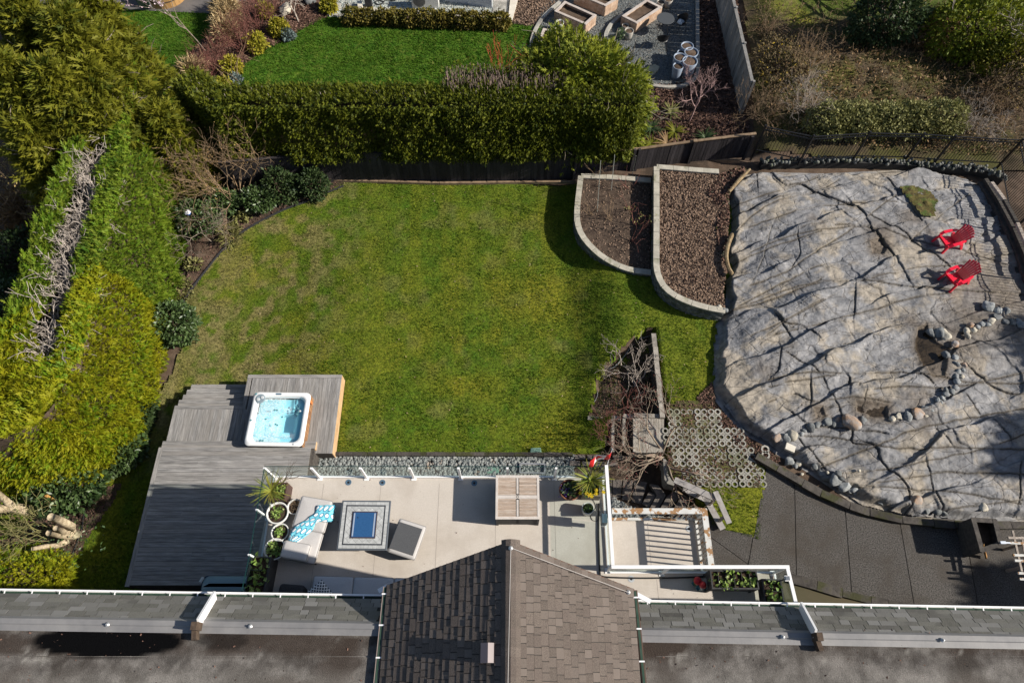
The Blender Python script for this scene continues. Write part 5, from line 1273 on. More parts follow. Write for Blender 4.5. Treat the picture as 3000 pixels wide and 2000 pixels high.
# bed one (lower): outer edge down the left side and round to the second bed
e1 = flatp([(300, 190), (283, 330), (268, 480), (272, 600), (310, 700), (380, 790), (480, 880), (610, 955), (740, 1000), (905, 1020)], BZ1)
e1 = curve(e1, 5)
stone_wall('curved stone wall with pale cap round the lower bed', e1[::-1], BZ1)
stone_wall('straight cap wall at the fence side of the lower bed', flatp([(300, 190), (560, 200), (905, 228)], BZ1)[::-1], BZ1)
e2 = flatp([(952, 110), (952, 300), (952, 600), (950, 900)], BZ2) + curve(flatp([(950, 900), (955, 1000), (985, 1090), (1040, 1165), (1130, 1230), (1260, 1285), (1400, 1325), (1545, 1352)], BZ2), 5)[1:]
stone_wall('tall curved stone wall with pale cap round the upper bark bed', e2[::-1], BZ2, zb=-.1)
stone_wall('cap wall at the fence side of the upper bark bed', flatp([(952, 110), (1250, 135), (1490, 152)], BZ2)[::-1], BZ2)
b1 = [(q.x, q.y) for q in e1] + [(q.x, q.y) for q in flatp([(905, 1020), (905, 228), (560, 200)], BZ1)]
bed('lower_bed_soil', b1, mat('dark_bed_soil', (.045, .030, .022), (.095, .068, .050), 4, .95, .7, 25), 0, step=.09, zf=lambda x, y: BZ1 - .10 + 0 * x, chips=1500, csz=.05, chipmat=chip_l, chipname='bed_crumbs', label='pale crumbs and twigs on the lower bed soil')
b2 = [(q.x, q.y) for q in e2] + [(q.x, q.y) for q in flatp([(1545, 1352), (1530, 1150), (1560, 1000), (1530, 850), (1570, 640), (1560, 420), (1560, 330), (1500, 152)], BZ2)]
bed('upper_bed_soil', b2, mulch, 0, step=.1, zf=lambda x, y: BZ2 - .12 + 0 * x, chips=17000, csz=.075, chipmat=chip_l, chipname='leaf_mulch', label='pale brown leaf mulch filling the upper bed')
bed('mossy_margin', [(q.x, q.y) for q in flatp([(1380, 330), (1500, 170), (1640, 110), (1740, 110), (1620, 260), (1575, 350), (1580, 500), (1570, 640), (1560, 800), (1560, 950), (1510, 900), (1470, 700), (1480, 500), (1450, 400)], 1.2)],
    mat('lichen_margin', (.05, .05, .025), (.16, .17, .13), 4, .95, 1, 20, c3=(.07, .08, .015), s3=1.5), 0, step=.08, zf=lambda x, y: BZ2 - .10 + .10 * fbm(x, y, 2.5, 3), chips=1500, csz=.09, chipmat=chip_d, chipname='margin_litter', label='dark litter between the upper bed and the rock')
log = mat('driftwood', (.16, .11, .06), (.32, .24, .14), 3, .9, .5, 20, stretch=(3, 3, 3))
single('curved_log', MB().tube(curve([P('F', a, b, 1.35) for a, b in [(1605, 690), (1570, 780), (1552, 880), (1570, 980), (1605, 1040)]], 5), [.05] + [.08] * 19 + [.04], 8), log, 'curved driftwood log along the left rim of the rock', 'log', P('F', 1560, 860, 1.3))
single('log', MB().tube([P('F', 1755, 135, 1.35), P('F', 1660, 230, 1.35), P('F', 1575, 330, 1.35)], [.05, .08, .06], 8), log, 'straight weathered log at the top left rim of the rock', 'log', P('F', 1660, 230, 1.3))
for i, (x, y) in enumerate(((1468, 1330), (1490, 1322), (1482, 1345), (1510, 1340), (1530, 1345), (1545, 1352))):
    stone('river_stone', ['leftmost smooth stone at the wall end', 'upper smooth stone at the wall end', 'dark smooth stone below the upper one', 'middle smooth stone at the wall end', 'round smooth stone by the rock foot', 'last smooth stone touching the rock'][i], P('F', x, y, BZ2 - .08), .09, st_pale if i < 4 else st_grey, group='smooth stones at the end of the curved wall')
# canes and strings in the lower bed
for x0, y0, x1, y1, lb in ((470, 60, 440, 500, 'left pale string and cane in the lower bed'), (590, 10, 560, 320, 'middle green cane in the lower bed'), (775, 20, 742, 180, 'right cane against the dark fence')):
    single('garden_cane', MB().tube([P('F', x1, y1, BZ1 - .1), P('F', x0, y0, 2.2 if y1 < 400 else 3.0)], .012, 5), mat('cane', (.35, .36, .32), rough=.6), lb, 'cane', P('F', x1, y1, BZ1))
for x, y, lb in ((440, 190, 'thin brown canes at the top left of the lower bed'), (555, 560, 'brown raspberry canes in the middle of the lower bed'), (730, 470, 'reddish canes beside the shadow in the lower bed'), (780, 620, 'leafy cane with green leaves in the lower bed'), (700, 310, 'yellowish bent canes near the fence'), (740, 760, 'long thin cane at the lower end of the bed'), (400, 520, 'short canes at the left of the lower bed')):
    bare('berry_cane', lb, 'plant', P('F', x, y, BZ1 - .1), 5, .6, .010, 1, 3, bark_t if x < 700 else bark_r, .6, .1, tilt=.6, buds=f_lime if x == 780 else None, budn=60, budL=.09)

# ---- iron fence round the rock
iron = mat('black_iron', (.010, .010, .012), rough=.5, spec=.4)
IPX = [((125, 1090), 1.5), ((540, 1175), 0), ((1025, 1145), 0), ((1490, 1155), 0), ((1760, 1175), 0), ((2340, 1205), 0)]
FZ = 1.0
top = [P('D', a, b, FZ + 1.5) for (a, b), _ in IPX]
top += [P('G', 2460, 470, FZ + 1.5), P('G', 2650, 900, FZ + 1.5), P('G', 2800, 1300, FZ + 1.5)]
t = thing('iron_fence', 'black iron picket fence around the top of the rock', 'fence', (top[2].x, top[2].y, FZ))
picks = MB(); npk = 0
for i in range(len(top) - 1):
    a, b = top[i], top[i + 1]; d = b - a; L = d.length; dn = d.normalized(); az = math.atan2(d.y, d.x)
    piece('post', iron, t, (a.x, a.y, FZ + .70), (.07, .07, 1.75), rz=az)
    for z in (-.02, -.16, -1.32): pbeam('rail', iron, t, a + Vector((0, 0, z)), b + Vector((0, 0, z)), .035, .035)
    n = int(L / .125)
    for k in range(1, n):
        c_ = a + dn * (k * L / n)
        if npk < 290: piece('picket', iron, t, (c_.x, c_.y, FZ + .83), (.016, .016, 1.3), rz=az); npk += 1
        else: picks.box((c_.x, c_.y, FZ + .83), (.016, .016, 1.3), az)
if picks.v: part('picket', picks, iron, t, kind='stuff')
a = P('D', 125, 1090, FZ + 1.5); piece('post', iron, t, (a.x, a.y, .9), (.07, .07, 2.0))
# rubble course under the iron fence
t = thing('rubble_wall', 'low rubble stone wall behind the iron fence', 'wall', P('G', 900, 80, 1.0))
rw = curve([P('G', a, b, 1.05) for a, b in [(100, 50), (500, 40), (900, 40), (1300, 55), (1700, 85), (2000, 110), (2200, 190)]], 8)
for i in range(len(rw) - 1):
    for k in range(4):
        q = rw[i].lerp(rw[i + 1], (k + .5) / 4); q = q + Vector((0, rng.normal() * .1, -.15 + .1 * (k % 2)))
        piece('stone', st_grey, t, q, (.13 * (.7 + .6 * rng.random()), .12, .14), rz=rng.random() * 3, mesh=STONE_ME)
part('rubble_core', MB().wall(rw, .25, .2, .90), MATS['dark_joint'] if 'dark_joint' in MATS else mat('dark_joint', (.03, .03, .03)), t)
# timbers on the right side of rock
tb = mat('dark_timber', (.045, .040, .038), (.09, .08, .07), 3, .9, .4, 20, stretch=(3, 3, 3), rnd=.2, piece=True)
t = thing('timber_wall', 'dark timber retaining wall at the right edge of the rock', 'retaining wall', P('G', 2200, 600, 1.0))
tw = [P('G', a, b, 1.2) for a, b in [(1960, 230), (2080, 420), (2200, 650), (2290, 860), (2352, 1050), (2450, 1300)]]
for i in range(len(tw) - 1):
    for k in range(3): pbeam('timber', tb, t, tw[i] + Vector((.12 * k, 0, -.3 + .17 * k)), tw[i + 1] + Vector((.12 * k, 0, -.3 + .17 * k)), .15, .15)
tw2 = [P('G', a, b, 1.6) for a, b in [(2070, 250), (2180, 400), (2290, 600), (2370, 780), (2460, 1000)]]
for i in range(4): pbeam('timber', bark_w if i % 2 == 0 else tb, t, tw2[i], tw2[i + 1], .13, .12)
# red chairs
red = mat('red_plastic', (.72, .008, .035), rough=.35, spec=.5)
def red_chair(lb, q, rz):
    t = thing('garden_chair', lb, 'chair', q, rz, group='red plastic garden chairs on the rock')
    # faces +X; seat and fan back with slats
    for k in range(6):
        y = -.225 + k * .09
        part('seat_slat', MB().add([(.38, y - .04, .37), (.38, y + .04, .37), (-.16, y * .86 + .036, .24), (-.16, y * .86 - .036, .24), (.38, y - .04, .35), (.38, y + .04, .35), (-.16, y * .86 + .036, .22), (-.16, y * .86 - .036, .22)],
             [(0, 1, 2, 3), (7, 6, 5, 4), (0, 4, 5, 1), (1, 5, 6, 2), (2, 6, 7, 3), (3, 7, 4, 0)]), red, t, local=True)
    for k in range(7):
        s = -3 + k; y0 = s * .062; y1 = s * .096; hgt = 1.0 - .018 * s * s
        a = Vector((-.14, y0, .20)); b = Vector((-.14 - .42 * hgt, y1, .20 + .74 * hgt)); w0, w1 = .028, .040
        dx = Vector((.016, 0, .009)) * 1.1
        V = [a + Vector((0, -w0, 0)), a + Vector((0, w0, 0)), b + Vector((0, w1, 0)), b + Vector((0, -w1, 0))]
        V = V + [v - dx for v in V]
        part('back_slat', MB().add(V, [(0, 1, 2, 3), (7, 6, 5, 4), (0, 4, 5, 1), (1, 5, 6, 2), (2, 6, 7, 3), (3, 7, 4, 0)]), red, t, local=True)
    part('back_rail', MB().tube([(-.30, -.25, .44), (-.32, 0, .46), (-.30, .25, .44)], .022, 6), red, t, local=True)
    part('back_rail', MB().tube([(-.44, -.30, .70), (-.47, 0, .73), (-.44, .30, .70)], .022, 6), red, t, local=True)
    for s in (-1, 1):
        V = []
        for x, y, z, w in ((.44, .33, .50, .055), (.30, .34, .575, .065), (.0, .335, .585, .06), (-.26, .30, .57, .045), (-.34, .28, .55, .035)):
            V += [(x, s * (y - w), z), (x, s * (y + w), z), (x, s * (y + w), z - .03), (x, s * (y - w), z - .03)]
        F = []
        for i in range(4):
            a = i * 4; F += [(a + k, a + (k + 1) % 4, a + 4 + (k + 1) % 4, a + 4 + k) for k in range(4)]
        F += [(0, 3, 2, 1), (16, 17, 18, 19)]
        part('armrest', MB().add(V, F), red, t, local=True)
        for (x0, x1, xa, xb, zt) in ((.36, .48, .47, .55, .50), (-.30, -.16, -.46, -.38, .36)):
            y0, y1 = s * .26, s * .335
            V = [(x0, y0, zt), (x1, y0, zt), (x1, y1, zt), (x0, y1, zt), (xa, y0 + s * .03, 0), (xb, y0 + s * .03, 0), (xb, y1 + s * .03, 0), (xa, y1 + s * .03, 0)]
            part('leg', MB().add(V, [(0, 1, 2, 3), (7, 6, 5, 4), (0, 4, 5, 1), (1, 5, 6, 2), (2, 6, 7, 3), (3, 7, 4, 0)]), red, t, local=True)
    part('front_apron', MB().box((.38, 0, .33), (.03, .56, .09)), red, t, local=True)
    for o in t.children: o.scale = (.93, .93, .93)
    return t
red_chair('upper red plastic garden chair facing left on the rock', pr('G', 1690, 790) + Vector((0, 0, .02)), R(196)); red_chair('lower red plastic garden chair beneath the other on the rock', pr('G', 1745, 1100) + Vector((0, 0, .02)), R(205))
# stones on the rock
ST = [('N', 745, 740, .30, 1, 'big rusty pale boulder by the puddle'), ('N', 868, 730, .14, 0, 'dark stone right of the big rusty boulder'), ('N', 390, 795, .17, 0, 'rounded grey stone left of the rusty boulder'), ('N', 450, 770, .12, 0, ''), ('N', 540, 740, .15, 0, ''), ('N', 500, 760, .09, 0, ''), ('N', 600, 760, .11, 0, ''), ('N', 635, 715, .10, 1, ''), ('N', 330, 820, .09, 0, ''), ('N', 305, 855, .09, 0, ''), ('N', 265, 870, .09, 0, ''), ('N', 70, 880, .16, 1, 'rusty orange stone near the white tile'), ('N', 10, 875, .12, 0, ''), ('N', 155, 880, .16, 0, 'flat dark slate left of the blue slate'), ('N', 215, 865, .18, 2, 'tall pale blue slate above the white tile'),
      ('N', 1195, 695, .13, 2, 'pale blue grey block by the puddle'), ('N', 1140, 715, .12, 2, ''), ('N', 1275, 690, .16, 0, ''), ('N', 1360, 670, .22, 1, 'brownish flat stone in the stone line'), ('N', 1440, 685, .10, 2, 'square cream stone in the stone line'), ('N', 1440, 620, .13, 0, ''), ('N', 1500, 640, .11, 0, ''), ('N', 1515, 590, .09, 0, ''), ('N', 1555, 600, .08, 0, ''), ('N', 1580, 565, .11, 0, ''), ('N', 1555, 540, .09, 0, ''), ('N', 1600, 525, .09, 0, ''), ('N', 1630, 490, .12, 0, ''), ('N', 1630, 450, .12, 0, ''), ('N', 1690, 465, .10, 0, ''), ('N', 1720, 430, .11, 0, ''),
      ('Y', 755, 800, .13, 0, ''), ('Y', 790, 755, .10, 2, ''), ('Y', 745, 760, .11, 0, ''), ('Y', 760, 715, .12, 0, ''), ('Y', 800, 700, .10, 0, ''), ('Y', 750, 650, .14, 0, ''), ('Y', 815, 655, .12, 1, 'orange pointed stone in the right stone line'), ('Y', 735, 590, .13, 0, ''), ('Y', 650, 570, .15, 0, ''), ('Y', 735, 475, .13, 1, 'upright tan stone beside the dark puddle'), ('Y', 580, 375, .24, 0, 'large dark stone beside the dark puddle'), ('Y', 650, 400, .22, 2, 'pale speckled stone beside the dark puddle'), ('Y', 520, 370, .15, 0, ''), ('Y', 840, 400, .13, 2, ''), ('Y', 835, 360, .13, 2, ''), ('Y', 895, 350, .14, 2, ''), ('Y', 870, 315, .15, 1, ''), ('Y', 930, 320, .11, 0, ''), ('Y', 965, 300, .13, 0, ''), ('Y', 1015, 300, .12, 0, ''), ('Y', 1050, 280, .14, 2, ''), ('Y', 1095, 240, .16, 0, ''), ('Y', 1175, 275, .12, 0, ''), ('Y', 1235, 290, .13, 0, ''), ('Y', 1300, 305, .15, 0, ''), ('Y', 1110, 185, .16, 0, ''), ('Y', 1180, 190, .15, 0, ''), ('Y', 1025, 150, .22, 0, 'large flat stone high on the dark part of the rock'), ('Y', 1290, 270, .12, 0, ''),
      ('N', 180, 1105, .18, 0, 'angular grey stone below the white tile'), ('N', 205, 1055, .07, 2, ''), ('N', 285, 1120, .13, 2, ''), ('N', 245, 1145, .12, 0, ''), ('N', 340, 1120, .09, 2, ''), ('N', 378, 1128, .07, 2, ''), ('N', 420, 1145, .12, 0, 'smooth round blue grey stone near the kerb'), ('N', 490, 1200, .20, 0, ''), ('N', 545, 1205, .07, 2, ''), ('N', 310, 1218, .07, 2, ''), ('N', 620, 1275, .20, 0, ''), ('N', 675, 1260, .08, 0, ''), ('N', 640, 1215, .11, 0, ''), ('N', 700, 1330, .20, 0, ''), ('N', 750, 1370, .12, 0, ''), ('N', 785, 1395, .10, 0, ''), ('N', 795, 1360, .12, 0, ''), ('N', 540, 1250, .18, 0, ''), ('N', 860, 1430, .10, 0, ''),
      ('N', 1360, 1460, .16, 1, 'flat orange stone alone near the rock bottom'), ('O', 1540, 140, .15, 0, ''), ('O', 1598, 155, .14, 0, 'pale upright stone on the lower kerb'), ('O', 1445, 145, .13, 0, ''), ('O', 1975, 120, .15, 2, ''), ('O', 1320, 235, .12, 0, ''), ('O', 1030, 60, .16, 0, ''), ('N', 1420, 1065, .05, 2, ''), ('N', 835, 1185, .06, 2, ''), ('N', 1850, 745, .16, 0, '')]
line_names = {0: 'dark grey', 1: 'rusty', 2: 'pale'}
for i, (c, x, y, r, k, lb) in enumerate(ST[:-1]):
    m = (st_grey, st_rust, st_pale)[k]
    if lb: stone('stone', lb, pr(c, x, y), r, m)
    else:
        grp = 'loose stones in the line across the rock' if (c == 'N' and y < 1000) or c == 'Y' else 'loose stones above the driveway kerb'
        stone('stone', {'loose stones in the line across the rock': 'small stone in the broken line of stones across the rock', 'loose stones above the driveway kerb': 'small stone lying along the kerb above the driveway'}[grp], pr(c, x, y), r, m, group=grp)
q = pr('N', 205, 985); t = thing('white_tile', 'white folded slab lying at the lower left rock edge', 'slab', q)
part('panel', MB().prism([(v.x, v.y) for v in (P('N', a, b, q.z + .1) for a, b in [(170, 925), (155, 985), (240, 1022), (255, 965)])], q.z, q.z + .12), mat('cream_tile', (.62, .57, .48), (.7, .66, .58), 6, .6), t, bevel=.01)
for x, y, lb in ((2115, 855, 'upper grey concrete lattice offcut at the rock foot'), (2120, 920, 'lower grey concrete lattice offcut at the rock foot')):
    q = pg('L', x, y) + Vector((0, 0, .06)); single('paver_offcut', MB().wall([q + Vector((math.cos(a) * .12, math.sin(a) * .12, 0)) for a in [i * math.pi / 4 for i in range(9)]], .06, q.z - .05, q.z + .04), conc, lb, 'paver', q)

# kerb wall between rock and driveway, lower retaining kerb
kw = mat('kerb_stone', (.045, .040, .036), (.10, .088, .078), 3, .9, .7, 14, c3=(.045, .045, .02), s3=1.5, rnd=.25, piece=True)
def kerbline(lb, pts, w, h, seg=.75):
    t = thing('stone_kerb', lb, 'kerb', pts[len(pts) // 2]); path = curve(pts, 6); i = 0
    L = [0]
    for i in range(1, len(path)): L.append(L[-1] + (path[i] - path[i - 1]).length)
    def at(s):
        for i in range(1, len(L)):
            if L[i] >= s - 1e-6: return path[i - 1].lerp(path[i], (s - L[i - 1]) / max(L[i] - L[i - 1], 1e-6))
        return path[-1]
    s = 0
    while s < L[-1] - .1:
        g = min(seg * (.6 + .8 * rng.random()), L[-1] - s); a, b = at(s + .008), at(s + g - .008)
        pbeam('kerb_block', kw, t, Vector((a.x, a.y, .6 + h / 2 - .05)), Vector((b.x, b.y, .6 + h / 2 - .05 + rng.normal() * .008)), w * (.75 + .4 * rng.random()), h); s += g
    return t
kerbline('curved stone kerb between the rock and the driveway', [P('X', a, b, .75) for a, b in [(2215, 1335), (2262, 1362), (2328, 1402), (2436, 1460), (2545, 1500), (2640, 1522), (2792, 1535), (3000, 1538), (3200, 1538)]], .26, .26)
kerbline('curved stone kerb along the lower side of the driveway', [P('O', a, b, .70) for a, b in [(200, 760), (330, 790), (560, 865), (800, 930), (1060, 990), (1300, 1030), (1500, 1060)]], .26, .18)
single('lower_soil', MB().prism([xy('O', a, b, .6) for a, b in [(200, 790), (560, 890), (1300, 1060), (1300, 1400), (0, 1400), (0, 790)]], .2, .63), m_far, kind='structure')
bed('rock_margin', [(q.x, q.y) for q in (P('X', a, b, .65) for a, b in [(2042, 1165), (2085, 1120), (2100, 1190), (2160, 1250), (2200, 1290), (2290, 1345), (2260, 1375), (2180, 1335), (2130, 1260), (2080, 1230)])], mat('dark_margin', (.03, .025, .015), (.07, .06, .03), 6, .95, 1, 25), 0, step=.08, zf=lambda x, y: .64 + .05 * fbm(x, y, 3), chips=1800, csz=.06, chipmat=chip_d, chipname='leaf_bits', label='dead leaves caught at the foot of the rock')
# slatted planter box and white ladder at the lower right
t = thing('timber_planter', 'dark square timber planter standing on the driveway', 'planter', P('O', 1950, 420, .6))
tp = [P('O', a, b, 1.5) for a, b in [(1870, 215), (2085, 228), (2140, 455), (1955, 520)]]
cen = sum(tp, Vector()) / 4
for i in range(4):
    a, b = tp[i], tp[(i + 1) % 4]; dd = (b - a).normalized()
    for k in range(5):
        z = .62 + .175 * (k + .5); pbeam('board', tb, t, Vector((a.x, a.y, z)), Vector((b.x, b.y, z)), .045, .165)
    a2 = a.lerp(cen, .08); b2 = b.lerp(cen, .08); a2.z = b2.z = 1.52 + .008 * (i % 2); pbeam('cap_board', tb, t, a2 - dd * .05, b2 + dd * .05, .14, .04)
part('soil', MB().prism([((q.x + (cen.x - q.x) * .1), (q.y + (cen.y - q.y) * .1)) for q in tp], 1.0, 1.15), soil, t)
single('wooden_peg', MB().beam(P('O', 1975, 455, 1.55), P('O', 2005, 570, .7), .09, .05), mat('orange_wood'.replace('orange', 'tan'), (.30, .15, .05), (.36, .2, .08), 6), 'orange brown batten on the front corner of the dark planter', 'batten', P('O', 1990, 500, .7))
pw = mat('flaking_white', (.50, .49, .46), (.60, .60, .58), 6, .7, c3=(.30, .17, .08), s3=5, lo3=.53, hi3=.56)
t = thing('wooden_trellis', 'pale flaking trellis frames at the right edge of the driveway', 'trellis', P('O', 2320, 500, .6))
for x0, y0, x1, y1 in ((2205, 390, 2352, 395), (2220, 438, 2420, 445), (2250, 550, 2420, 555), (2265, 600, 2420, 606), (2295, 715, 2440, 722), (2310, 768, 2440, 775)):
    pbeam('rail', pw if y0 != 390 else bark_w, t, P('O', x0, y0, 1.6), P('O', x1, y1, 1.6), .07, .05)
for x0, y0, x1, y1 in ((2245, 325, 2330, 700), (2330, 380, 2400, 760)): pbeam('stile', bark_w, t, P('O', x0, y0, 1.55), P('O', x1, y1, 1.55), .06, .05)
for k in (0, 1): piece('leg', bark_w, t, P('O', 2345 + 30 * k, 450 + 200 * k, 1.55) - Vector((0, 0, .48)), (.08, .08, .95))
q = P('O', 2140, 440, 1.6); t = thing('garden_light', 'small white solar light on the planter corner', 'light', q)
part('panel', MB().box(q + Vector((0, 0, .1)), (.16, .08, .04)), mat('solar_white', (.6, .65, .75), rough=.4), t); part('stem', MB().tube([q + Vector((0, 0, .1)), q + Vector((.25, 0, .05))], .025, 6), MATS['solar_white'], t)

# ---- concrete lattice pavers in the grass
lat = mat('lattice_concrete', (.27, .26, .23), (.38, .37, .33), 4, .95, .5, 40, c3=(.20, .20, .14), s3=2, rnd=.12)
def lattice_mesh():
    m = MB(); p = .23; w = .045; nx, ny = 2, 3
    for i in range(nx):
        for j in range(ny):
            cx, cy = (i - (nx - 1) / 2) * p, (j - (ny - 1) / 2) * p
            ring = [(cx + .119 * math.cos(math.pi / 8 + k * math.pi / 4), cy + .119 * math.sin(math.pi / 8 + k * math.pi / 4)) for k in range(8)]
            inn = [(cx + .090 * math.cos(k * math.pi / 2), cy + .090 * math.sin(k * math.pi / 2)) for k in range(4)]
            iv = []
            for k in range(8):
                t_ = (k + .5) / 2; a = inn[int(t_) % 4]; b = inn[(int(t_) + 1) % 4]; f = t_ - int(t_); iv.append((a[0] * (1 - f) + b[0] * f, a[1] * (1 - f) + b[1] * f))
            V = [(x, y, z) for z in (.0, .055) for x, y in ring] + [(x, y, z) for z in (.0, .055) for x, y in iv]
            F = []
            for k in range(8):
                n = (k + 1) % 8; F += [(8 + k, 8 + n, 24 + n, 24 + k), (k, n, 8 + n, 8 + k), (16 + n, 16 + k, 24 + k, 24 + n)]
            m.add(V, F)
    for i in range(nx):
        for j in range(ny):
            cx, cy = (i - (nx - 1) / 2) * p, (j - (ny - 1) / 2) * p
            for sx, sy in ((1, 1), (1, -1)):
                if i < nx - 1 and 0 <= j + (sy > 0) - (0 if sy > 0 else 1) + (0 if sy > 0 else 0) < ny:
                    m.beam((cx + .05, cy + .05 * sy, .025), (cx + p - .05, cy + sy * (p - .05), .025), w, .05)
    me = m.mesh('lattice_paver'); me.materials.append(lat); return me
LM = lattice_mesh()
TP = [(q.x, q.y) for q in (P('L', a, b, .6) for a, b in [(980, 330), (1250, 280), (1490, 335), (1650, 560), (1830, 700), (2000, 860), (2070, 1060), (2060, 1290), (1900, 1260), (1740, 1180), (1420, 1260), (1100, 1220), (970, 1000), (960, 500)])]
t = thing('lattice_paving', 'patch of open concrete lattice pavers grown through with moss', 'paving', P('L', 1500, 800, .6))
bed('paving_base', TP, mat('mossy_grit', (.075, .058, .035), (.10, .105, .025), 3.5, .95, .9, 30, fine=.4), .045, step=.1, chips=2500, csz=.05, chipmat=chip_d, chipname='paving_litter', label='brown bits between the lattice pavers')
gx0, gy0 = min(q[0] for q in TP), min(q[1] for q in TP); cnt = 0
for i in range(12):
    for j in range(12):
        x = gx0 + (i + .5) * .475 + (.24 if j % 2 else 0); y = gy0 + (j + .5) * .70
        if inpoly(np.array([x]), np.array([y]), TP)[0]:
            o = bpy.data.objects.new('paver', LM); COL.objects.link(o); o.parent = t
            sunk = (-.020, -.006, .006, .014)[int(rng.random() * 4)]
            o.location = Vector((x, y, zgs(x, y) + sunk + .012)) - ORG[t.name]; o.rotation_euler = (rng.normal() * .01, rng.normal() * .01, rng.normal() * .02)
# ---- sunken bed with timber wall, steps and platform
wt = mat('weathered_timber', (.22, .20, .17), (.36, .33, .29), 4, .9, .5, 18, stretch=(2, 2, 2), rnd=.18, piece=True)
wa = P('Z', 640, 85, .72); wb = P('Z', 715, 820, .72)
t = thing('timber_wall', 'weathered timber retaining wall on the right of the sunken bed', 'retaining wall', (wa.x, wa.y, 0))
d = (wb - wa); L = d.length; d.normalize(); s = 0; i = 0
while s < L:
    g = min(.55, L - s); pbeam('timber', wt, t, wa + d * s + Vector((.012 * (i % 2), 0, 0)), wa + d * (s + g - .01) + Vector((.012 * (i % 2), 0, 0)), .17, .12); s += g; i += 1
for k in range(5): pbeam('timber', tb, t, wa + Vector((-.01, 0, -.12 - .13 * k)), wb + Vector((-.01, 0, -.12 - .13 * k)), .14, .12)
PB = [(x, y) for x, y in PIT]; 
bed('sunken_bed', PIT, MATS['dark_bed_soil'], .02, step=.1, chips=2200, csz=.05, chipmat=chip_d, chipname='bed_bits', label='dark bits on the sunken bed soil')
ec = [P('Z', a, b, .06) for a, b in [(62, 830), (80, 740), (148, 630), (135, 530), (135, 455), (190, 400), (300, 370), (400, 260), (480, 150), (620, 100)]]
single('bed_edging', MB().wall(curve(ec, 5), .03, -.05, .10), mat('edging_grey', (.22, .22, .22), rough=.6), 'thin grey edging curving round the sunken bed', 'edging', ec[4])
t = thing('timber_steps', 'weathered timber steps rising to a boarded landing', 'steps', P('L', 400, 700, 0))
hz = [0.12, .28, .44]
for (x0, y0, x1, y1), z in (((85, 490, 355, 520), .14), ((360, 485, 460, 502), .28), ((487, 468, 612, 482), .44), ((615, 458, 965, 476), .60)):
    pbeam('timber', wt, t, P('L', x0, y0, z), P('L', x1, y1, z), .15, .15)
for (x, z, y1) in ((372, .28, 880), (500, .44, 820), (622, .60, 880)):
    pbeam('riser', wt, t, P('L', x, 500, z), P('L', x, y1, z), .10, .15)
for (xa, xb, z) in ((385, 490, .30), (512, 615, .46)):
    c0 = [P('L', a, b, z) for a, b in ((xa, 515), (xb, 505), (xb, 840), (xa, 860))]; part('tread_gravel', MB().prism([(v.x, v.y) for v in c0], z - .2, z - .03), soil, t)
la, lb_ = P('L', 630, 490, .62), P('L', 962, 490, .62); lc, ld = P('L', 630, 885, .62), P('L', 955, 885, .62)
for k in range(11):
    f0 = (k + .5) / 11; pbeam('board', wt, t, la.lerp(lb_, f0), lc.lerp(ld, f0), (lb_ - la).length / 11 - .008, .04)
part('landing_frame', MB().prism([(q.x, q.y) for q in (la, lb_, ld, lc)], 0, .58), tb, t)
# concrete slab below the landing
t = thing('concrete_ledge', 'pale concrete ledge curving from the landing to the handrail', 'ledge', P('L', 970, 1050, .6))
cc = [P('L', a, b, .62) for a, b in [(950, 950), (985, 960), (1040, 1030), (1010, 1130), (1050, 1200), (1115, 1245), (1085, 1265), (1000, 1240), (965, 1190)]]
part('ledge', MB().prism([(q.x, q.y) for q in cc], 0, .62), conc, t, bevel=.01)
# path of slabs at the foot, brick edge
pv = mat('brown_paver', (.085, .075, .068), (.16, .14, .125), 5, .9, .4, 40, rnd=.15)
t = thing('slab_path', 'curving path of brown concrete slabs below the bare maple', 'path', P('L', 600, 1300, 0))
for pts, z in (([(340, 1190), (365, 1190), (365, 1400), (345, 1395)], .03), ([(375, 1190), (480, 1195), (465, 1400), (372, 1400)], .03), ([(495, 1195), (610, 1200), (570, 1440), (480, 1420)], .03), ([(625, 1200), (770, 1225), (700, 1470), (590, 1450)], .04), ([(790, 1330), (870, 1370), (790, 1510), (710, 1470)], .12), ([(800, 1240), (900, 1260), (985, 1370), (880, 1560), (800, 1520), (880, 1370)], .2), ([(1000, 1380), (1110, 1310), (1160, 1370), (1010, 1567), (900, 1560)], .32), ([(1170, 1370), (1250, 1440), (1160, 1590), (1030, 1590)], .45), ([(1330, 1490), (1420, 1567), (1400, 1600), (1250, 1600)], .58)):
    me = MB().prism([(q.x, q.y) for q in (P('L', a, b, z) for a, b in pts)], -.1, z).mesh('slab'); me.transform(Matrix.Translation(-ORG[t.name])); me.materials.append(pv)
    o = bpy.data.objects.new('slab', me); COL.objects.link(o); o.parent = t
t = thing('brick_edge', 'two rows of brown edging blocks at the right end of the pebbles', 'edging', P('K', 1900, 170, 0))
for i in range(4):
    for j, (y0) in enumerate((155, 225)):
        q = P('K', 1760 + i * 145 - j * 60, y0 + 3 * i, .05); piece('block', pv, t, q, (.36, .16, .1))
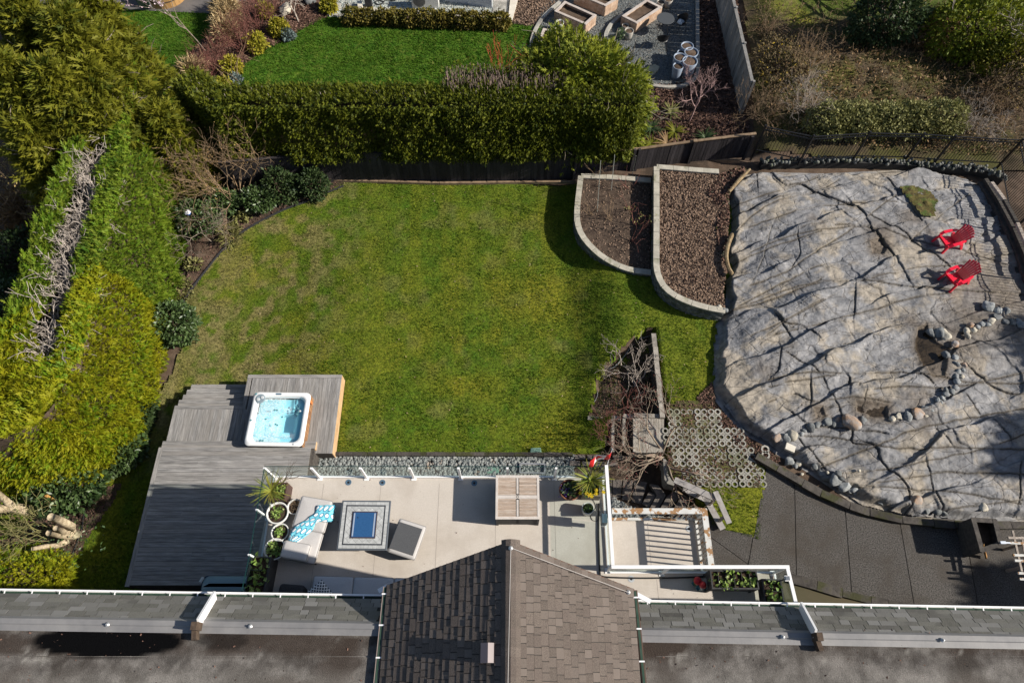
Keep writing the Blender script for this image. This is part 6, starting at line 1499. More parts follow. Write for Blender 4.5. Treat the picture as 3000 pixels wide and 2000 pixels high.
# ---- pebble strip under the glass railing
t = P('K', 0, 150, 0)
peb = mat('river_pebble', (.055, .07, .075), (.20, .225, .225), 20, .6, .1, 30, c3=(.25, .18, .13), s3=3, lo3=.6, hi3=.65, attr='tint', ca=(.27, .28, .27))
PS_ = [(q.x, q.y) for q in (P('J', 815, 130, 0), P('J', 2352, 125, 0), P('K', 1690, 130, 0), P('K', 1690, 330, 0), P('K', 1690, 420, 0), P('J', 830, 420, 0))]
single('pebble_bed', MB().prism(PS_, -.1, .015), mat('dark_joint', (.03, .03, .03)), kind='structure')
q = rnd_in(PS_, 4600); n = len(q); s = .055 * (.45 + .9 * rng.random(n) ** 1.5)
V, F, tt = scatter(ICO_V, ICO_F, np.stack([q[:, 0], q[:, 1], .03 + .03 * rng.random(n)], 1), rdir(n) * np.array([1, 1, .2]), norm(rng.normal(size=(n, 3)) * .25 + np.array([0, 0, 1])), s * 1.25, s, s * .7)
single('river_pebbles', bigmesh(V, F, tt), peb, kind='stuff', label='rounded grey river pebbles under the deck edge', smooth_=True)
PS2 = [(q.x, q.y) for q in (P('K', 2100, 600, 0), P('K', 2352, 740, 0), P('M', 560, 290, 0), P('M', 1000, 420, 0), P('M', 1000, 640, 0), P('M', 270, 640, 0))]
q = rnd_in(PS2, 2600); n = len(q); s = .055 * (.45 + .9 * rng.random(n) ** 1.5)
V, F, tt = scatter(ICO_V, ICO_F, np.stack([q[:, 0], q[:, 1], .03 + .03 * rng.random(n)], 1), rdir(n) * np.array([1, 1, .2]), norm(rng.normal(size=(n, 3)) * .25 + np.array([0, 0, 1])), s * 1.25, s, s * .7)
single('river_pebbles', bigmesh(V, F, tt), peb, kind='stuff', label='dark river pebbles below the flaking balustrade', smooth_=True)
single('pebble_bed', MB().prism(PS2, -.1, .015), MATS['dark_joint'], kind='structure')
t = thing('kerb_strip', 'mossy concrete kerb between lawn and pebbles', 'kerb', P('J', 815, 110, 0))
ka, kb = P('J', 815, 118, .1), P('K', 1680, 125, .1)
for k in range(9): pbeam('kerb_block', kw, t, ka.lerp(kb, k / 9) , ka.lerp(kb, (k + .985) / 9), .13, .18)
for c, pts, lb in (('K', [(1195, 45), (1310, 40), (1322, 118), (1185, 120)], 'green valve box lid in the grass by the pebbles'), ('K', [(695, 265), (825, 262), (832, 335), (690, 335)], 'green valve box lid seen through the glass')):
    single('valve_box', MB().prism([(q.x, q.y) for q in (P(c, a, b, .08) for a, b in pts)], -.1, .08), mat('faded_green', (.13, .24, .19), (.2, .32, .26), 8, .7), lb, 'utility lid', P(c, *pts[0], .0), bevel=.02)
t = thing('window_well', 'dark window well with pale rim among the pebbles', 'window well', P('K', 1210, 290, 0))
wr = [P('K', a, b, .12) for a, b in ((1075, 225), (1355, 232), (1355, 335), (1070, 330))]
for i in range(4): pbeam('rim', MATS['alu'], t, wr[i], wr[(i + 1) % 4], .05, .06)
part('well_floor', MB().prism([(q.x, q.y) for q in wr], -.1, .03), mat('well_dark', (.015, .015, .017)), t)
# ---- grey handrail bench by the driveway stairs
ph = mat('grey_painted_wood', (.27, .25, .24), (.36, .34, .33), 4, .8, .2, 20, rnd=.08, piece=True)
t = thing('handrail', 'grey painted angled handrail at the top of the garden stairs', 'handrail', P('M', 1250, 300, .6))
pbeam('top_board', ph, t, P('M', 865, 15, 1.45), P('M', 1250, 190, 1.5), .20, .05); pbeam('top_board', ph, t, P('M', 1240, 122, 1.56), P('M', 1368, 415, 1.56), .17, .05)
pbeam('base_board', ph, t, P('M', 945, 100, .75), P('M', 1185, 215, .75), .16, .05); pbeam('base_board', ph, t, P('M', 1150, 180, .75), P('M', 1310, 470, .75), .20, .05)
for (x0, y0, x1, y1) in ((1235, 195, 1185, 245), (1330, 350, 1270, 395), (960, 50, 950, 105), (1110, 130, 1080, 165)): pbeam('post', ph, t, P('M', x0, y0, 1.5), P('M', x1, y1, .62), .09, .09)
single('batten', MB().beam(P('M', 890, 125, .4), P('M', 995, 195, .4), .07, .05), rail_b, 'loose thin batten by the stairs below the handrail', 'batten', P('M', 940, 160, .4))
single('downlight', MB().lathe(P('M', 1015, 170, .35), [(.11, 0), (.12, .12), (.10, .12), (.09, .03), (.01, .03)], 20), blk, 'small dark round pot by the stairs', 'pot', P('M', 1015, 170, .35))
# bare maple over the steps, bare shrub in the sunken bed
bare('bare_maple', 'wide spreading leafless maple over the timber steps and pavers', 'tree', P('L', 975, 935, .5), 8, 1.1, .04, 4, 3, mat('maple_twig', (.17, .13, .10), (.34, .28, .21), 5, .85, c3=(.20, .09, .08), s3=1.5, lo3=.55, hi3=.7), .55, -.02, tilt=1.3, buds=mat('maple_bud', (.25, .04, .04), rough=.6), budn=900, budL=.035, minr=.004)
bare('red_twig_thicket', 'thicket of red twigs along the back of the timber steps', 'shrub', P('L', 560, 400, .1), 16, .6, .012, 2, 3, bark_r, .4, .2, tilt=.9)
bare('red_twig_thicket', 'red leafless twigs between the lawn and the timber steps', 'shrub', P('L', 340, 760, .1), 15, .55, .012, 2, 3, bark_r, .5, .1, tilt=1.0)
bare('fruit_shrub', 'leafless shrub with crooked pale branches in the sunken bed', 'shrub', P('Z', 480, 520, .1), 4, .85, .03, 3, 3, bark_w, .6, .03, tilt=.9, bend=.32)
bare('fruit_shrub', 'second leafless shrub with crooked branches at the bed edge', 'shrub', P('Z', 360, 360, .1), 3, .7, .025, 3, 3, bark_w, .6, .05, tilt=.8, bend=.32)
for i, (x, y) in enumerate(((1640, 880), (1590, 960))):
    pass

# ================================================================ WOODEN DECKS
dk = mat('grey_decking', (.165, .162, .162), (.345, .335, .328), 2.2, .85, .45, 22, stretch=(.8, 9, 2), rnd=.14, piece=True, rndc=(.27, .245, .22))
dky = mat('grey_decking_lengthwise', (.165, .162, .162), (.345, .335, .328), 2.2, .85, .45, 22, stretch=(9, .8, 2), rnd=.14, piece=True, rndc=(.27, .245, .22))
fas = mat('cedar_fascia', (.42, .26, .13), (.56, .38, .22), 2, .8, .3, 20, rnd=.1, piece=True)
def X_(c, a, b, z): return P(c, a, b, z)
t = thing('hot_tub_deck', 'upper grey timber deck carrying the hot tub with steps down to the lawn', 'deck', P('I', 1340, 440, 0))
A_ = P('I', 1340, 143, ZM); B_ = P('I', 2203, 150, ZM); C_ = P('I', 2108, 870, ZM); D_ = P('I', 1285, 430, ZM); E_ = P('I', 665, 430, ZM); G_ = P('I', 583, 775, ZM)
xl, xr = (A_.x + D_.x) / 2, (B_.x + C_.x) / 2; yt = (A_.y + B_.y) / 2; ym = (D_.y + E_.y) / 2; xe = (E_.x + G_.x) / 2; yb = P('I', 1000, 775, ZM).y; yb2 = C_.y
bw = .142; bt = .035
# border boards
piece('board', dk, t, ((xl + xr) / 2, yt - bw / 2, ZM - bt / 2), (xr - xl, bw - .010, bt)); piece('board', dky, t, (xl + bw / 2, (yt - bw + ym - bw) / 2, ZM - bt / 2 + .003), (bw - .006, yt - ym, bt))
piece('board', dky, t, (xr - bw / 2, (yt - bw + yb2) / 2, ZM - bt / 2), (bw - .006, yt - bw - yb2, bt))
piece('board', dk, t, ((xe + xl + bw) / 2, ym - bw / 2, ZM - bt / 2 - .003), (xl + bw - xe, bw - .006, bt)); piece('board', dky, t, (xe + bw / 2, (ym - bw + yb) / 2, ZM - bt / 2), (bw - .006, ym - bw - yb, bt))
x = xe + bw
while x < xr - bw - .05:
    y1 = (ym if x < xl - .02 else yt) - bw if not (xl - .02 <= x < xl + bw * .9) else ym - bw
    y0 = yb if x < P('I', 1900, 820, ZM).x else yb2
    piece('board', dky, t, (x + bw / 2, (y1 - .003 + y0) / 2, ZM - bt / 2 - .001 * (rng.random())), (bw - .007, y1 - y0 - .006, bt)); x += bw
# fascia and risers
part('deck_frame', MB().prism([(xl + .03, yt - .03), (xr - .03, yt - .03), (xr - .03, yb2), (xe + .03, yb2), (xe + .03, ym - .03), (xl + .03, ym - .03)], -.5, ZM - bt - .003), tb, t)
for k in range(3): piece('fascia_board', fas, t, (xr - .012, (yt + yb2) / 2, ZM - .09 - .16 * k - .035), (.024, yt - yb2 - .02, .155))
for k in range(3): piece('fascia_board', fas, t, ((xl + xr) / 2, yt - .012, ZM - .09 - .16 * k - .035), (xr - xl - .05, .024, .155))
# four steps
tops = [(820, 237), (780, 284), (745, 331), (705, 379)]
for i, (x, y) in enumerate(tops):
    z = ZM - .165 * (4 - i); a = P('I', x, y, z); rgt = xl - .004
    yy = a.y; y2 = ym + .0
    if i < 3: y2 = P('I', tops[i + 1][0], tops[i + 1][1], z + .165).y
    w = yy - y2; 
    nb = 2
    for k in range(nb): piece('step_board', dk, t, ((a.x + rgt) / 2, yy - w / nb * (k + .5), z - bt / 2), (rgt - a.x, w / nb - .006, bt))
    piece('riser', dk, t, ((a.x + rgt) / 2 + .02, yy - .03, z - bt - .06), (rgt - a.x - .04, .02, .12))
    part('step_frame', MB().prism([(a.x + .03, yy - .04), (rgt, yy - .04), (rgt, ym), (a.x + .03, ym)], -.5, z - bt - .003), tb, t)
# lower-side step and main deck
t2 = thing('lower_deck', 'large lower grey timber deck with long boards left of the house deck', 'deck', P('I', 700, 1200, 0))
zs = (ZM + ZL) / 2
s0 = P('I', 556, 757, zs); s1 = P('I', 1955, 812, zs)
piece('step_board', dk, t2, ((s0.x + s1.x) / 2, s0.y - .065, zs - bt / 2), (s1.x - s0.x, .13, bt)); piece('step_board', dk, t2, ((s0.x + s1.x) / 2, s0.y - .20, zs - bt / 2), (s1.x - s0.x, .13, bt))
part('step_frame', MB().prism([(s0.x + .02, s0.y - .02), (s1.x - .02, s0.y - .02), (s1.x - .02, s0.y - 1), (s0.x + .02, s0.y - 1)], -.4, zs - bt - .002), tb, t2)
piece('fascia_board', fas, t2, (s1.x - .005, s0.y - .15, zs - .1), (.02, .28, .13))
L0 = P('I', 521, 815, ZL); L1 = P('Q', 1425, 460, ZL); xR = P('I', 1903, 900, ZL).x; yT = L0.y; yB = L1.y
xL = (L0.x + L1.x) / 2
piece('board', dky, t2, (xL + bw / 2, (yT + yB) / 2, ZL - bt / 2 + .001), (bw - .006, yT - yB, bt))
y = yT; i = 0
cuts = [1.62, 2.65, 3.9, 1.1, 3.3, 2.1]
while y > yB + .05:
    segs_ = [xL + bw]; off = cuts[i % 6] + .35 * rng.random(); xx = xL + bw + off
    while xx < xR - .8: segs_.append(xx); xx += 2.4 + 1.6 * rng.random()
    segs_.append(xR)
    for k in range(len(segs_) - 1):
        piece('board', dk, t2, ((segs_[k] + segs_[k + 1]) / 2, y - bw / 2, ZL - bt / 2 + rng.normal() * .0012), (segs_[k + 1] - segs_[k] - .004, bw - .008, bt))
    y -= bw; i += 1
part('deck_frame', MB().prism([(xL + .03, yT - .03), (xR, yT - .03), (xR, yB + .03), (xL + .03, yB + .03)], -.4, ZL - bt - .004), tb, t2)
for k in range(3): piece('fascia_board', tb, t2, (xL + .012, (yT + yB) / 2, ZL - .1 - .17 * k - .03), (.024, yT - yB, .165))
# ---- hot tub
ZR = ZM + .55
acr = mat('white_acrylic', (.78, .79, .80), (.84, .85, .86), 2, .18, spec=.5)
cor = [P('I', 1385, 305, ZR), P('I', 1905, 305, ZR), P('I', 1850, 808, ZR), P('I', 1298, 800, ZR)]
cen = sum(cor, Vector()) / 4; TW = ((cor[1].x - cor[0].x) + (cor[2].x - cor[3].x)) / 2; TH = cor[0].y - cor[3].y
t = thing('hot_tub', 'white hot tub filled with clear turquoise water', 'hot tub', (cen.x, cen.y, ZM), R(-1))
def rrect(w, h, r, z, n=6, cx=0, cy=0):
    out = []
    for qx, qy, a0 in ((1, 1, 0), (-1, 1, 90), (-1, -1, 180), (1, -1, 270)):
        for k in range(n + 1):
            a = R(a0 + 90 * k / n); out.append((cx + qx * (w / 2 - r) + r * math.cos(a), cy + qy * (h / 2 - r) + r * math.sin(a), z))
    return out
def loft(rings, cap0=True, cap1=True):
    n = len(rings[0]); V = [v for r_ in rings for v in r_]; F = []
    for i in range(len(rings) - 1): F += [(i * n + k, i * n + (k + 1) % n, (i + 1) * n + (k + 1) % n, (i + 1) * n + k) for k in range(n)]
    if cap0: F.append(tuple(range(n - 1, -1, -1)))
    if cap1: F.append(tuple(range((len(rings) - 1) * n, len(rings) * n)))
    return MB().add(V, F)
zr = ZR - ZM
ins_w, ins_h = TW - .34, TH - .30
part('rim', loft([rrect(TW - .02, TH - .02, .16, zr - .09), rrect(TW, TH, .17, zr - .05), rrect(TW - .03, TH - .03, .16, zr), rrect(ins_w + .06, ins_h + .06, .22, zr), rrect(ins_w, ins_h, .24, zr - .04), rrect(ins_w - .06, ins_h - .06, .24, zr - .14),
     ], False, False), acr, t, local=True, smooth_=True)
shell = mat('pale_shell', (.74, .86, .90), rough=.3)
gx, gy = np.meshgrid(np.linspace(-1, 1, 40), np.linspace(-1, 1, 40))
depth = .18 + .42 * smooth((.78 - np.maximum(np.abs(gx), np.abs(gy))) / .25)
depth = np.where((gy > .30) & (gx < .55), .26 + .10 * smooth((.5 - gx) / .2), depth)       # lounger ledge
depth = np.where((gy < -.45), np.minimum(depth, .28), depth)
depth = np.where((gx < -.35) & (gy < .3), np.minimum(depth, .34), depth)
basin = np.exp(-(((gx - .42) / .38) ** 2 + ((gy + .1) / .55) ** 2) * 1.2); depth = depth + .10 * basin
V = np.stack([gx * (ins_w / 2 - .01), gy * (ins_h / 2 - .01), zr - .10 - .6 * depth], -1).reshape(-1, 3); ii = np.arange(1600).reshape(40, 40)
F = np.stack([ii[:-1, :-1], ii[:-1, 1:], ii[1:, 1:], ii[1:, :-1]], -1).reshape(-1, 4)
part('shell', bigmesh(V, F), shell, t, local=True, smooth_=True)
wm_ = bpy.data.materials.new('tub_water'); wm_.use_nodes = True; nt = wm_.node_tree; N_ = nt.nodes; Lk_ = nt.links
bs = N_['Principled BSDF']; bs.inputs['Base Color'].default_value = (1, 1, 1, 1); bs.inputs['Roughness'].default_value = .04; bs.inputs['IOR'].default_value = 1.33
tr = N_.new('ShaderNodeBsdfTransparent'); tr.inputs[0].default_value = (.58, .88, .95, 1)
gl = N_.new('ShaderNodeBsdfGlossy'); gl.inputs['Roughness'].default_value = .05
fr = N_.new('ShaderNodeValue'); fr.outputs[0].default_value = .04
mx = N_.new('ShaderNodeMixShader'); Lk_.new(fr.outputs[0], mx.inputs[0]); Lk_.new(tr.outputs[0], mx.inputs[1]); Lk_.new(gl.outputs[0], mx.inputs[2])
fo = N_.new('ShaderNodeBsdfDiffuse'); fo.inputs[0].default_value = (.85, .93, .95, 1)
tc = N_.new('ShaderNodeNewGeometry'); n1 = N_.new('ShaderNodeTexNoise'); n1.inputs['Scale'].default_value = 1.7; n1.inputs['Detail'].default_value = 3
n2 = N_.new('ShaderNodeTexNoise'); n2.inputs['Scale'].default_value = 26; n2.inputs['Detail'].default_value = 8; n2.inputs['Distortion'].default_value = 1.2
Lk_.new(tc.outputs['Position'], n1.inputs['Vector']); Lk_.new(tc.outputs['Position'], n2.inputs['Vector'])
at = N_.new('ShaderNodeAttribute'); at.attribute_name = 'foam'
m1 = N_.new('ShaderNodeMath'); m1.operation = 'MULTIPLY'; r1 = N_.new('ShaderNodeMapRange'); r1.inputs['From Min'].default_value = .38; r1.inputs['From Max'].default_value = .66
Lk_.new(n2.outputs['Fac'], r1.inputs['Value']); Lk_.new(r1.outputs[0], m1.inputs[0]); Lk_.new(at.outputs['Fac'], m1.inputs[1])
m2_ = N_.new('ShaderNodeMixShader'); Lk_.new(m1.outputs[0], m2_.inputs[0]); Lk_.new(mx.outputs[0], m2_.inputs[1]); Lk_.new(fo.outputs[0], m2_.inputs[2])
bp = N_.new('ShaderNodeBump'); bp.inputs['Strength'].default_value = .35; bp.inputs['Distance'].default_value = .03; Lk_.new(n2.outputs['Fac'], bp.inputs['Height'])
for nd in (gl, fo): Lk_.new(bp.outputs[0], nd.inputs['Normal'])
Lk_.new(m2_.outputs[0], N_['Material Output'].inputs[0])
gx, gy = np.meshgrid(np.linspace(-1, 1, 30), np.linspace(-1, 1, 30)); foam = np.clip(.72 - .9 * smooth((gx - .05) / .35) + .15 * fbm(gx * 2, gy * 2, 1, 3), .04, 1)
foam = np.maximum(foam, .8 * np.exp(-((gy - .45) / .14) ** 2) * (gx < .5)); foam = np.maximum(foam, .7 * np.exp(-(((gx - .35) / .4) ** 2 + ((gy + .75) / .12) ** 2)))
V = np.stack([gx * (ins_w / 2 - .045), gy * (ins_h / 2 - .045), 0 * gx + zr - .13 + .006 * fbm(gx, gy, 6, 3)], -1).reshape(-1, 3); ii = np.arange(900).reshape(30, 30)
F = np.stack([ii[:-1, :-1], ii[:-1, 1:], ii[1:, 1:], ii[1:, :-1]], -1).reshape(-1, 4)
part('water', bigmesh(V, F, {'foam': foam.ravel()}), wm_, t, local=True, smooth_=True)
jet = mat('jet_grey', (.10, .25, .28), rough=.3)
for x, y in ((.62, .60), (.72, .52), (.60, .46), (.62, .35), (.76, .36), (.72, .26), (.12, .12), (-.25, .42), (-.15, .42), (-.1, -.2), (-.02, -.24), (-.55, .02), (-.6, -.9), (-.5, -.92)):
    part('jet', MB().lathe((x * ins_w / 2, y * ins_h / 2, zr - .124), [(.035, 0), (.035, .006), (.015, .008), (.005, .004)], 12), jet, t, local=True)
skirt = mat('cedar_skirt', (.20, .10, .05), (.32, .18, .09), 3, .7, .2, 20, rnd=.15, piece=True)
part('cabinet', loft([rrect(TW - .12, TH - .12, .1, -.2), rrect(TW - .12, TH - .12, .1, zr - .07)], True, False), skirt, t, local=True)
for k in range(14):
    piece('skirt_board', skirt, t, (TW / 2 - .05, -TH / 2 + .1 + k * (TH - .2) / 13, (zr - .1) / 2 - .1), (.02, (TH - .2) / 13 - .01, zr + .1), local=True)
part('control_panel', MB().add(rrect(.20, .06, .02, zr + .006, 3, -.12, TH / 2 - .08), [tuple(range(16))]), mat('panel_blue', (.10, .16, .22), rough=.25), t, local=True)
part('filter_cover', MB().lathe((-TW / 2 + .27, TH / 2 - .26, zr - .015), [(.17, 0), (.17, .02), (.15, .03), (.01, .03)], 28), mat('filter_grey', (.22, .28, .32), rough=.3), t, local=True)
for dx, dy in ((-.06, -.03), (.07, .04)): part('filter_knob', MB().lathe((-TW / 2 + .27 + dx, TH / 2 - .26 + dy, zr + .015), [(.06, 0), (.055, .02), (.01, .025)], 16), mat('knob_pale', (.5, .53, .55), rough=.3), t, local=True)
for x, y in ((-TW / 2 + .09, TH / 2 - .09), (-TW / 2 + .10, -.08), (TW / 2 - .27, .28), (TW / 2 - .30, -.9)): part('diverter_knob', MB().lathe((x, y, zr), [(.035, 0), (.035, .012), (.01, .018)], 14), mat('knob_pale', (.5, .53, .55), rough=.3) if x > 0 else jet, t, local=True)
single('tub_cable_clip', MB().box(P('I', 1915, 400, ZM + .4), (.05, .10, .2)), mat('orange_latch', (.65, .2, .05), rough=.4), 'orange latch on the right side of the hot tub', 'latch', P('I', 1915, 400, ZM), kind=None)
# ================================================================ RAISED HOUSE DECK
vin = mat('beige_vinyl', (.50, .455, .405), (.56, .51, .46), 30, .75, .25, 120, c3=(.42, .37, .32), s3=1.3, lo3=.42, hi3=.8, fine=.05)
vin2 = mat('beige_trim', (.34, .30, .27))
whm = mat('white_aluminium', (.80, .80, .81), rough=.35, spec=.5)
YD = P('K', 1000, 372, ZD).y; XL = P('J', 400, 372, ZD).x; XR = P('K', 2045, 600, ZD).x
YS = P('M', 700, 858, ZD).y; XE = P('M', 1790, 900, ZD).x; YW = 1.55
deck_poly = [(XL, YD), (XR, YD), (XR, YS), (XE, YS), (XE + .12, YW), (XL - .15, YW)]
t = thing('house_deck', 'raised beige vinyl house deck with glass railing', 'deck', (0, 4, 0))
part('deck_floor', MB().prism(deck_poly, ZD - .22, ZD), vin, t)
part('fascia', MB().wall([Vector((*q, 0)) for q in [(XL, YW), (XL, YD + .0), (XR, YD)]] , .05, ZD - .3, ZD - .004), whm, t)
for k, (x, xb) in enumerate(((P('J', 985, 380, ZD).x, P('J', 960, 620, ZD).x), (P('J', 1640, 380, ZD).x, P('J', 1525, 1500, ZD).x), (P('K', 150, 370, ZD).x, P('K', 85, 1430, ZD).x), (P('K', 790, 940, ZD).x, 0), (P('K', 1460, 400, ZD).x, 0), (P('M', 700, 900, ZD).x, 0))):
    piece('floor_seam', vin2, t, (x, (YD if k < 5 else YS) / 2 + 1.0 - .1, ZD + .001), (.012, (YD if k < 5 else YS) - 2.2, .003))
q = rnd_in(deck_poly, 130); n = len(q); V, F, tt = scatter(CHIP_V, CHIP_F, np.stack([q[:, 0], q[:, 1], np.full(n, ZD + .004)], 1), rdir(n), rdir(n, 3), .03 * (.4 + rng.random(n) ** 2))
part('deck_litter', bigmesh(V, F, tt), chip_d, t, kind='stuff')
# columns and rim joist below
for x in (XL + .3, -3, 0.2, XR - .3): piece('support_post', whm, t, (x, YD - .5, ZD / 2 - .1), (.15, .15, ZD - .2))
# landing beyond with flaking balustrade
ZN = ZD - .18
LN = [P('M', 280, 392, ZN), P('M', 1042, 405, ZN), P('M', 1098, 800, ZN), P('M', 285, 800, ZN)]
ln = thing('stair_landing', 'small beige landing with flaking white balustrade right of the glass rail', 'landing', (LN[0].x, LN[0].y, ZN))
part('landing_floor', MB().prism([(XR + .03, LN[0].y), (LN[1].x, LN[0].y), (LN[1].x, YS - .02), (XR + .03, YS - .02)], ZN - .2, ZN), vin, ln)
piece('floor_seam', vin, ln, (P('M', 640, 600, ZN).x, (LN[0].y + YS) / 2, ZN + .002), (.03, LN[0].y - YS - .1, .006))
xb = LN[1].x; yf = LN[0].y
hr = 1.0
for (a, b) in (((XR + .05, yf + .03), (xb + .05, yf + .03)), ((xb + .05, yf + .03), (xb + .05, YS))):
    A3 = Vector((*a, ZN + hr)); B3 = Vector((*b, ZN + hr))
    pbeam('top_rail', pw, ln, A3 - (B3 - A3).normalized() * (0 if a[0] < xb else .06), B3 + (B3 - A3).normalized() * (.06 if a[0] < xb else 0), .15, .045 if a[0] < xb else .05); pbeam('bottom_rail', pw, ln, A3 - Vector((0, 0, hr - .08)), B3 - Vector((0, 0, hr - .08)), .07, .05)
    L = (B3 - A3).length; n = int(L / .135); dd = (B3 - A3).normalized()
    for k in range(1, n):
        if a[0] < xb and (A3 + dd * k * L / n).x < P('M', 800, 400, ZN).x: continue
        c_ = A3 + dd * (k * L / n); piece('baluster', pw, ln, (c_.x, c_.y, ZN + hr / 2), (.04, .04, hr - .08))
piece('newel_post', pw, ln, (xb + .05, yf + .03, ZN + hr / 2), (.10, .10, hr - .04))
for yy in (0, 1): piece('support_post', whm, ln, (xb - .1, yf - .1 - yy * (yf - YS - .4), ZN / 2), (.12, .12, ZN - .2))
q = P('M', 998, 465, ZN); 
def drain(q, lb, m):
    t = thing('floor_drain', lb, 'drain', q); part('flange', MB().lathe(q, [(.085, 0), (.085, .006), (.065, .01), (.06, .004), (.01, .004)], 24), m, t); part('grate', MB().lathe(q + Vector((0, 0, .004)), [(.035, 0), (.032, .006), (.01, .006)], 12), blk, t)
drm = mat('drain_metal', (.12, .20, .28), rough=.35, metal=.3)
drain(q, 'round drain in the corner of the stair landing', mat('drain_pale', (.42, .45, .48), rough=.4)); drain(P('J', 1258, 440, ZD), 'left round drain on the deck near the glass', drm); drain(P('J', 1648, 443, ZD), 'second round drain on the deck near the glass', drm)
drain(P('K', 547, 448, ZD), 'bluish round drain in the shadow of the slatted table', drm); drain(P('M', 468, 925, ZD), 'round drain on the narrow deck strip', MATS['drain_pale'])
# glass railings
gls = glassmat('railing_glass', (.91, .955, .945), .06)
edge_m = mat('glass_edge', (.01, .04, .04), rough=.2)
def glass_rail(lb, posts, h=1.02, leanout=Vector((0, 0, 0)), cap=None, post_w=.06, postlist=None, panel_gap=.05):
    t = thing('glass_railing', lb, 'railing', posts[0])
    for i, q in enumerate(posts):
        if postlist is not None and i not in postlist: continue
        piece('post', whm, t, q + Vector((0, 0, h / 2 - .03)), (post_w, .05 if cap is None else post_w, h - .02)); piece('base_plate', whm, t, q + Vector((0, 0, .01)), (.14, .14, .015))
    for i in range(len(posts) - 1):
        a, b = posts[i].copy(), posts[i + 1].copy(); d = (b - a).normalized(); n = Vector((-d.y, d.x, 0)) * .035
        a += d * panel_gap * .2 + n; b -= d * panel_gap * .2 - n
        me = MB().beam(a + Vector((0, 0, h / 2 + .02)), b + Vector((0, 0, h / 2 + .02)), .010, h - .06).mesh('glass_pane'); part('glass_pane', me, gls, t)
        pbeam('bottom_rail', whm, t, a + Vector((0, 0, .05)) - n * .4, b + Vector((0, 0, .05)) - n * .4, .045, .035)
        if cap is None: pbeam('glass_edge', edge_m, t, a + Vector((0, 0, h + .0)), b + Vector((0, 0, h + .0)), .018, .012)
    if cap:
        for i in range(len(cap) - 1): pbeam('cap_rail', whm, t, cap[i], cap[i + 1], .085, .05)
    return t
xs_ = [P('J', 935, 372, ZD).x, P('J', 1472, 372, ZD).x, P('J', 2012, 378, ZD).x, P('K', 391, 383, ZD).x, P('K', 930, 383, ZD).x, P('K', 1465, 400, ZD).x]
fp = [Vector((x, YD - .05, ZD)) for x in [XL + .05] + xs_ + [XR - .05]]
glass_rail('frameless glass railing with white posts along the front of the deck', fp, 1.0, postlist=range(8))
lp = [P('J', 395, 372, ZD), P('J', 308, 850, ZD), P('J', 190, 1345, ZD)]; lp = [Vector((XL + .03 - .0 * k, q.y - (.06 if k == 0 else 0), ZD)) for k, q in enumerate(lp)]; lp.append(Vector((XL - .02, 1.9, ZD)))
glass_rail('frameless glass railing down the left side of the deck', [q for q in lp], 1.0, postlist=[1, 2])
rp = [Vector((XR - .05, YD - .08, ZD)), Vector((XR - .05, (YD + YS) / 2, ZD)), Vector((XR - .05, YS + .02, ZD))]
zc = ZD + 1.06
glass_rail('white capped glass railing between the deck and the stair landing', rp, 1.0, cap=[Vector((XR - .05, YD + .0, zc)), Vector((XR - .05, YS - .0, zc))], postlist=[0, 2])
sp2 = [Vector((XR - .0, YS - .05, ZD)), Vector((P('M', 745, 860, ZD).x, YS - .05, ZD)), Vector((P('M', 1290, 860, ZD).x, YS - .05, ZD)), Vector((XE - .05, YS - .05, ZD))]
glass_rail('white capped glass railing along the narrow deck strip', sp2, 1.0, cap=[Vector((XR - .09, YS - .05, zc)), Vector((XE - .0, YS - .05, zc))], postlist=[1, 2, 3])
ep = [Vector((XE - .05, YS - .08, ZD)), Vector((XE + .02, YW + .2, ZD))]
glass_rail('white capped railing at the right end of the deck strip', ep, 1.0, cap=[Vector((XE - .05, YS - .09, zc)), Vector((XE + .03, YW, zc))], postlist=[])
# flag
q = P('K', 2085, 230, ZD + 1.1); t = thing('flag', 'small red and white maple leaf flag on a short pole at the deck corner', 'flag', q)
pt = P('K', 2085, 150, ZD + 2.0); pb = Vector((XR - .02, YD + .02, ZD + .9))
part('pole', MB().tube([pb, Vector((pb.x, pb.y + .10, ZD + 2.0))], .014, 8), whm, t); ptop = Vector((pb.x, pb.y + .10, ZD + 2.0))
part('finial', MB().lathe(ptop, [(.01, 0), (.03, .02), (.03, .05), (.008, .08)], 10), MATS['alu'], t)
redc = mat('flag_red', (.62, .02, .02), rough=.7); whc = mat('flag_white', (.78, .76, .76), rough=.7)
def flagpt(u, v):           # u along the fly 0..1, v down the hoist 0..1
    w = u * .85; return Vector((ptop.x - w * .62 + .04 * math.sin(u * 9), ptop.y - .03 - .05 * math.sin(u * 7 + v * 2) - .10 * u, ptop.z - .02 - v * .60 - w * .45))
for nm, u0, u1, m in (('hoist_stripe', 0, .27, redc), ('centre_field', .27, .74, whc), ('fly_stripe', .74, 1, redc)):
    V = []; F = []; nu = 9; nv = 7
    for i in range(nu):
        for j in range(nv): V.append(flagpt(u0 + (u1 - u0) * i / (nu - 1), j / (nv - 1)))
    for i in range(nu - 1):
        for j in range(nv - 1): F.append((i * nv + j, (i + 1) * nv + j, (i + 1) * nv + j + 1, i * nv + j + 1))
    o = part(nm, MB().add(V, F), m, t, smooth_=True)
leaf = [(0, 1), (.18, .62), (.42, .72), (.34, .25), (.62, .46), (.70, .28), (.98, .30), (.86, .02), (.95, -.10), (.45, -.48), (.50, -.66), (.05, -.58), (.05, -1), (-.05, -1), (-.05, -.58), (-.50, -.66), (-.45, -.48), (-.95, -.10), (-.86, .02), (-.98, .30), (-.70, .28), (-.62, .46), (-.34, .25), (-.42, .72), (-.18, .62)]
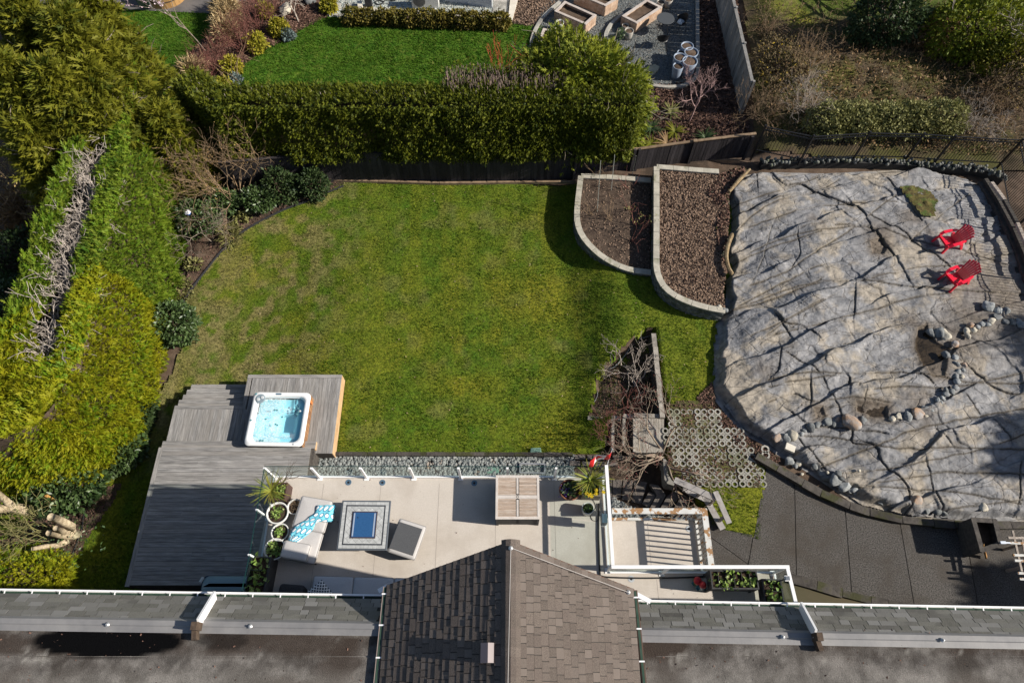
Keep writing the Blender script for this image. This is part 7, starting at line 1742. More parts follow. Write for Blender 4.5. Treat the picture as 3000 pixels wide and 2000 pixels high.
V = [flagpt(.505, .5) + Vector((.004, -.004, .006))] + [flagpt(.505 + x * .16, .5 - y * .30) + Vector((.004, -.004, .006)) for x, y in leaf]
part('maple_leaf', MB().add(V, [(0, i + 1, (i + 1) % 25 + 1) for i in range(25)]), redc, t)
# lamp box on railing
q = P('K', 2020, 860, ZD + .8); t = thing('wall_box', 'dark blue grey junction box on the inner side of the right railing', 'box', Vector((q.x, q.y, ZD + .5)))
part('casing', MB().box((XR - .16, q.y, ZD + .72), (.15, .24, .34)), mat('box_teal', (.06, .10, .13), rough=.4), t, bevel=.01); part('bracket', MB().box((XR - .14, q.y - .05, ZD + .42), (.08, .1, .2)), whm, t)
# ---- furniture
wick = mat('dark_wicker', (.030, .030, .034), (.065, .065, .07), 60, .8, .8, 60)
cush = mat('pale_grey_cushion', (.47, .45, .44), (.53, .51, .50), 40, .95, .3, 90)
cushb = mat('grey_cushion', (.40, .41, .44), (.45, .46, .49), 40, .95, .3, 90)
ctop = mat('charcoal_cloth', (.075, .078, .085), (.10, .103, .11), 50, .95, .3, 90)
pipe_m = mat('cushion_piping', (.30, .29, .285))
def frame_from(c, pts, z):
    q = [P(c, a, b, z) for a, b in pts]; cen = sum(q, Vector()) / 4
    X = ((q[1] - q[0]) + (q[2] - q[3])); Y = ((q[0] - q[3]) + (q[1] - q[2])); w = X.length / 2; h = Y.length / 2
    return cen, math.atan2(X.y, X.x), w, h
def cushion(name, w, h, z0, z1, cx, cy, m, t, label=None):
    r = .05
    rings = [rrect(w - .06, h - .06, r, z0, 4, cx, cy), rrect(w, h, r, z0 + .03, 4, cx, cy), rrect(w, h, r, z1 - .035, 4, cx, cy), rrect(w - .03, h - .03, r, z1 - .01, 4, cx, cy), rrect(w - .12, h - .12, r, z1, 4, cx, cy), rrect(w * .4, h * .4, r, z1 + .012, 4, cx, cy)]
    o = part(name, loft(rings), m, t, local=True, smooth_=True, label=label)
    ring = rrect(w + .004, h + .004, r, z1 - .022, 4, cx, cy); part('piping', MB().tube(ring + [ring[0]], .006, 5, False), pipe_m, o, local=True)
    return o
cen, az, w, h = frame_from('J', [(750, 600), (1088, 650), (862, 1372), (470, 1290)], ZD + .45)
t = thing('chaise_sofa', 'grey cushioned wicker sofa lying at an angle by the white pots', 'sofa', (cen.x, cen.y, ZD), az)
part('base', loft([rrect(w - .22, h - .14, .03, .02, 3), rrect(w - .04, h - .02, .03, .32, 3)]), wick, t, local=True)
cushion('seat_cushion', w, h * .52, .32, .47, 0, h * .235, cush, t); cushion('seat_cushion', w, h * .48, .32, .47, -.01, -h * .27, cush, t)
cushion('back_cushion', w * .80, .42, .44, .62, -w * .12, -h / 2 + .20, cush, t)
for k in range(3): piece('wicker_band', wick, t, (0, -h / 2 + .02, .08 + .09 * k), (w - .12 + .05 * k, .02, .05), local=True)
# towel with rings
tm = bpy.data.materials.new('ring_print'); tm.use_nodes = True; nt = tm.node_tree; N_ = nt.nodes; Lk_ = nt.links
bs = N_['Principled BSDF']; bs.inputs['Roughness'].default_value = .95
uv = N_.new('ShaderNodeAttribute'); uv.attribute_name = 'uvp'; uv.attribute_type = 'GEOMETRY'
def vm(op, a, b=None):
    n = N_.new('ShaderNodeVectorMath'); n.operation = op; Lk_.new(a, n.inputs[0])
    if b is not None: n.inputs[1].default_value = b
    return n.outputs[0] if op != 'LENGTH' else n.outputs['Value']
sc_ = vm('MULTIPLY', uv.outputs['Vector'], (7.0, 9.0, 0)); fr_ = vm('FRACTION', sc_); ct = vm('SUBTRACT', fr_, (.5, .5, 0)); ln_ = vm('LENGTH', ct)
cr = N_.new('ShaderNodeValToRGB'); cr.color_ramp.interpolation = 'LINEAR'
e = cr.color_ramp.elements; e[0].position = 0; e[0].color = (.82, .84, .85, 1); e[1].position = .28; e[1].color = (.82, .84, .85, 1)
for p__, c__ in ((.32, (.01, .20, .34, 1)), (.40, (.01, .20, .34, 1)), (.45, (.16, .55, .68, 1)), (.6, (.20, .60, .72, 1))):
    el = e.new(p__); el.color = c__
Lk_.new(ln_, cr.inputs[0]); Lk_.new(cr.outputs[0], bs.inputs['Base Color'])
edgeA = [(905, 705), (870, 790), (800, 850), (690, 920), (615, 985), (580, 1080), (548, 1165)]; edgeB = [(1105, 700), (1085, 800), (1065, 885), (900, 900), (830, 1010), (700, 1110), (565, 1195)]
V = []; F = []; uvp = []; na = 25; nb_ = 9
eA = curve([(*q, 0) for q in edgeA], 4); eB = curve([(*q, 0) for q in edgeB], 4)
for i in range(na):
    for j in range(nb_):
        f = j / (nb_ - 1); a = eA[i]; b = eB[i]; x = a.x * (1 - f) + b.x * f; y = a.y * (1 - f) + b.y * f
        zz_ = ZD + .50 + .018 * math.sin(i * 1.1 + j * 1.7) + .025 * math.exp(-((f - .45) / .15) ** 2) * (i > 5) + (-.10 if (j == nb_ - 1 and i < 9) else 0)
        V.append(P('J', x, y, ZD + .49) + Vector((0, 0, zz_ - ZD - .49))); uvp.append((i / na * 1.0, f * .42 + .1 * math.sin(i * .3), 0))
for i in range(na - 1):
    for j in range(nb_ - 1): F.append((i * nb_ + j, i * nb_ + j + 1, (i + 1) * nb_ + j + 1, (i + 1) * nb_ + j))
me = MB().add(V, F).mesh('towel'); a_ = me.attributes.new('uvp', 'FLOAT_VECTOR', 'POINT'); a_.data.foreach_set('vector', np.array(uvp, np.float32).ravel())
o = single('beach_towel', me, tm, 'crumpled white towel with turquoise ring pattern draped over the angled sofa', 'towel', V[100], smooth_=True)
sm = o.modifiers.new('thickness', 'SOLIDIFY'); sm.thickness = .012
# fire table
ZT = ZD + .62
cen, az, w, h = frame_from('J', [(1185, 645), (1742, 648), (1698, 1220), (1118, 1215)], ZT)
t = thing('fire_table', 'square tiled fire table with a blue glass lid', 'table', (cen.x, cen.y, ZD), az)
tile = mat('stone_tile', (.36, .37, .37), (.48, .49, .49), 9, .6, .15, 30, rnd=.08, piece=True); dkb = mat('dark_band', (.03, .035, .045), (.05, .055, .065), 12, .6)
part('pedestal', loft([rrect(w - .35, h - .35, .02, 0, 2), rrect(w - .30, h - .30, .02, .54, 2)]), wick, t, local=True)
part('table_frame', MB().box((0, 0, .575), (w, h, .07)), mat('frame_slate', (.10, .115, .135), rough=.5), t, local=True, bevel=.008)
gz = .612
part('grout', MB().box((0, 0, gz - .002), (w - .06, h - .06, .008)), dkb, t, local=True)
def tilepiece(poly, z, m, nm='tile', grow_=0):
    if len(poly) < 3 or polyarea(poly) < .0006: return
    cx, cy = sum(q[0] for q in poly) / len(poly), sum(q[1] for q in poly) / len(poly)
    me = MB().prism([(cx + (x - cx) * .965, cy + (y - cy) * .965) for x, y in poly], z - .004, z + .004).mesh(nm); me.materials.append(m)
    o = bpy.data.objects.new(nm, me); COL.objects.link(o); o.parent = t
bwid = .085
for k in range(11):
    for s in (-1, 1):
        L = (w - .08) / 11; x0 = -w / 2 + .04 + k * L; y0 = s * (h / 2 - .04 - bwid / 2); tilepiece([(x0, y0 - bwid / 2), (x0 + L, y0 - bwid / 2), (x0 + L, y0 + bwid / 2), (x0, y0 + bwid / 2)], gz + .006, tile)
        L = (h - .08 - 2 * bwid) / 11; y0 = -h / 2 + .04 + bwid + k * L; x0 = s * (w / 2 - .04 - bwid / 2); tilepiece([(x0 - bwid / 2, y0), (x0 + bwid / 2, y0), (x0 + bwid / 2, y0 + L), (x0 - bwid / 2, y0 + L)], gz + .006, tile)
iw, ih = w - .08 - 2 * bwid - .07, h - .08 - 2 * bwid - .07; D = iw / 5.5
lw, lh = .60, .64
for i in range(-7, 8):
    for j in range(-7, 8):
        cx, cy = (i + j) * D / 2, (i - j) * D / 2
        p0 = [(cx - D / 2, cy), (cx, cy - D / 2), (cx + D / 2, cy), (cx, cy + D / 2)]; p0 = clip_rect(p0, -iw / 2, -ih / 2, iw / 2, ih / 2)
        if not p0 or all(abs(x) < lw / 2 and abs(y) < lh / 2 for x, y in p0): continue
        tilepiece(p0, gz + .006, tile)
part('lid_frame', MB().box((0, 0, gz + .014), (lw + .06, lh + .06, .02)), mat('lid_bronze', (.06, .045, .05), rough=.4), t, local=True)
part('glass_lid', MB().box((0, 0, gz + .030), (lw, lh, .012)), mat('blue_glass', (.025, .085, .21), (.03, .10, .24), 20, .15, spec=.5), t, local=True)
for s in (-1, 1): part('lid_strip', MB().box((s * (lw / 2 - .03), 0, gz + .037), (.035, lh - .04, .006)), mat('lid_edge', (.32, .38, .48), rough=.2), t, local=True)
part('knob', MB().lathe((-lw / 2 + .13, lh / 2 - .14, gz + .036), [(.014, 0), (.012, .012), (.002, .014)], 10), blk, t, local=True)
# ottoman
cen, az, w, h = frame_from('J', [(1845, 862), (2150, 940), (2022, 1345), (1705, 1222)], ZD + .45)
t = thing('ottoman', 'rectangular ottoman with charcoal top cloth right of the fire table', 'ottoman', (cen.x, cen.y, ZD), az)
part('base', loft([rrect(w - .12, h - .12, .03, .02, 3), rrect(w - .03, h - .03, .03, .33, 3)]), wick, t, local=True); cushion('seat_cushion', w, h, .33, .47, 0, 0, cush, t)
part('top_cloth', MB().box((-.03, 0, .478), (w - .10, h * .80, .016)), ctop, t, local=True, bevel=.006)
# sofa at the wall
cen, az, w, h = frame_from('R', [(1620, 338), (3020, 375), (3020, 700), (1620, 660)], ZD + .44)
t = thing('corner_sofa', 'long blue grey sofa partly hidden under the house eaves', 'sofa', (cen.x, cen.y, ZD), az)
part('base', MB().box((0, -.02, .17), (w - .02, h, .30)), wick, t, local=True)
for k in range(3): cushion('seat_cushion', w / 3 - .012, h - .06, .32, .46, -w / 2 + w / 3 * (k + .5), .03, cushb, t)
# lattice pillow
pm_ = bpy.data.materials.new('lattice_print'); pm_.use_nodes = True; nt = pm_.node_tree; N_ = nt.nodes; Lk_ = nt.links
bs = N_['Principled BSDF']; bs.inputs['Roughness'].default_value = .95; tc = N_.new('ShaderNodeTexCoord')
sc_ = vm('MULTIPLY', tc.outputs['Object'], (11, 11, 0)); a1 = vm('LENGTH', vm('SUBTRACT', vm('FRACTION', sc_), (.5, .5, 0))); a2 = vm('LENGTH', vm('SUBTRACT', vm('FRACTION', vm('ADD', sc_, (.5, .5, 0))), (.5, .5, 0)))
def band(v):
    m1 = N_.new('ShaderNodeMath'); m1.operation = 'SUBTRACT'; Lk_.new(v, m1.inputs[0]); m1.inputs[1].default_value = .40
    m2 = N_.new('ShaderNodeMath'); m2.operation = 'ABSOLUTE'; Lk_.new(m1.outputs[0], m2.inputs[0])
    m3 = N_.new('ShaderNodeMath'); m3.operation = 'LESS_THAN'; Lk_.new(m2.outputs[0], m3.inputs[0]); m3.inputs[1].default_value = .07; return m3.outputs[0]
mxx = N_.new('ShaderNodeMath'); mxx.operation = 'MAXIMUM'; Lk_.new(band(a1), mxx.inputs[0]); Lk_.new(band(a2), mxx.inputs[1])
mc = N_.new('ShaderNodeMix'); mc.data_type = 'RGBA'; Lk_.new(mxx.outputs[0], mc.inputs[0]); mc.inputs[6].default_value = (.03, .05, .08, 1); mc.inputs[7].default_value = (.72, .74, .77, 1); Lk_.new(mc.outputs[2], bs.inputs['Base Color'])
q = P('R', 1715, 530, ZD + .55)
V = []; F = []; n = 13
for s in (1, -1):
    for i in range(n):
        for j in range(n):
            a = i / (n - 1) * 2 - 1; b = j / (n - 1) * 2 - 1; pin = 1 - .07 * (abs(a) ** 2 + abs(b) ** 2) * .5 + .05 * (a * a * b * b)
            V.append((a * .24 * pin, b * .24 * pin, s * .085 * ((1 - a * a) * (1 - b * b)) ** .45))
for s in range(2):
    o_ = s * n * n
    for i in range(n - 1):
        for j in range(n - 1): F.append((o_ + i * n + j, o_ + (i + 1) * n + j, o_ + (i + 1) * n + j + 1, o_ + i * n + j + 1) if s == 0 else (o_ + i * n + j, o_ + i * n + j + 1, o_ + (i + 1) * n + j + 1, o_ + (i + 1) * n + j))
me = MB().add(V, F).mesh('pillow'); me.materials.append(pm_); o = bpy.data.objects.new('patterned_pillow', me); COL.objects.link(o); o.location = q; o.rotation_euler = (R(28), R(-10), R(38)); o['label'] = 'white and navy lattice patterned pillow on the wall sofa'; o['category'] = 'pillow'; fin(o, True, 0)
cen, az, w, h = frame_from('R', [(1250, 448), (1500, 490), (1545, 600), (1215, 600)], ZD + .42)
t = thing('wicker_ottoman', 'dark wicker ottoman partly hidden under the gutter', 'ottoman', (cen.x, cen.y, ZD), az)
part('base', loft([rrect(w - .08, h + .1, .06, 0, 3), rrect(w, h + .15, .08, .38, 3), rrect(w - .04, h + .1, .08, .42, 3)]), wick, t, local=True)
for k in range(9): piece('wicker_band', wick, t, (-w / 2 + .08 + k * (w - .14) / 8, .03, .425), (.04, h - .05, .012), local=True)
# slatted table
ZTT = ZD + .78
tq = [P('K', a, b, ZTT) for a, b in ((803, 353), (1298, 362), (1292, 868), (782, 858))]
cen = sum(tq, Vector()) / 4; w = ((tq[1].x - tq[0].x) + (tq[2].x - tq[3].x)) / 2; h = tq[0].y - tq[3].y
teak = mat('weathered_teak', (.42, .32, .25), (.58, .50, .43), 3, .85, .3, 25, stretch=(2, 8, 2), rnd=.16, piece=True, rndc=(.50, .36, .27)); teakf = mat('bleached_teak', (.50, .45, .41), (.60, .56, .53), 4, .85, .3, 25, rnd=.06, piece=True)
t = thing('slatted_table', 'square weathered slatted table with umbrella hole on a dark base', 'table', (cen.x, cen.y, ZD))
z = .765
for s in (-1, 1):
    piece('frame_rail', teakf, t, (0, s * (h / 2 - .035), z), (w, .07, .035), local=True); piece('frame_rail', teakf, t, (s * (w / 2 - .03), 0, z + .002), (.06, h - .14, .035), local=True)
piece('frame_rail', teakf, t, (0, 0, z + .001), (w - .12, .09, .034), local=True)
for s in (-1, 1): piece('frame_rail', teakf, t, (0, s * (h / 4 - .0), z + .003), (.055, h / 2 - .15, .034), local=True)
sl = 13; hh = h / 2 - .12
for sx in (-1, 1):
    for sy in (-1, 1):
        for k in range(sl):
            piece('slat', teak, t, (sx * (w / 4 - .002), sy * (.05 + hh * (k + .5) / sl), z + .002 * rng.random()), (w / 2 - .095, hh / sl - .009, .022), local=True)
part('umbrella_hole', MB().lathe((0, 0, z + .012), [(.035, 0), (.035, .010), (.026, .010), (.024, .004), (.001, .004)], 16), blk, t, local=True)
part('table_base', MB().box((0, -.0, .38), (w - .06, h - .06, .70)), wick, t, local=True)
for s in (-1, 1): piece('base_panel', mat('panel_charcoal', (.04, .04, .04), (.07, .07, .07), 40), t, (s * (w / 4 - .01), -h / 2 + .026, .38), (w / 2 - .09, .02, .6), local=True)
for sx in (-1, 1):
    for sy in (-1, 1): piece('leg', wick, t, (sx * (w / 2 - .04), sy * (h / 2 - .03), .37), (.06, .05, .74), local=True)
# ---- pots and planters on the deck
potsoil = mat('pot_soil', (.035, .022, .015), (.08, .05, .035), 20, .95, 1, 50)
def deckpot(lb, c, x, y, r, h, m, leaves=0, lm=f_spike, taper=.62, L=.15, name='plant_pot', z=ZD, bare_t=0):
    q = P(c, x, y, z + h); q = Vector((q.x, q.y, z)); t = pot(lb, q, r, h, m, taper, potsoil, name=name)
    if leaves:
        n = leaves; a = rng.random(n) * 6.28; rr = r * .58 * rng.random(n) ** .6; p = np.stack([q.x + rr * np.cos(a), q.y + rr * np.sin(a), z + h - .02 + .04 * rng.random(n)], 1)
        V, F, tt = scatter(LEAF_V, LEAF_F, p, rdir(n, .9), np.tile([0, 0, 1.], (n, 1)) + rng.normal(size=(n, 3)) * .3, L * .72 * (.5 + .6 * rng.random(n))); part('plant', bigmesh(V, F, tt), lm, t)
    if bare_t:
        segs = []
        for k in range(bare_t): grow(segs, q + Vector((rng.normal() * .05, rng.normal() * .05, h - .03)), (rng.normal() * .8, rng.normal() * .8, .6), .16, .004, 1, 2, .6)
        part('plant', segmesh(segs, 3), bark_t, t)
    return t, q
f_fresh = leafm('fresh_leaf', (.10, .20, .025), (.18, .28, .05), None, tip=(.30, .38, .12), rough=.45, spec=.4)
deckpot('largest round white pot with green leaves beside the sofa', 'J', 440, 790, .30, .42, whpot, 75, f_fresh)
deckpot('white pot with dry twigs at the sofa head', 'J', 643, 718, .215, .34, whpot, bare_t=26)
deckpot('middle white pot with broad leaves by the glass', 'J', 470, 1012, .24, .38, whpot, 40, f_fresh, L=.17)
deckpot('lowest white pot with long leaves behind the sofa corner', 'J', 410, 1205, .285, .38, whpot, 60, f_fresh, L=.2)
deckpot('big terracotta bowl with purple flowers near the flag', 'K', 1645, 525, .30, .42, terr, 90, f_dark, L=.2)
q = P('K', 1585, 525, ZD + .45); n = 70; V, F, tt = scatter(LEAF_V, LEAF_F, np.array(q[:]) + rng.normal(size=(n, 3)) * np.array([.07, .07, .02]), rdir(n, .8), rdir(n), .05); part('purple_flowers', bigmesh(V, F, tt), mat('violet_petal', (.09, .04, .28), (.16, .09, .4), 20), [o for o in bpy.data.objects if o.get('label') == 'big terracotta bowl with purple flowers near the flag'][0])
deckpot('small white cylinder pot with leafy plant near the right railing', 'K', 1852, 735, .165, .36, whpot, 55, f_dark, taper=.80)
brown = mat('brown_planter', (.055, .030, .025), (.085, .05, .04), 5, .6, rnd=.1, piece=True); char = mat('charcoal_planter', (.028, .028, .03), (.05, .05, .052), 6, .6, .2, 30); taup = mat('taupe_planter', (.16, .135, .115), (.2, .17, .15), 5, .7)
def squareplanter(lb, c, pts, h, m, z=ZD, cells=(1, 1), leaves=60, legs=False, lm=f_fresh, L=.14, name='planter_box'):
    cen, az, w, hh = frame_from(c, pts, z + h); t = thing(name, lb, 'planter', (cen.x, cen.y, z), az)
    z0 = h * .45 if legs else 0; th = .035
    for s in (-1, 1):
        piece('side_panel', m, t, (0, s * (hh / 2 - th / 2), (h + z0) / 2), (w, th, h - z0), local=True); piece('side_panel', m, t, (s * (w / 2 - th / 2), 0, (h + z0) / 2 - .001), (th, hh - 2 * th, h - z0), local=True)
    if legs:
        for sx in (-1, 1):
            for sy in (-1, 1): piece('leg', m, t, (sx * (w / 2 - .03), sy * (hh / 2 - .03), z0 / 2), (.05, .05, z0), local=True)
    gx, gy = np.meshgrid(np.linspace(-w / 2 + th, w / 2 - th, 14), np.linspace(-hh / 2 + th, hh / 2 - th, 10)); V = np.stack([gx, gy, h - .07 + .02 * fbm(gx, gy, 9, 3)], -1).reshape(-1, 3); ii = np.arange(140).reshape(10, 14)
    part('soil', bigmesh(V, np.stack([ii[:-1, :-1], ii[:-1, 1:], ii[1:, 1:], ii[1:, :-1]], -1).reshape(-1, 4)), potsoil, t, local=True)
    for k in range(1, cells[0]): piece('divider', m, t, (-w / 2 + w * k / cells[0], 0, h - .04), (.012, hh - .07, .06), local=True)
    for k in range(1, cells[1]): piece('divider', m, t, (0, -hh / 2 + hh * k / cells[1], h - .04), (w - .07, .012, .06), local=True)
    n = leaves; p = np.stack([rng.uniform(-w / 2 + .07, w / 2 - .07, n), rng.uniform(-hh / 2 + .07, hh / 2 - .07, n), np.full(n, h - .06)], 1); p[:, :2] = (p[:, :2] * 6).round() / 6 * .6 + p[:, :2] * .4
    V, F, tt = scatter(LEAF_V, LEAF_F, p, rdir(n, .8), np.tile([0, 0, 1.], (n, 1)) + rng.normal(size=(n, 3)) * .3, L * (.5 + .8 * rng.random(n))); part('plants', bigmesh(V, F, tt), lm, t, local=True, kind='stuff')
    return t, cen, w, hh
def spiky(t, q, n, L, m=f_spike):
    a = rng.random(n) * 6.28; X = np.stack([np.cos(a), np.sin(a), .15 + 1.2 * rng.random(n)], 1)
    tv = np.array([(s, w * (1 - s) ** .5, -.30 * s * s) for s in np.linspace(0, 1, 6) for w in (-.022, .022)]); tf = np.array([(2 * i, 2 * i + 1, 2 * i + 3) for i in range(5)] + [(2 * i, 2 * i + 3, 2 * i + 2) for i in range(5)])
    V, F, tt = scatter(tv, tf, np.tile(np.array(q[:]), (n, 1)), X, np.tile([0, 0, 1.], (n, 1)), L * (.7 + .45 * rng.random(n))); part('spiky_plant', bigmesh(V, F, tt), m, t)
t, cen, w, hh = squareplanter('square brown planter with spiky palm in the left deck corner', 'J', [(378, 440), (562, 440), (522, 645), (318, 640)], .5, brown, leaves=60)
spiky(t, P('J', 375, 540, ZD + .6), 60, .62)
part('wire_hoop', MB().tube(curve([P('J', a, b, ZD + z) for a, b, z in [(480, 440, .5), (450, 350, .9), (390, 315, 1.1), (300, 380, 1.0), (260, 520, .7), (262, 680, .4), (310, 765, .1), (360, 730, .05)]], 6), .008, 5), blk, t)
segs = []
for k in range(9): grow(segs, P('J', 500, 440, ZD + .5), (.6 + rng.normal() * .3, .5 + rng.normal() * .3, .7), .45, .008, 1, 3, .5, -.1)
part('dry_stems', segmesh(segs, 3), bark_d, t)
t, cen, w, hh = squareplanter('square taupe planter with spiky palm and yellow daffodils by the flag', 'K', [(1785, 390), (2000, 395), (1990, 600), (1780, 592)], .45, taup, leaves=110, lm=f_dark)
spiky(t, P('K', 1890, 415, ZD + .65), 80, .60)
daff = mat('daffodil_yellow', (.80, .48, .01), (.85, .6, .02), 20, .6, trans=.2)
dv = np.array([(0, 0, 0)] + [(math.cos(k * math.pi / 6) * (1 if k % 2 == 0 else .5), math.sin(k * math.pi / 6) * (1 if k % 2 == 0 else .5), .05) for k in range(12)], float); df = np.array([(0, 1 + k, 1 + (k + 1) % 12) for k in range(12)])
for x, y in ((1768, 568), (1840, 568), (1872, 590), (1893, 580), (1950, 525), (1948, 570), (2035, 548), (1900, 600)):
    q = P('K', x, y, ZD + .62); V, F, tt = scatter(dv, df, np.array([q[:]]), np.array([[1, .1, .0]]), np.array([[.1, -.35, 1]]), .068)
    part('daffodil', bigmesh(V, F, tt), daff, t); part('stem', MB().tube([q, Vector((q.x * .4 + cen.x * .6, q.y * .4 + cen.y * .6, ZD + .42))], .006, 5), f_fresh, t)
squareplanter('tall charcoal trough planter at the lower left deck corner', 'R', [(922, 108), (1140, 118), (1075, 600), (835, 590)], .62, char, cells=(1, 3), leaves=70, legs=False, L=.17)
squareplanter('long charcoal trough with six planted cells on legs', 'M', [(1190, 842), (1622, 845), (1645, 1020), (1212, 1018)], .75, char, cells=(6, 1), leaves=110, legs=True)
squareplanter('smaller charcoal trough at the right end of the strip', 'M', [(1668, 922), (1848, 926), (1880, 1155), (1695, 1150)], .7, char, cells=(1, 2), leaves=45, legs=True)
q = P('M', 1902, 920, ZD + 1.15); t = thing('solar_light', 'small square solar light on the white rail corner', 'light', q)
part('solar_panel', MB().box(q + Vector((0, 0, .03)), (.10, .10, .02)), mat('solar_cell', (.15, .17, .2), rough=.2), t); part('lamp_frame', MB().box(q, (.13, .13, .03)), whm, t); part('bracket', MB().beam(q, q + Vector((-.22, -.06, -.15)), .03, .03), blk, t)
# gnomes
skin = mat('gnome_skin', (.5, .3, .22), rough=.5); ghat = mat('gnome_red', (.55, .03, .04), rough=.4); gblu = mat('gnome_teal', (.04, .16, .20), rough=.45); gbeard = mat('gnome_white', (.7, .7, .68), rough=.6); ggrn = mat('gnome_green', (.06, .16, .06), rough=.5)
def gnome(lb, x, y, s, spots):
    q = P('M', x, y, ZD + .25); q = Vector((q.x, q.y, ZD)); t = thing('garden_gnome', lb, 'garden gnome', q)
    L_ = lambda pr_, c=(0, 0, 0): MB().lathe(q + Vector(c) * s, [(a * s, b * s) for a, b in pr_], 16)
    part('body', L_([(.10, .05), (.13, .12), (.12, .22), (.07, .30)]), gblu if not spots else ggrn, t, smooth_=True)
    part('head', L_([(.03, .28), (.075, .33), (.08, .38), (.05, .43)]), skin, t, smooth_=True)
    part('beard', L_([(.02, .16), (.06, .22), (.065, .32), (.03, .36)], (0, -.06, 0)), gbeard, t, smooth_=True)
    part('hat', L_([(.10, .39), (.115, .41), (.09, .48), (.05, .56), (.005, .66)] if not spots else [(.13, .38), (.15, .41), (.13, .48), (.06, .54), (.005, .55)]), ghat, t, smooth_=True)
    part('nose', L_([(.005, -.02), (.02, 0), (.005, .02)], (0, -.085, .35)), skin, t)
    for k in (-1, 1):
        part('boot', MB().lathe(q + Vector((k * .06, -.06, 0)) * s, [(.04 * s, 0), (.05 * s, .03 * s), (.03 * s, .07 * s)], 10), blk, t)
        part('arm', MB().tube([q + Vector((k * .10, 0, .25)) * s, q + Vector((k * .15, -.05, .17)) * s, q + Vector((k * .09, -.12, .15)) * s], .03 * s, 8), gblu, t)
    if spots:
        for k in range(8): a = k * .8; part('hat_spot', MB().lathe(q + Vector((math.cos(a) * .11, math.sin(a) * .11, .45)) * s, [(.018 * s, 0), (.012 * s, .012 * s), (.001, .016 * s)], 8), gbeard, t)
gnome('small garden figure with a spotted red mushroom cap', 1075, 945, .72, True); gnome('garden gnome with white beard and plain red hat', 1118, 985, .85, False)
hs = [P('M', a, b, ZD + .03) for a, b in [(175, 700), (180, 860), (200, 900), (330, 912), (600, 917), (900, 912), (1150, 902)]]
single('black_hose', MB().tube(curve([P('M', 172, 230, ZD + .03), P('M', 168, 500, ZD + .03)] + hs, 6), .022, 6), cable, 'long black hose running along the railing and strip', 'hose', hs[0])
single('thin_cable', MB().tube(curve([P('K', a, b, ZD + .01) for a, b in [(1780, 640), (1900, 640), (1940, 730), (1885, 800), (1900, 870), (1960, 880), (1985, 800)]], 6), .006, 5), cable, 'thin looping cable on the deck near the small white pot', 'cable', P('K', 1900, 640, ZD))
# blue storage box below left
t = thing('storage_box', 'dark blue rounded garden storage box with pale lid on the lower deck', 'box', P('R', 700, 450, ZL))
sb = [P('R', a, b, ZL + .5) for a, b in ((505, 395), (905, 395), (905, 520), (505, 520))]; cx_, cy_ = sum(q.x for q in sb) / 4, sum(q.y for q in sb) / 4
part('box_body', loft([[(cx_ + x, cy_ + y, z + ZL) for x, y, z in rrect(1.9, .62, .15, zz)] for zz in (0, .45)]), mat('navy_plastic', (.015, .04, .09), rough=.45), t)
part('lid', loft([[(cx_ + x, cy_ + y + .02, z + ZL) for x, y, z in rrect(w_, h_, .2, zz)] for w_, h_, zz in ((1.85, .58, .45), (1.75, .5, .55), (1.3, .3, .62))]), mat('pale_teal_plastic', (.22, .32, .36), rough=.4), t, smooth_=True)
part('handle', MB().tube([Vector((cx_ - .92, cy_ + .25, ZL + .5)), Vector((cx_ - .96, cy_ + .1, ZL + .56))], .05, 8), mat('knob_pale', (.5, .53, .55)), t)

# ================================================================ HOUSE
ZE = 6.8
gl0 = P('X', 0, 1732, ZE); gl1 = P('X', 1112, 1749, ZE); gr0 = P('X', 1870, 1764, ZE); gr1 = P('X', 3000, 1785, ZE)
sgl = (gl1.y - gl0.y) / (gl1.x - gl0.x); sgr = (gr1.y - gr0.y) / (gr1.x - gr0.x)
gl0 = Vector((gl0.x - 4, gl0.y - 4 * sgl, ZE)); gr1 = Vector((gr1.x + 4, gr1.y + 4 * sgr, ZE))
house = thing('house', 'house roof at the bottom with gable dormer, mansard edges and flat roof', 'house', (0, 0, 0))
wl = mat('house_wall', (.45, .43, .40))
part('wall', MB().prism([(gl0.x, gl0.y - .45), (0, (gl1.y + gr0.y) / 2 - .45), (gr1.x, gr1.y - .45), (gr1.x, -9), (gl0.x, -9)], -.3, ZE - .05), wl, house)
shg = mat('grey_green_shingle', (.125, .122, .105), (.20, .195, .17), 60, .9, .5, 120, rnd=.16, piece=True, rndc=(.15, .145, .135), c3=(.10, .095, .085), s3=1.0)
shb = mat('brown_shingle', (.080, .065, .056), (.155, .128, .110), 55, .9, .5, 120, rnd=.13, piece=True, rndc=(.12, .094, .083), c3=(.06, .052, .045), s3=28, lo3=.60, hi3=.68)
ROWS = []
mroof = part('mansard_roof', MB().add([(gl0.x, gl0.y - .06, ZE), (0, gl1.y - .06, ZE), (0, gl1.y - .62, ZE + .56), (gl0.x, gl0.y - .62, ZE + .56)], [(0, 1, 2, 3)]).add([(0, gr0.y - .06, ZE), (gr1.x, gr1.y - .06, ZE), (gr1.x, gr1.y - .62, ZE + .56), (0, gr0.y - .62, ZE + .56)], [(0, 1, 2, 3)]), mat('roof_felt', (.03, .03, .03)), house)
cand = []   # all shingles: (area, args)
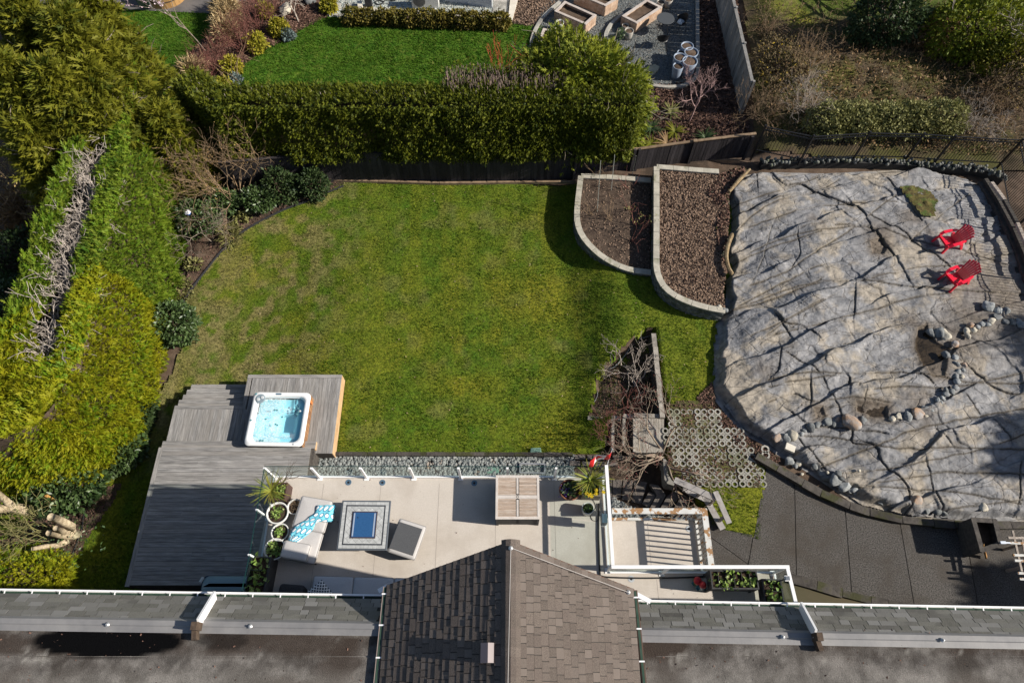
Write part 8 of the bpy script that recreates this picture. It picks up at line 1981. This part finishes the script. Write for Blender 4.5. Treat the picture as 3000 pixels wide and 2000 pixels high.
def mans(a, b, skip=None):
    d = (b - a).normalized(); n = Vector((-d.y, d.x, 0));  dn = (-n + Vector((0, 0, 1))).normalized() if n.y > 0 else (n + Vector((0, 0, 1))).normalized()
    nrm = (Vector((0, 1, 1))).normalized(); rows = 6; ln_ = .80 / rows
    L = (b - a).length
    for r in range(rows):
        s = -rng.random() * .3
        while s < L:
            w = .18 + .36 * rng.random(); c = a + d * (s + w / 2) + Vector((0, -.05, .0)) + dn * (ln_ * (r + .5))
            tilt = Vector((0, 1, 1)).normalized()
            Mx = Matrix((d, (dn - tilt * .06).normalized(), tilt)).transposed(); cc_ = c + tilt * (.014 + .004 * rng.random())
            if -17 < c.x < 17: cand.append((w * ln_ * .8, cc_, (w - .014, ln_ * .97, .012), Mx, shg))
            s += w
mans(gl0, gl1); mans(gr0, gr1)
def gutter(a, b):
    d = (b - a).normalized()
    me = MB().add([a + Vector((0, o, z)) for o, z in ((-.10, .0), (-.10, -.09), (.04, -.09), (.05, .01), (.035, .01), (.03, -.075), (-.085, -.075), (-.085, 0))] + [b + Vector((0, o, z)) for o, z in ((-.10, .0), (-.10, -.09), (.04, -.09), (.05, .01), (.035, .01), (.03, -.075), (-.085, -.075), (-.085, 0))], [(i, (i + 1) % 8, 8 + (i + 1) % 8, 8 + i) for i in range(8)])
    g = part('gutter', me, whm, house)
    pbeam('gutter_lip', whm, house, a + Vector((0, .045, .016)), b + Vector((0, .045, .016)), .035, .014)
    part('gutter_grime', MB().beam(a + Vector((0, -.03, -.062)), b + Vector((0, -.03, -.062)), .10, .01), mat('algae', (.02, .05, .035), (.04, .07, .05), 6), g)
    s = .4
    while s < (b - a).length:
        q = a + d * s; pbeam('gutter_strap', whm, house, q + Vector((0, -.10, .012)), q + Vector((0, .045, .026)), .025, .006); s += .62
gutter(gl0, gl1 + Vector((.1, 0, 0))); gutter(gr0 - Vector((.2, 0, 0)), gr1)
fl = mat('galvanised_flashing', (.19, .187, .19), (.25, .243, .24), 2, .55, .1, 30, metal=.1)
zf = ZE + .60
FR = mat('torch_on_membrane', (.082, .074, .068), (.215, .198, .182), 2.6, .95, .8, 60, c3=(.060, .052, .046), s3=1.1, lo3=.46, hi3=.66, detail=12, fine=.22, spec=.05, attr=[('grime', (.055, .043, .036)), ('wet', (.003, .003, .0035)), ('bloom', (.34, .32, .29))])
for a, b in ((gl0, gl1 + Vector((.5, 0, 0))), (gr0 - Vector((.5, 0, 0)), gr1)):
    off = Vector((0, -.60, .56))
    n_ = 5
    for k in range(n_):
        p0 = a.lerp(b, k / n_) + off; p1 = a.lerp(b, (k + 1) / n_) + off
        part('flashing', MB().add([p0 + Vector((0, .05, -.02)), p1 + Vector((0, .05, -.02)), p1 + Vector((0, 0, .05)), p0 + Vector((0, 0, .05)), p1 + Vector((0, -.10, .055)), p0 + Vector((0, -.10, .055)), p1 + Vector((0, -.12, .03)), p0 + Vector((0, -.12, .03)), p1 + Vector((0, -.24, .02)), p0 + Vector((0, -.24, .02))], [(0, 1, 2, 3), (3, 2, 4, 5), (5, 4, 6, 7), (7, 6, 8, 9)]), fl, house)
V_, F_ = sheet([(gl0.x, -9), (gr1.x, -9), (gr1.x, min(gr1.y, gl0.y) - .70), (4.0, gr0.y - .74), (-4, gl1.y - .74), (gl0.x, gl0.y - .74)], .08, lambda x, y: ZE + .555 + 0 * x)
x, y = V_[:, 0], V_[:, 1]
pc = P('Q', 1230, 1095, ZE + .56); bl = fbm(x, y, .9, 4, 61)
wet = smooth((1 - (((x - pc.x) / 1.75) ** 2 + ((y - pc.y) / .34) ** 2) + .35 * bl) / .25)
pc2 = P('R', 600, 1080, ZE + .56); wet = np.maximum(wet, .55 * smooth((1 - (((x - pc2.x) / .6) ** 2 + ((y - pc2.y) / .22) ** 2) + .4 * bl) / .4))
fbl = np.abs(fbm(x, y, 1.5, 5, 33)); band_ = np.exp(-((y - (P('R', 900, 1250, ZE + .56).y + .05 * bl)) / .12) ** 2)
bloom = np.clip(np.exp(-(fbl / .05) ** 2) * (.25 + .7 * band_) * (vnoise(x * 1.3, y * 2, 3) > .4), 0, 1) * .8 * (1 - wet)
warm = smooth((P('Q', 500, 1350, ZE + .56).y - y) / .3) * .5
yl_ = P('R', 900, 1262, ZE + .56).y
grime = np.clip(smooth((y - yl_ + .05) / .12) * smooth(fbm(x, y * 1.6, 1.0, 5, 12) * 2.2 + .55) * .9 + .8 * smooth(fbm(x * .7, y * 1.4, .9, 5, 90) * 2.4 - .1), 0, 1) * (1 - smooth((y - (gl0.y - .98)) / .10))
part('flat_roof', bigmesh(V_, F_, {'grime': grime, 'wet': np.clip(wet, 0, 1), 'bloom': np.clip(np.maximum(bloom, warm * .35), 0, 1)}), FR, house)
for yy in (.77, ):
    for x0, x1 in ((gl0.x, -3), (3, gr1.x)): piece('membrane_seam', FR, house, ((x0 + x1) / 2, P('R', 900, 1262, ZE + .56).y, ZE + .557), (x1 - x0, .015, .006))
# white fins and dark brackets
for c, a, b, lb in (('R', (320, 880), (510, 560), 0), ('M', (2160, 1430), (2025, 1175), 1)):
    p0 = P(c, *a, ZE + .78); p1 = P(c, *b, ZE + .14)
    pbeam('roof_fin', whm, house, p0, p1, .05, .22)
    s = 1 if lb else -1
    piece('fin_bracket', bark_d, house, p0 + Vector((s * .03, -.06, .0)), (.12, .16, .3)); piece('fin_bracket', bark_d, house, p0 + Vector((s * .06, -.22, -.1)), (.10, .2, .16), rz=.2)
q = np.stack([rng.uniform(-13, 13, 700), rng.uniform(-1, 1.2, 700)], 1); V, F, t = scatter(CHIP_V, CHIP_F, np.stack([q[:, 0], q[:, 1], np.full(700, ZE + .56)], 1), rdir(700), rdir(700, 3), .035 * (.4 + rng.random(700) ** 2))
part('roof_debris', bigmesh(V, F, t), chip_d, house, kind='stuff')
# gable dormer
zr_, ze_ = 8.95, 7.5
ap = P('S', 1750, 120, zr_); el = P('S', 335, 655, ze_); er = P('T', 570, 285, ze_)
xr0 = ap.x; ya = ap.y - .05; yl = el.y; yr = er.y; xl0 = el.x; xr1 = er.x; YB = -4.0
groof = part('gable_roof', MB().add([(xr0, ya, zr_ - .03), (xl0, yl, ze_ - .03), (xl0 - .15, YB, ze_ - .03), (xr0 - .05, YB, zr_ - .03), (xr1, yr, ze_ - .03), (xr1 + .12, YB, ze_ - .03)], [(0, 1, 2, 3), (0, 3, 5, 4)]), MATS['roof_felt'], house)
part('gable_wall', MB().add([(xl0 + .35, YB, 6), (xr1 - .35, YB, 6), (xr1 - .35, yr - .75, 6), (xl0 + .35, yl - .75, 6), (xl0 + .35, YB, ze_ - .0), (xr1 - .35, YB, ze_ - .0), (xr1 - .35, yr - .75, ze_), (xl0 + .35, yl - .75, ze_), (xr0, yl - .75, zr_ - .12), (xr0, YB, zr_ - .12)], [(0, 3, 7, 4), (1, 5, 6, 2), (2, 6, 8, 7, 3)]), wl, house)
for side in (-1, 1):
    xe_ = xl0 if side < 0 else xr1; ye_ = yl if side < 0 else yr; n = 18
    slope = Vector((xe_ - xr0, 0, ze_ - zr_)); L = slope.length; sd_ = slope.normalized(); nr_ = Vector((-sd_.z * side, 0, sd_.x * side)) ; nr_ = nr_ if nr_.z > 0 else -nr_
    for r in range(n):
        f0 = (r + .5) / n; yfront = ya + (ye_ - ya) * f0 + .02; y = yfront; cw = L / n
        while y > YB + .1:
            ln2 = .12 + .17 * rng.random(); ln2 = min(ln2, y - YB)
            c = Vector((xr0, 0, zr_)) + sd_ * (cw * (r + .5)) + nr_ * (.012 + .006 * rng.random()); c.y = y - ln2 / 2
            Xv = (sd_ + nr_ * (.07 if side < 0 else .05)).normalized(); Yv = Vector((0, 1, 0)); Zv = Xv.cross(Yv); 
            if Zv.z < 0: Yv = -Yv; Zv = -Zv
            tk_ = (.020 if side < 0 else .012) * (1 if rng.random() < .6 else 1.5)
            cand.append((cw * ln2 * (1.35 if y > .2 else .2), c, (cw * .96, ln2 - .012, tk_), Matrix((Xv, Yv, Zv)).transposed(), shb))
            y -= ln2
    # rake and eave trim, gutter
    pbeam('rake_board', mat('brown_trim', (.10, .06, .045)), house, Vector((xr0, ya + .015, zr_ - .07)), Vector((xe_, ye_ + .015, ze_ - .07)), .03, .14)
    gm = MATS['brown_trim'] if side > 0 else mat('copper_brown_gutter', (.30, .24, .21), rough=.4)
    pbeam('eaves_gutter', gm, house, Vector((xe_ + side * .05, ye_, ze_ - .06)), Vector((xe_ + side * (.05 + .13), YB, ze_ - .06)), .09, .10)
    pbeam('gutter_void', MATS['algae'], house, Vector((xe_ + side * .045, ye_ - .02, ze_ - .008)), Vector((xe_ + side * (.045 + .13), YB, ze_ - .008)), .05, .008)
    for k in range(5): piece('gutter_hanger', whm, house, (xe_ + side * (.05 + .008 * k), ye_ - .15 - .62 * k, ze_ + .005), (.12, .03, .012))
# ridge caps
for k in range(42):
    y = ya + .06 - k * .165
    for s in (-1, 1):
        pass
    me_pts = [(xr0 - .19, zr_ - .075), (xr0 - .10, zr_ + .0), (xr0, zr_ + .035), (xr0 + .10, zr_ + .0), (xr0 + .19, zr_ - .075)]
    if k < 41:
        V = [(x_, y + .0, z_ + .012) for x_, z_ in me_pts] + [(x_, y - .175, z_ + .002) for x_, z_ in me_pts] + [(x_, y, z_ - .01) for x_, z_ in me_pts]
        me = MB().add(V, [(i, i + 1, 6 + i, 5 + i) for i in range(4)] + [(10 + i, 11 + i, 1 + i, i) for i in range(4)]).mesh('ridge_cap'); me.materials.append(shb)
        o = bpy.data.objects.new('ridge_cap', me); COL.objects.link(o); o.parent = groof
cand.sort(key=lambda q: -q[0])
for q in cand[:290]:
    par = groof if q[4] is shb else mroof
    piece('shingle', q[4], par, q[1], q[2], M=q[3])
for mm_, par in ((shb, groof), (shg, mroof)):
    # the rest of the shingles, joined; one tint value per shingle
    rest = [q for q in cand[290:] if q[4] is mm_]; mb = MB(); tin = []
    for q in rest:
        sc3 = Matrix.Diagonal(q[2]); Mx = q[3] @ sc3; mb.box(q[1], (1, 1, 1), M=Mx); tin += [rng.random()] * 8
    me = mb.mesh('shingles'); at = me.attributes.new('tint', 'FLOAT', 'POINT'); at.data.foreach_set('value', np.array(tin, np.float32))
    m2 = mat(mm_.name + '_field', *(((.070, .057, .049), (.135, .110, .095)) if mm_ is shb else ((.095, .092, .080), (.16, .155, .135))), 55, .9, .5, 120, attr='tint', ca=(.155, .128, .112) if mm_ is shb else (.23, .225, .215), c3=(.06, .052, .045) if mm_ is shb else (.10, .095, .085), s3=28 if mm_ is shb else 1.0, lo3=.60, hi3=.68)
    part('shingle', me, m2, par, kind='stuff')
# vent
vq = P('S', 1480, 1415, 8.95); t_ = mat('pinkish_vent', (.20, .16, .165), rough=.4)
v0 = P('S', 1400, 1530, 8.85); v1 = P('S', 1560, 1300, 8.85)
part('roof_vent', MB().add([(v0.x, v0.y, 8.4), (v1.x, v0.y, 8.4), (v1.x, v1.y, 8.4), (v0.x, v1.y, 8.4), (v0.x, v0.y, 8.84), (v1.x, v0.y, 8.84), (v1.x, v1.y, 8.84), (v0.x, v1.y, 8.84), ((v0.x * .45 + v1.x * .55), v0.y, 8.92), ((v0.x * .45 + v1.x * .55), v1.y, 8.92)], [(0, 1, 5, 8, 4), (1, 2, 6, 5), (2, 3, 7, 9, 6), (3, 0, 4, 7), (4, 8, 9, 7), (8, 5, 6, 9)]), t_, house)
# anchors and lines
def anchor(lb, q):
    t = thing('roof_anchor', lb, 'anchor', q); part('plate', MB().lathe(q, [(.045, 0), (.045, .01), (.02, .03), (.018, .06), (.005, .065)], 14), MATS['alu'], t)
anchor('silver anchor knob on the gable peak', Vector((xr0, ya - .12, zr_ + .05))); anchor('silver anchor on the left flashing near the wet patch', P('Q', 1235, 895, ZE + .63)); anchor('silver anchor on the flashing right of the left fin', P('R', 915, 915, ZE + .63)); anchor('silver anchor on the right flashing near the right fin', P('M', 1860, 1458, ZE + .63)); anchor('silver anchor at the far right flashing', P('O', 1603, 1330, ZE + .63)); anchor('silver bolt at the lower right corner of the gable roof', P('T', 540, 300, ze_ + .12))
ax = Vector((xr0, ya - .12, zr_ + .08)); line_m = mat('thin_line', (.45, .42, .40))
single('safety_line', MB().tube([ax, P('T', 540, 300, ze_ + .2)], .006, 4), line_m, 'thin line running down the right slope of the gable', 'cable', ax); single('safety_line', MB().tube([ax, Vector((xr0 - .08, -1.2, zr_ + .06))], .006, 4), line_m, 'thin line running back along the gable ridge', 'cable', ax)
# downpipe
dp = [P('T', 612, 612, 7.35), P('T', 660, 690, 7.0), P('T', 668, 896, 6.95), P('T', 672, 1100, 6.95)]
t = thing('downpipe', 'white downpipe running along the right side of the gable', 'downpipe', dp[0]); part('pipe', MB().tube(curve(dp, 3), .055, 12), whm, t, smooth_=True)
part('strap', MB().tube([P('T', 640, 726, 7.02), P('T', 672, 728, 7.02)], .062, 8), bark_d, t); piece('bracket', MATS['algae'], t, P('T', 632, 728, 6.9), (.12, .2, .1))
# small white flashings near the gable corners
for c, a, b, lb in (('S', (230, 710), (330, 655), 1), ('T', (590, 312), (685, 362), 2)):
    pbeam('corner_trim', whm, house, P(c, *a, 7.1), P(c, *b, 7.1), .10, .04)
